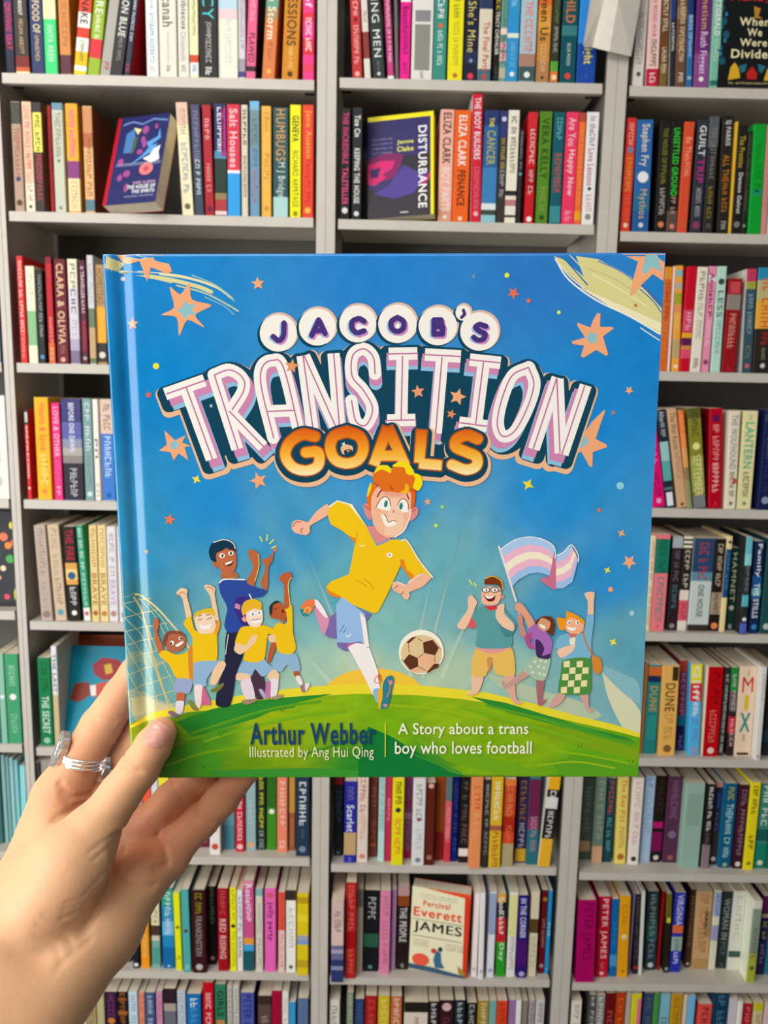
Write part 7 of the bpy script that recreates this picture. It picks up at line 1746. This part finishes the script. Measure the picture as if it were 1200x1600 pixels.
def surface_nets(fn, lo, hi, step):
    n = [int(math.ceil((hi[i] - lo[i]) / step)) + 1 for i in range(3)]
    # a coarse pass finds the band around the skin; only that band is sampled finely
    R_ = 5; cs = step * R_
    nc_ = [k // R_ + 2 for k in n]
    ax_ = [lo[i] + cs * np.arange(nc_[i]) for i in range(3)]
    Cd = fn(np.stack(np.meshgrid(*ax_, indexing='ij'), -1)).astype(np.float32)
    Dn_ = Cd.repeat(R_, 0).repeat(R_, 1).repeat(R_, 2)
    pad = R_ // 2
    Dn_ = Dn_[pad:pad + n[0], pad:pad + n[1], pad:pad + n[2]]
    if Dn_.shape != tuple(n): Dn_ = np.pad(Dn_, [(0, n[i] - Dn_.shape[i]) for i in range(3)], mode='edge')
    D = Dn_.copy()
    I_ = np.argwhere(np.abs(D) < cs * 1.3 + 1.5)
    for i in range(0, len(I_), 200000):
        J_ = I_[i:i + 200000]
        D[J_[:, 0], J_[:, 1], J_[:, 2]] = fn(J_ * step + np.array(lo))
    ins = D < 0
    c = ins[:-1, :-1, :-1].astype(np.int8).copy(); c[:] = 0
    corners = [(i, j, k) for i in (0, 1) for j in (0, 1) for k in (0, 1)]
    for i, j, k in corners: c += ins[i:n[0] - 1 + i, j:n[1] - 1 + j, k:n[2] - 1 + k]
    act = (c > 0) & (c < 8)
    ids = np.full(act.shape, -1, np.int64); cells = np.argwhere(act); ids[act] = np.arange(len(cells))
    acc = np.zeros((len(cells), 3)); cnt = np.zeros(len(cells))
    X, Y, Z = cells.T
    for a in corners:
        for ax in range(3):
            if a[ax]: continue
            b = list(a); b[ax] = 1
            da = D[X + a[0], Y + a[1], Z + a[2]]; db = D[X + b[0], Y + b[1], Z + b[2]]
            k = (da < 0) != (db < 0)
            t = np.where(k, da / np.where(k, da - db, 1), 0)
            q = np.array(a, float)[None].repeat(len(cells), 0); q[:, ax] = t
            acc += np.where(k[:, None], q, 0); cnt += k
    V = (cells + acc / cnt[:, None]) * step + np.array(lo)
    F = []
    for ax in range(3):
        o1, o2 = [k for k in range(3) if k != ax]
        sl = [slice(1, -1)] * 3; sl[ax] = slice(0, -1)
        s2 = list(sl); s2[ax] = slice(1, None)
        A = ins[tuple(sl)]; B = ins[tuple(s2)]
        e = np.argwhere(A != B); off = np.array([1, 1, 1]); off[ax] = 0
        e = e + off
        def cell(d1, d2):
            q = e.copy(); q[:, o1] -= d1; q[:, o2] -= d2
            return ids[q[:, 0], q[:, 1], q[:, 2]]
        quad = np.stack([cell(1, 1), cell(0, 1), cell(0, 0), cell(1, 0)], 1)
        sgn = ins[e[:, 0], e[:, 1], e[:, 2]]
        flip = sgn if ax != 1 else ~sgn
        quad[~flip] = quad[~flip][:, ::-1]
        F.append(quad)
    return V, np.concatenate(F)

LO, HI = ((-140, -330, -40), (78, 118, 118))
V, Fq = surface_nets(field, LO, HI, 0.75)
me = bpy.data.meshes.new('hand_skin')
me.from_pydata((V / 1000).tolist(), [], Fq.tolist())
me.polygons.foreach_set('use_smooth', [True] * len(me.polygons))
ca = me.color_attributes.new('Col', 'FLOAT_COLOR', 'POINT')
base = np.array(lin('e2ae84')); pink = np.array(lin('cc7c58')); pale = np.array(lin('e8be98'))
k = np.zeros(len(V))
for x, y, z, r, wgt in [(12.6, 39.4, 16.0, 9, 0.55), (1.7, 22.3, 18.0, 8, 0.25), (-34.0, 19.5, -10.0, 14, 0.35), (-15.0, 48.0, -10.0, 14, 0.35), (2.6, -10.9, -15.0, 26, 0.5), (25.1, -7.7, -15.0, 24, 0.4), (-5.5, -25.9, -5.0, 16, 0.45), (41.0, 4.8, -16.0, 12, 0.35), (-36.4, -0.6, -0.0, 14, 0.35), (-36.5, -33.9, 35.0, 30, -0.3), (-40.6, -53.2, 50.0, 35, -0.2)]:
    k += wgt * np.exp(-((V - np.array((x, y, z))) ** 2).sum(1) / r ** 2)
k = np.clip(k + 0.08 * np.sin(V[:, 0] * .23 + 2 * np.sin(V[:, 1] * .19)) * np.sin(V[:, 1] * .17 + V[:, 2] * .2), -0.3, 1)[:, None]
cc = np.where(k > 0, base * (1 - k) + pink * k, base * (1 + k) - pale * k)
ca.data.foreach_set('color', np.c_[cc, np.ones(len(V))].astype(np.float32).ravel())
SKIN = new_mat('skin', 0.48, attr='Col', spec=0.32)
b = SKIN.node_tree.nodes['Principled BSDF']
b.inputs['Subsurface Weight'].default_value = 0.25
b.inputs['Subsurface Radius'].default_value = (1.0, 0.35, 0.2)
b.inputs['Subsurface Scale'].default_value = 0.004
nt = SKIN.node_tree
tc = nt.nodes.new('ShaderNodeTexCoord'); nz = nt.nodes.new('ShaderNodeTexVoronoi'); nz.inputs['Scale'].default_value = 900
n2 = nt.nodes.new('ShaderNodeTexNoise'); n2.inputs['Scale'].default_value = 260; n2.inputs['Detail'].default_value = 5
mx = nt.nodes.new('ShaderNodeMath'); mx.operation = 'MULTIPLY_ADD'; mx.inputs[1].default_value = 0.35
bp = nt.nodes.new('ShaderNodeBump'); bp.inputs['Strength'].default_value = 0.22; bp.inputs['Distance'].default_value = 0.0006
nt.links.new(tc.outputs['Object'], nz.inputs['Vector']); nt.links.new(tc.outputs['Object'], n2.inputs['Vector'])
nt.links.new(nz.outputs['Distance'], mx.inputs[0]); nt.links.new(n2.outputs['Fac'], mx.inputs[2])
nt.links.new(mx.outputs[0], bp.inputs['Height']); nt.links.new(bp.outputs[0], b.inputs['Normal'])
me.materials.append(SKIN)
o = bpy.data.objects.new('hand_skin', me); COL.objects.link(o); o.parent = HAND

# thumbnail: a thin curved plate on the skin of the thumb tip
NAIL = new_mat('fingernail', 0.25, attr='Col', spec=0.5)
C0, AX, AY, LN, WN = ([10.0, 37.0, -20.0], [0.8872168012345951, -0.4613527366419894, 0.0], [0.4613527366419894, 0.8872168012345951, 0.0], 10.6, 11.2)
AX = np.array(AX); AY = np.array(AY); C0 = np.array(C0)
m = MB(); NU, NV = 14, 18
gp = np.zeros((NV + 1, NU + 1, 3))
for j in range(NV + 1):
    for i in range(NU + 1):
        s_, t_ = i / NU * 2 - 1, j / NV * 2 - 1
        hw = WN / 2 * (1 - 0.10 * max(0, -t_)) * math.sqrt(max(0, 1 - max(0, abs(t_) - .45) ** 2 / .42))
        gp[j, i] = C0 + AX * (s_ * hw) + AY * (t_ * LN / 2 * (1 - .08 * s_ * s_))
z = np.full(gp.shape[:2], 40.0)
for it in range(60):
    q = gp.copy(); q[..., 2] = gp[..., 2] + z
    dq = field(q); z = z - np.maximum(dq, -2) * 0.8
top_ = gp.copy(); top_[..., 2] += z + 0.12
for j in range(NV + 1):
    for i in range(NU + 1):
        s_, t_ = abs(i / NU * 2 - 1), j / NV * 2 - 1
        top_[j, i, 2] += 0.32 * (1 - s_ ** 4) * (1 - max(0, -t_) ** 4)
def nc(t_):
    a = np.array(lin('d89a88')); w_ = np.array(lin('e8c0b0'))
    k_ = max(0, (t_ - .80) / .2)
    return tuple(a * (1 - k_) + w_ * k_)
for j in range(NV):
    for i in range(NU):
        q = [tuple(top_[j + a, i + b_] / 1000) for a, b_ in ((0, 0), (0, 1), (1, 1), (1, 0))]
        m.poly(q, nc(j / NV * 2 - 1))
        m.poly([(x, y, zz - 0.0005) for x, y, zz in q[::-1]], nc(j / NV * 2 - 1))
o = m.build('thumbnail', NAIL, HAND, smooth=True)
bm = bmesh.new(); bm.from_mesh(o.data); bmesh.ops.remove_doubles(bm, verts=bm.verts, dist=2e-6)
bmesh.ops.recalc_face_normals(bm, faces=bm.faces); bm.to_mesh(o.data); bm.free()

# ------------------------------------------------------------------ rings
def band(name, root, c, axis, rx, width, ridges, squash=1.0, side=None):
    axis = Vector(axis).normalized(); u = axis.orthogonal().normalized() if side is None else (Vector(side) - axis * Vector(side).dot(axis)).normalized(); v = axis.cross(u)
    m = MB(); N_ = 48
    prof = []
    K = 24
    for k in range(K + 1):
        t = k / K; ridge = 0.28 * abs(math.sin(t * math.pi * ridges)) 
        prof.append(((t - .5) * width, rx + 1.0 + ridge))
    prof += [(width / 2, rx - 0.1), (-width / 2, rx - 0.1)]
    P_ = len(prof)
    def pt(i, k):
        a = 2 * math.pi * i / N_; h_, r_ = prof[k % P_]
        q = Vector(c) + axis * h_ + (u * math.cos(a) * r_ + v * math.sin(a) * r_ * squash)
        return tuple(q / 1000)
    for i in range(N_):
        for k in range(P_): m.poly([pt(i, k), pt(i + 1, k), pt(i + 1, k + 1), pt(i, k + 1)])
    o = m.build(name, SILVER, root, smooth=True, attr=False)
    bm = bmesh.new(); bm.from_mesh(o.data); bmesh.ops.remove_doubles(bm, verts=bm.verts, dist=1e-6); bmesh.ops.recalc_face_normals(bm, faces=bm.faces); bm.to_mesh(o.data); bm.free()
    return o

def plate(name, root, c, normal, up, a, b, thick, seed):
    nrm = Vector(normal).normalized(); up = (Vector(up) - nrm * Vector(up).dot(nrm)).normalized(); sd = up.cross(nrm)
    r = random.Random(seed); m = MB(); N_ = 28; RG = 6
    jit = [1 + r.uniform(-.07, .07) for _ in range(N_)]
    ht = [[r.uniform(-.25, .25) for _ in range(N_)] for _ in range(RG + 1)]
    def pt(ring, i, top):
        i %= N_; f_ = ring / RG; t = 2 * math.pi * i / N_
        e = 2.6
        x = math.copysign(abs(math.cos(t)) ** (2 / e), math.cos(t)) * a * f_ * jit[i]; y = math.copysign(abs(math.sin(t)) ** (2 / e), math.sin(t)) * b * f_ * jit[i]
        z_ = thick / 2 + (ht[ring][i] if 0 < ring < RG else (ht[0][0] if ring == 0 else 0)) - 1.6 * (x / a) ** 2 * .4 if top else -thick / 2 - 1.6 * (x / a) ** 2 * .4
        return tuple((Vector(c) + sd * x + up * y + nrm * z_) / 1000)
    for g_ in range(RG):
        for i in range(N_):
            for top in (True, False):
                q = [pt(g_, i, top), pt(g_ + 1, i, top), pt(g_ + 1, i + 1, top), pt(g_, i + 1, top)]
                if g_ == 0: q = [q[0], q[1], q[2]]
                m.poly(q if top else q[::-1])
    for i in range(N_): m.poly([pt(RG, i, True), pt(RG, i, False), pt(RG, i + 1, False), pt(RG, i + 1, True)])
    o = m.build(name, SILVER, root, smooth=False, attr=False)
    bm = bmesh.new(); bm.from_mesh(o.data); bmesh.ops.remove_doubles(bm, verts=bm.verts, dist=1e-6); bmesh.ops.recalc_face_normals(bm, faces=bm.faces); bm.to_mesh(o.data); bm.free()
    return o

R1 = {'c': [-37.7, 15.0, -19.5], 'axis': [0.17970944015542456, 0.862398993537842, -0.04169981128834538], 'r': 11.7, 'pc': [-47.4, 20.8, -14.0], 'pn': [-0.8, 0.34, 0.5]}
ro = tag(empty('finger_ring'), 'silver ring with ridged band and hammered plate on the index finger', 'ring')
ro.matrix_world = HM
band('ring_band', ro, R1['c'], R1['axis'], R1['r'], 5.4, 3, 0.98)
plate('ring_plate', ro, R1['pc'], R1['pn'], R1['axis'], 7.0, 9.5, 3.0, 3)
R2 = {'c': [-23.0, 4.0, -28.0], 'axis': [0.46573291381936266, 0.8414502224467477, -0.2739605375408016], 'r': 10.9, 'pc': [-27.0, 10.2, -17.0], 'pn': [-0.75, 0.35, 0.55]}
ro = tag(empty('finger_ring'), 'pointed silver ring on the middle finger beside the thumb', 'ring')
ro.matrix_world = HM
band('ring_band', ro, R2['c'], R2['axis'], R2['r'], 4.0, 2, 0.98)
plate('ring_point', ro, R2['pc'], R2['pn'], R2['axis'], 4.2, 6.5, 2.6, 9)
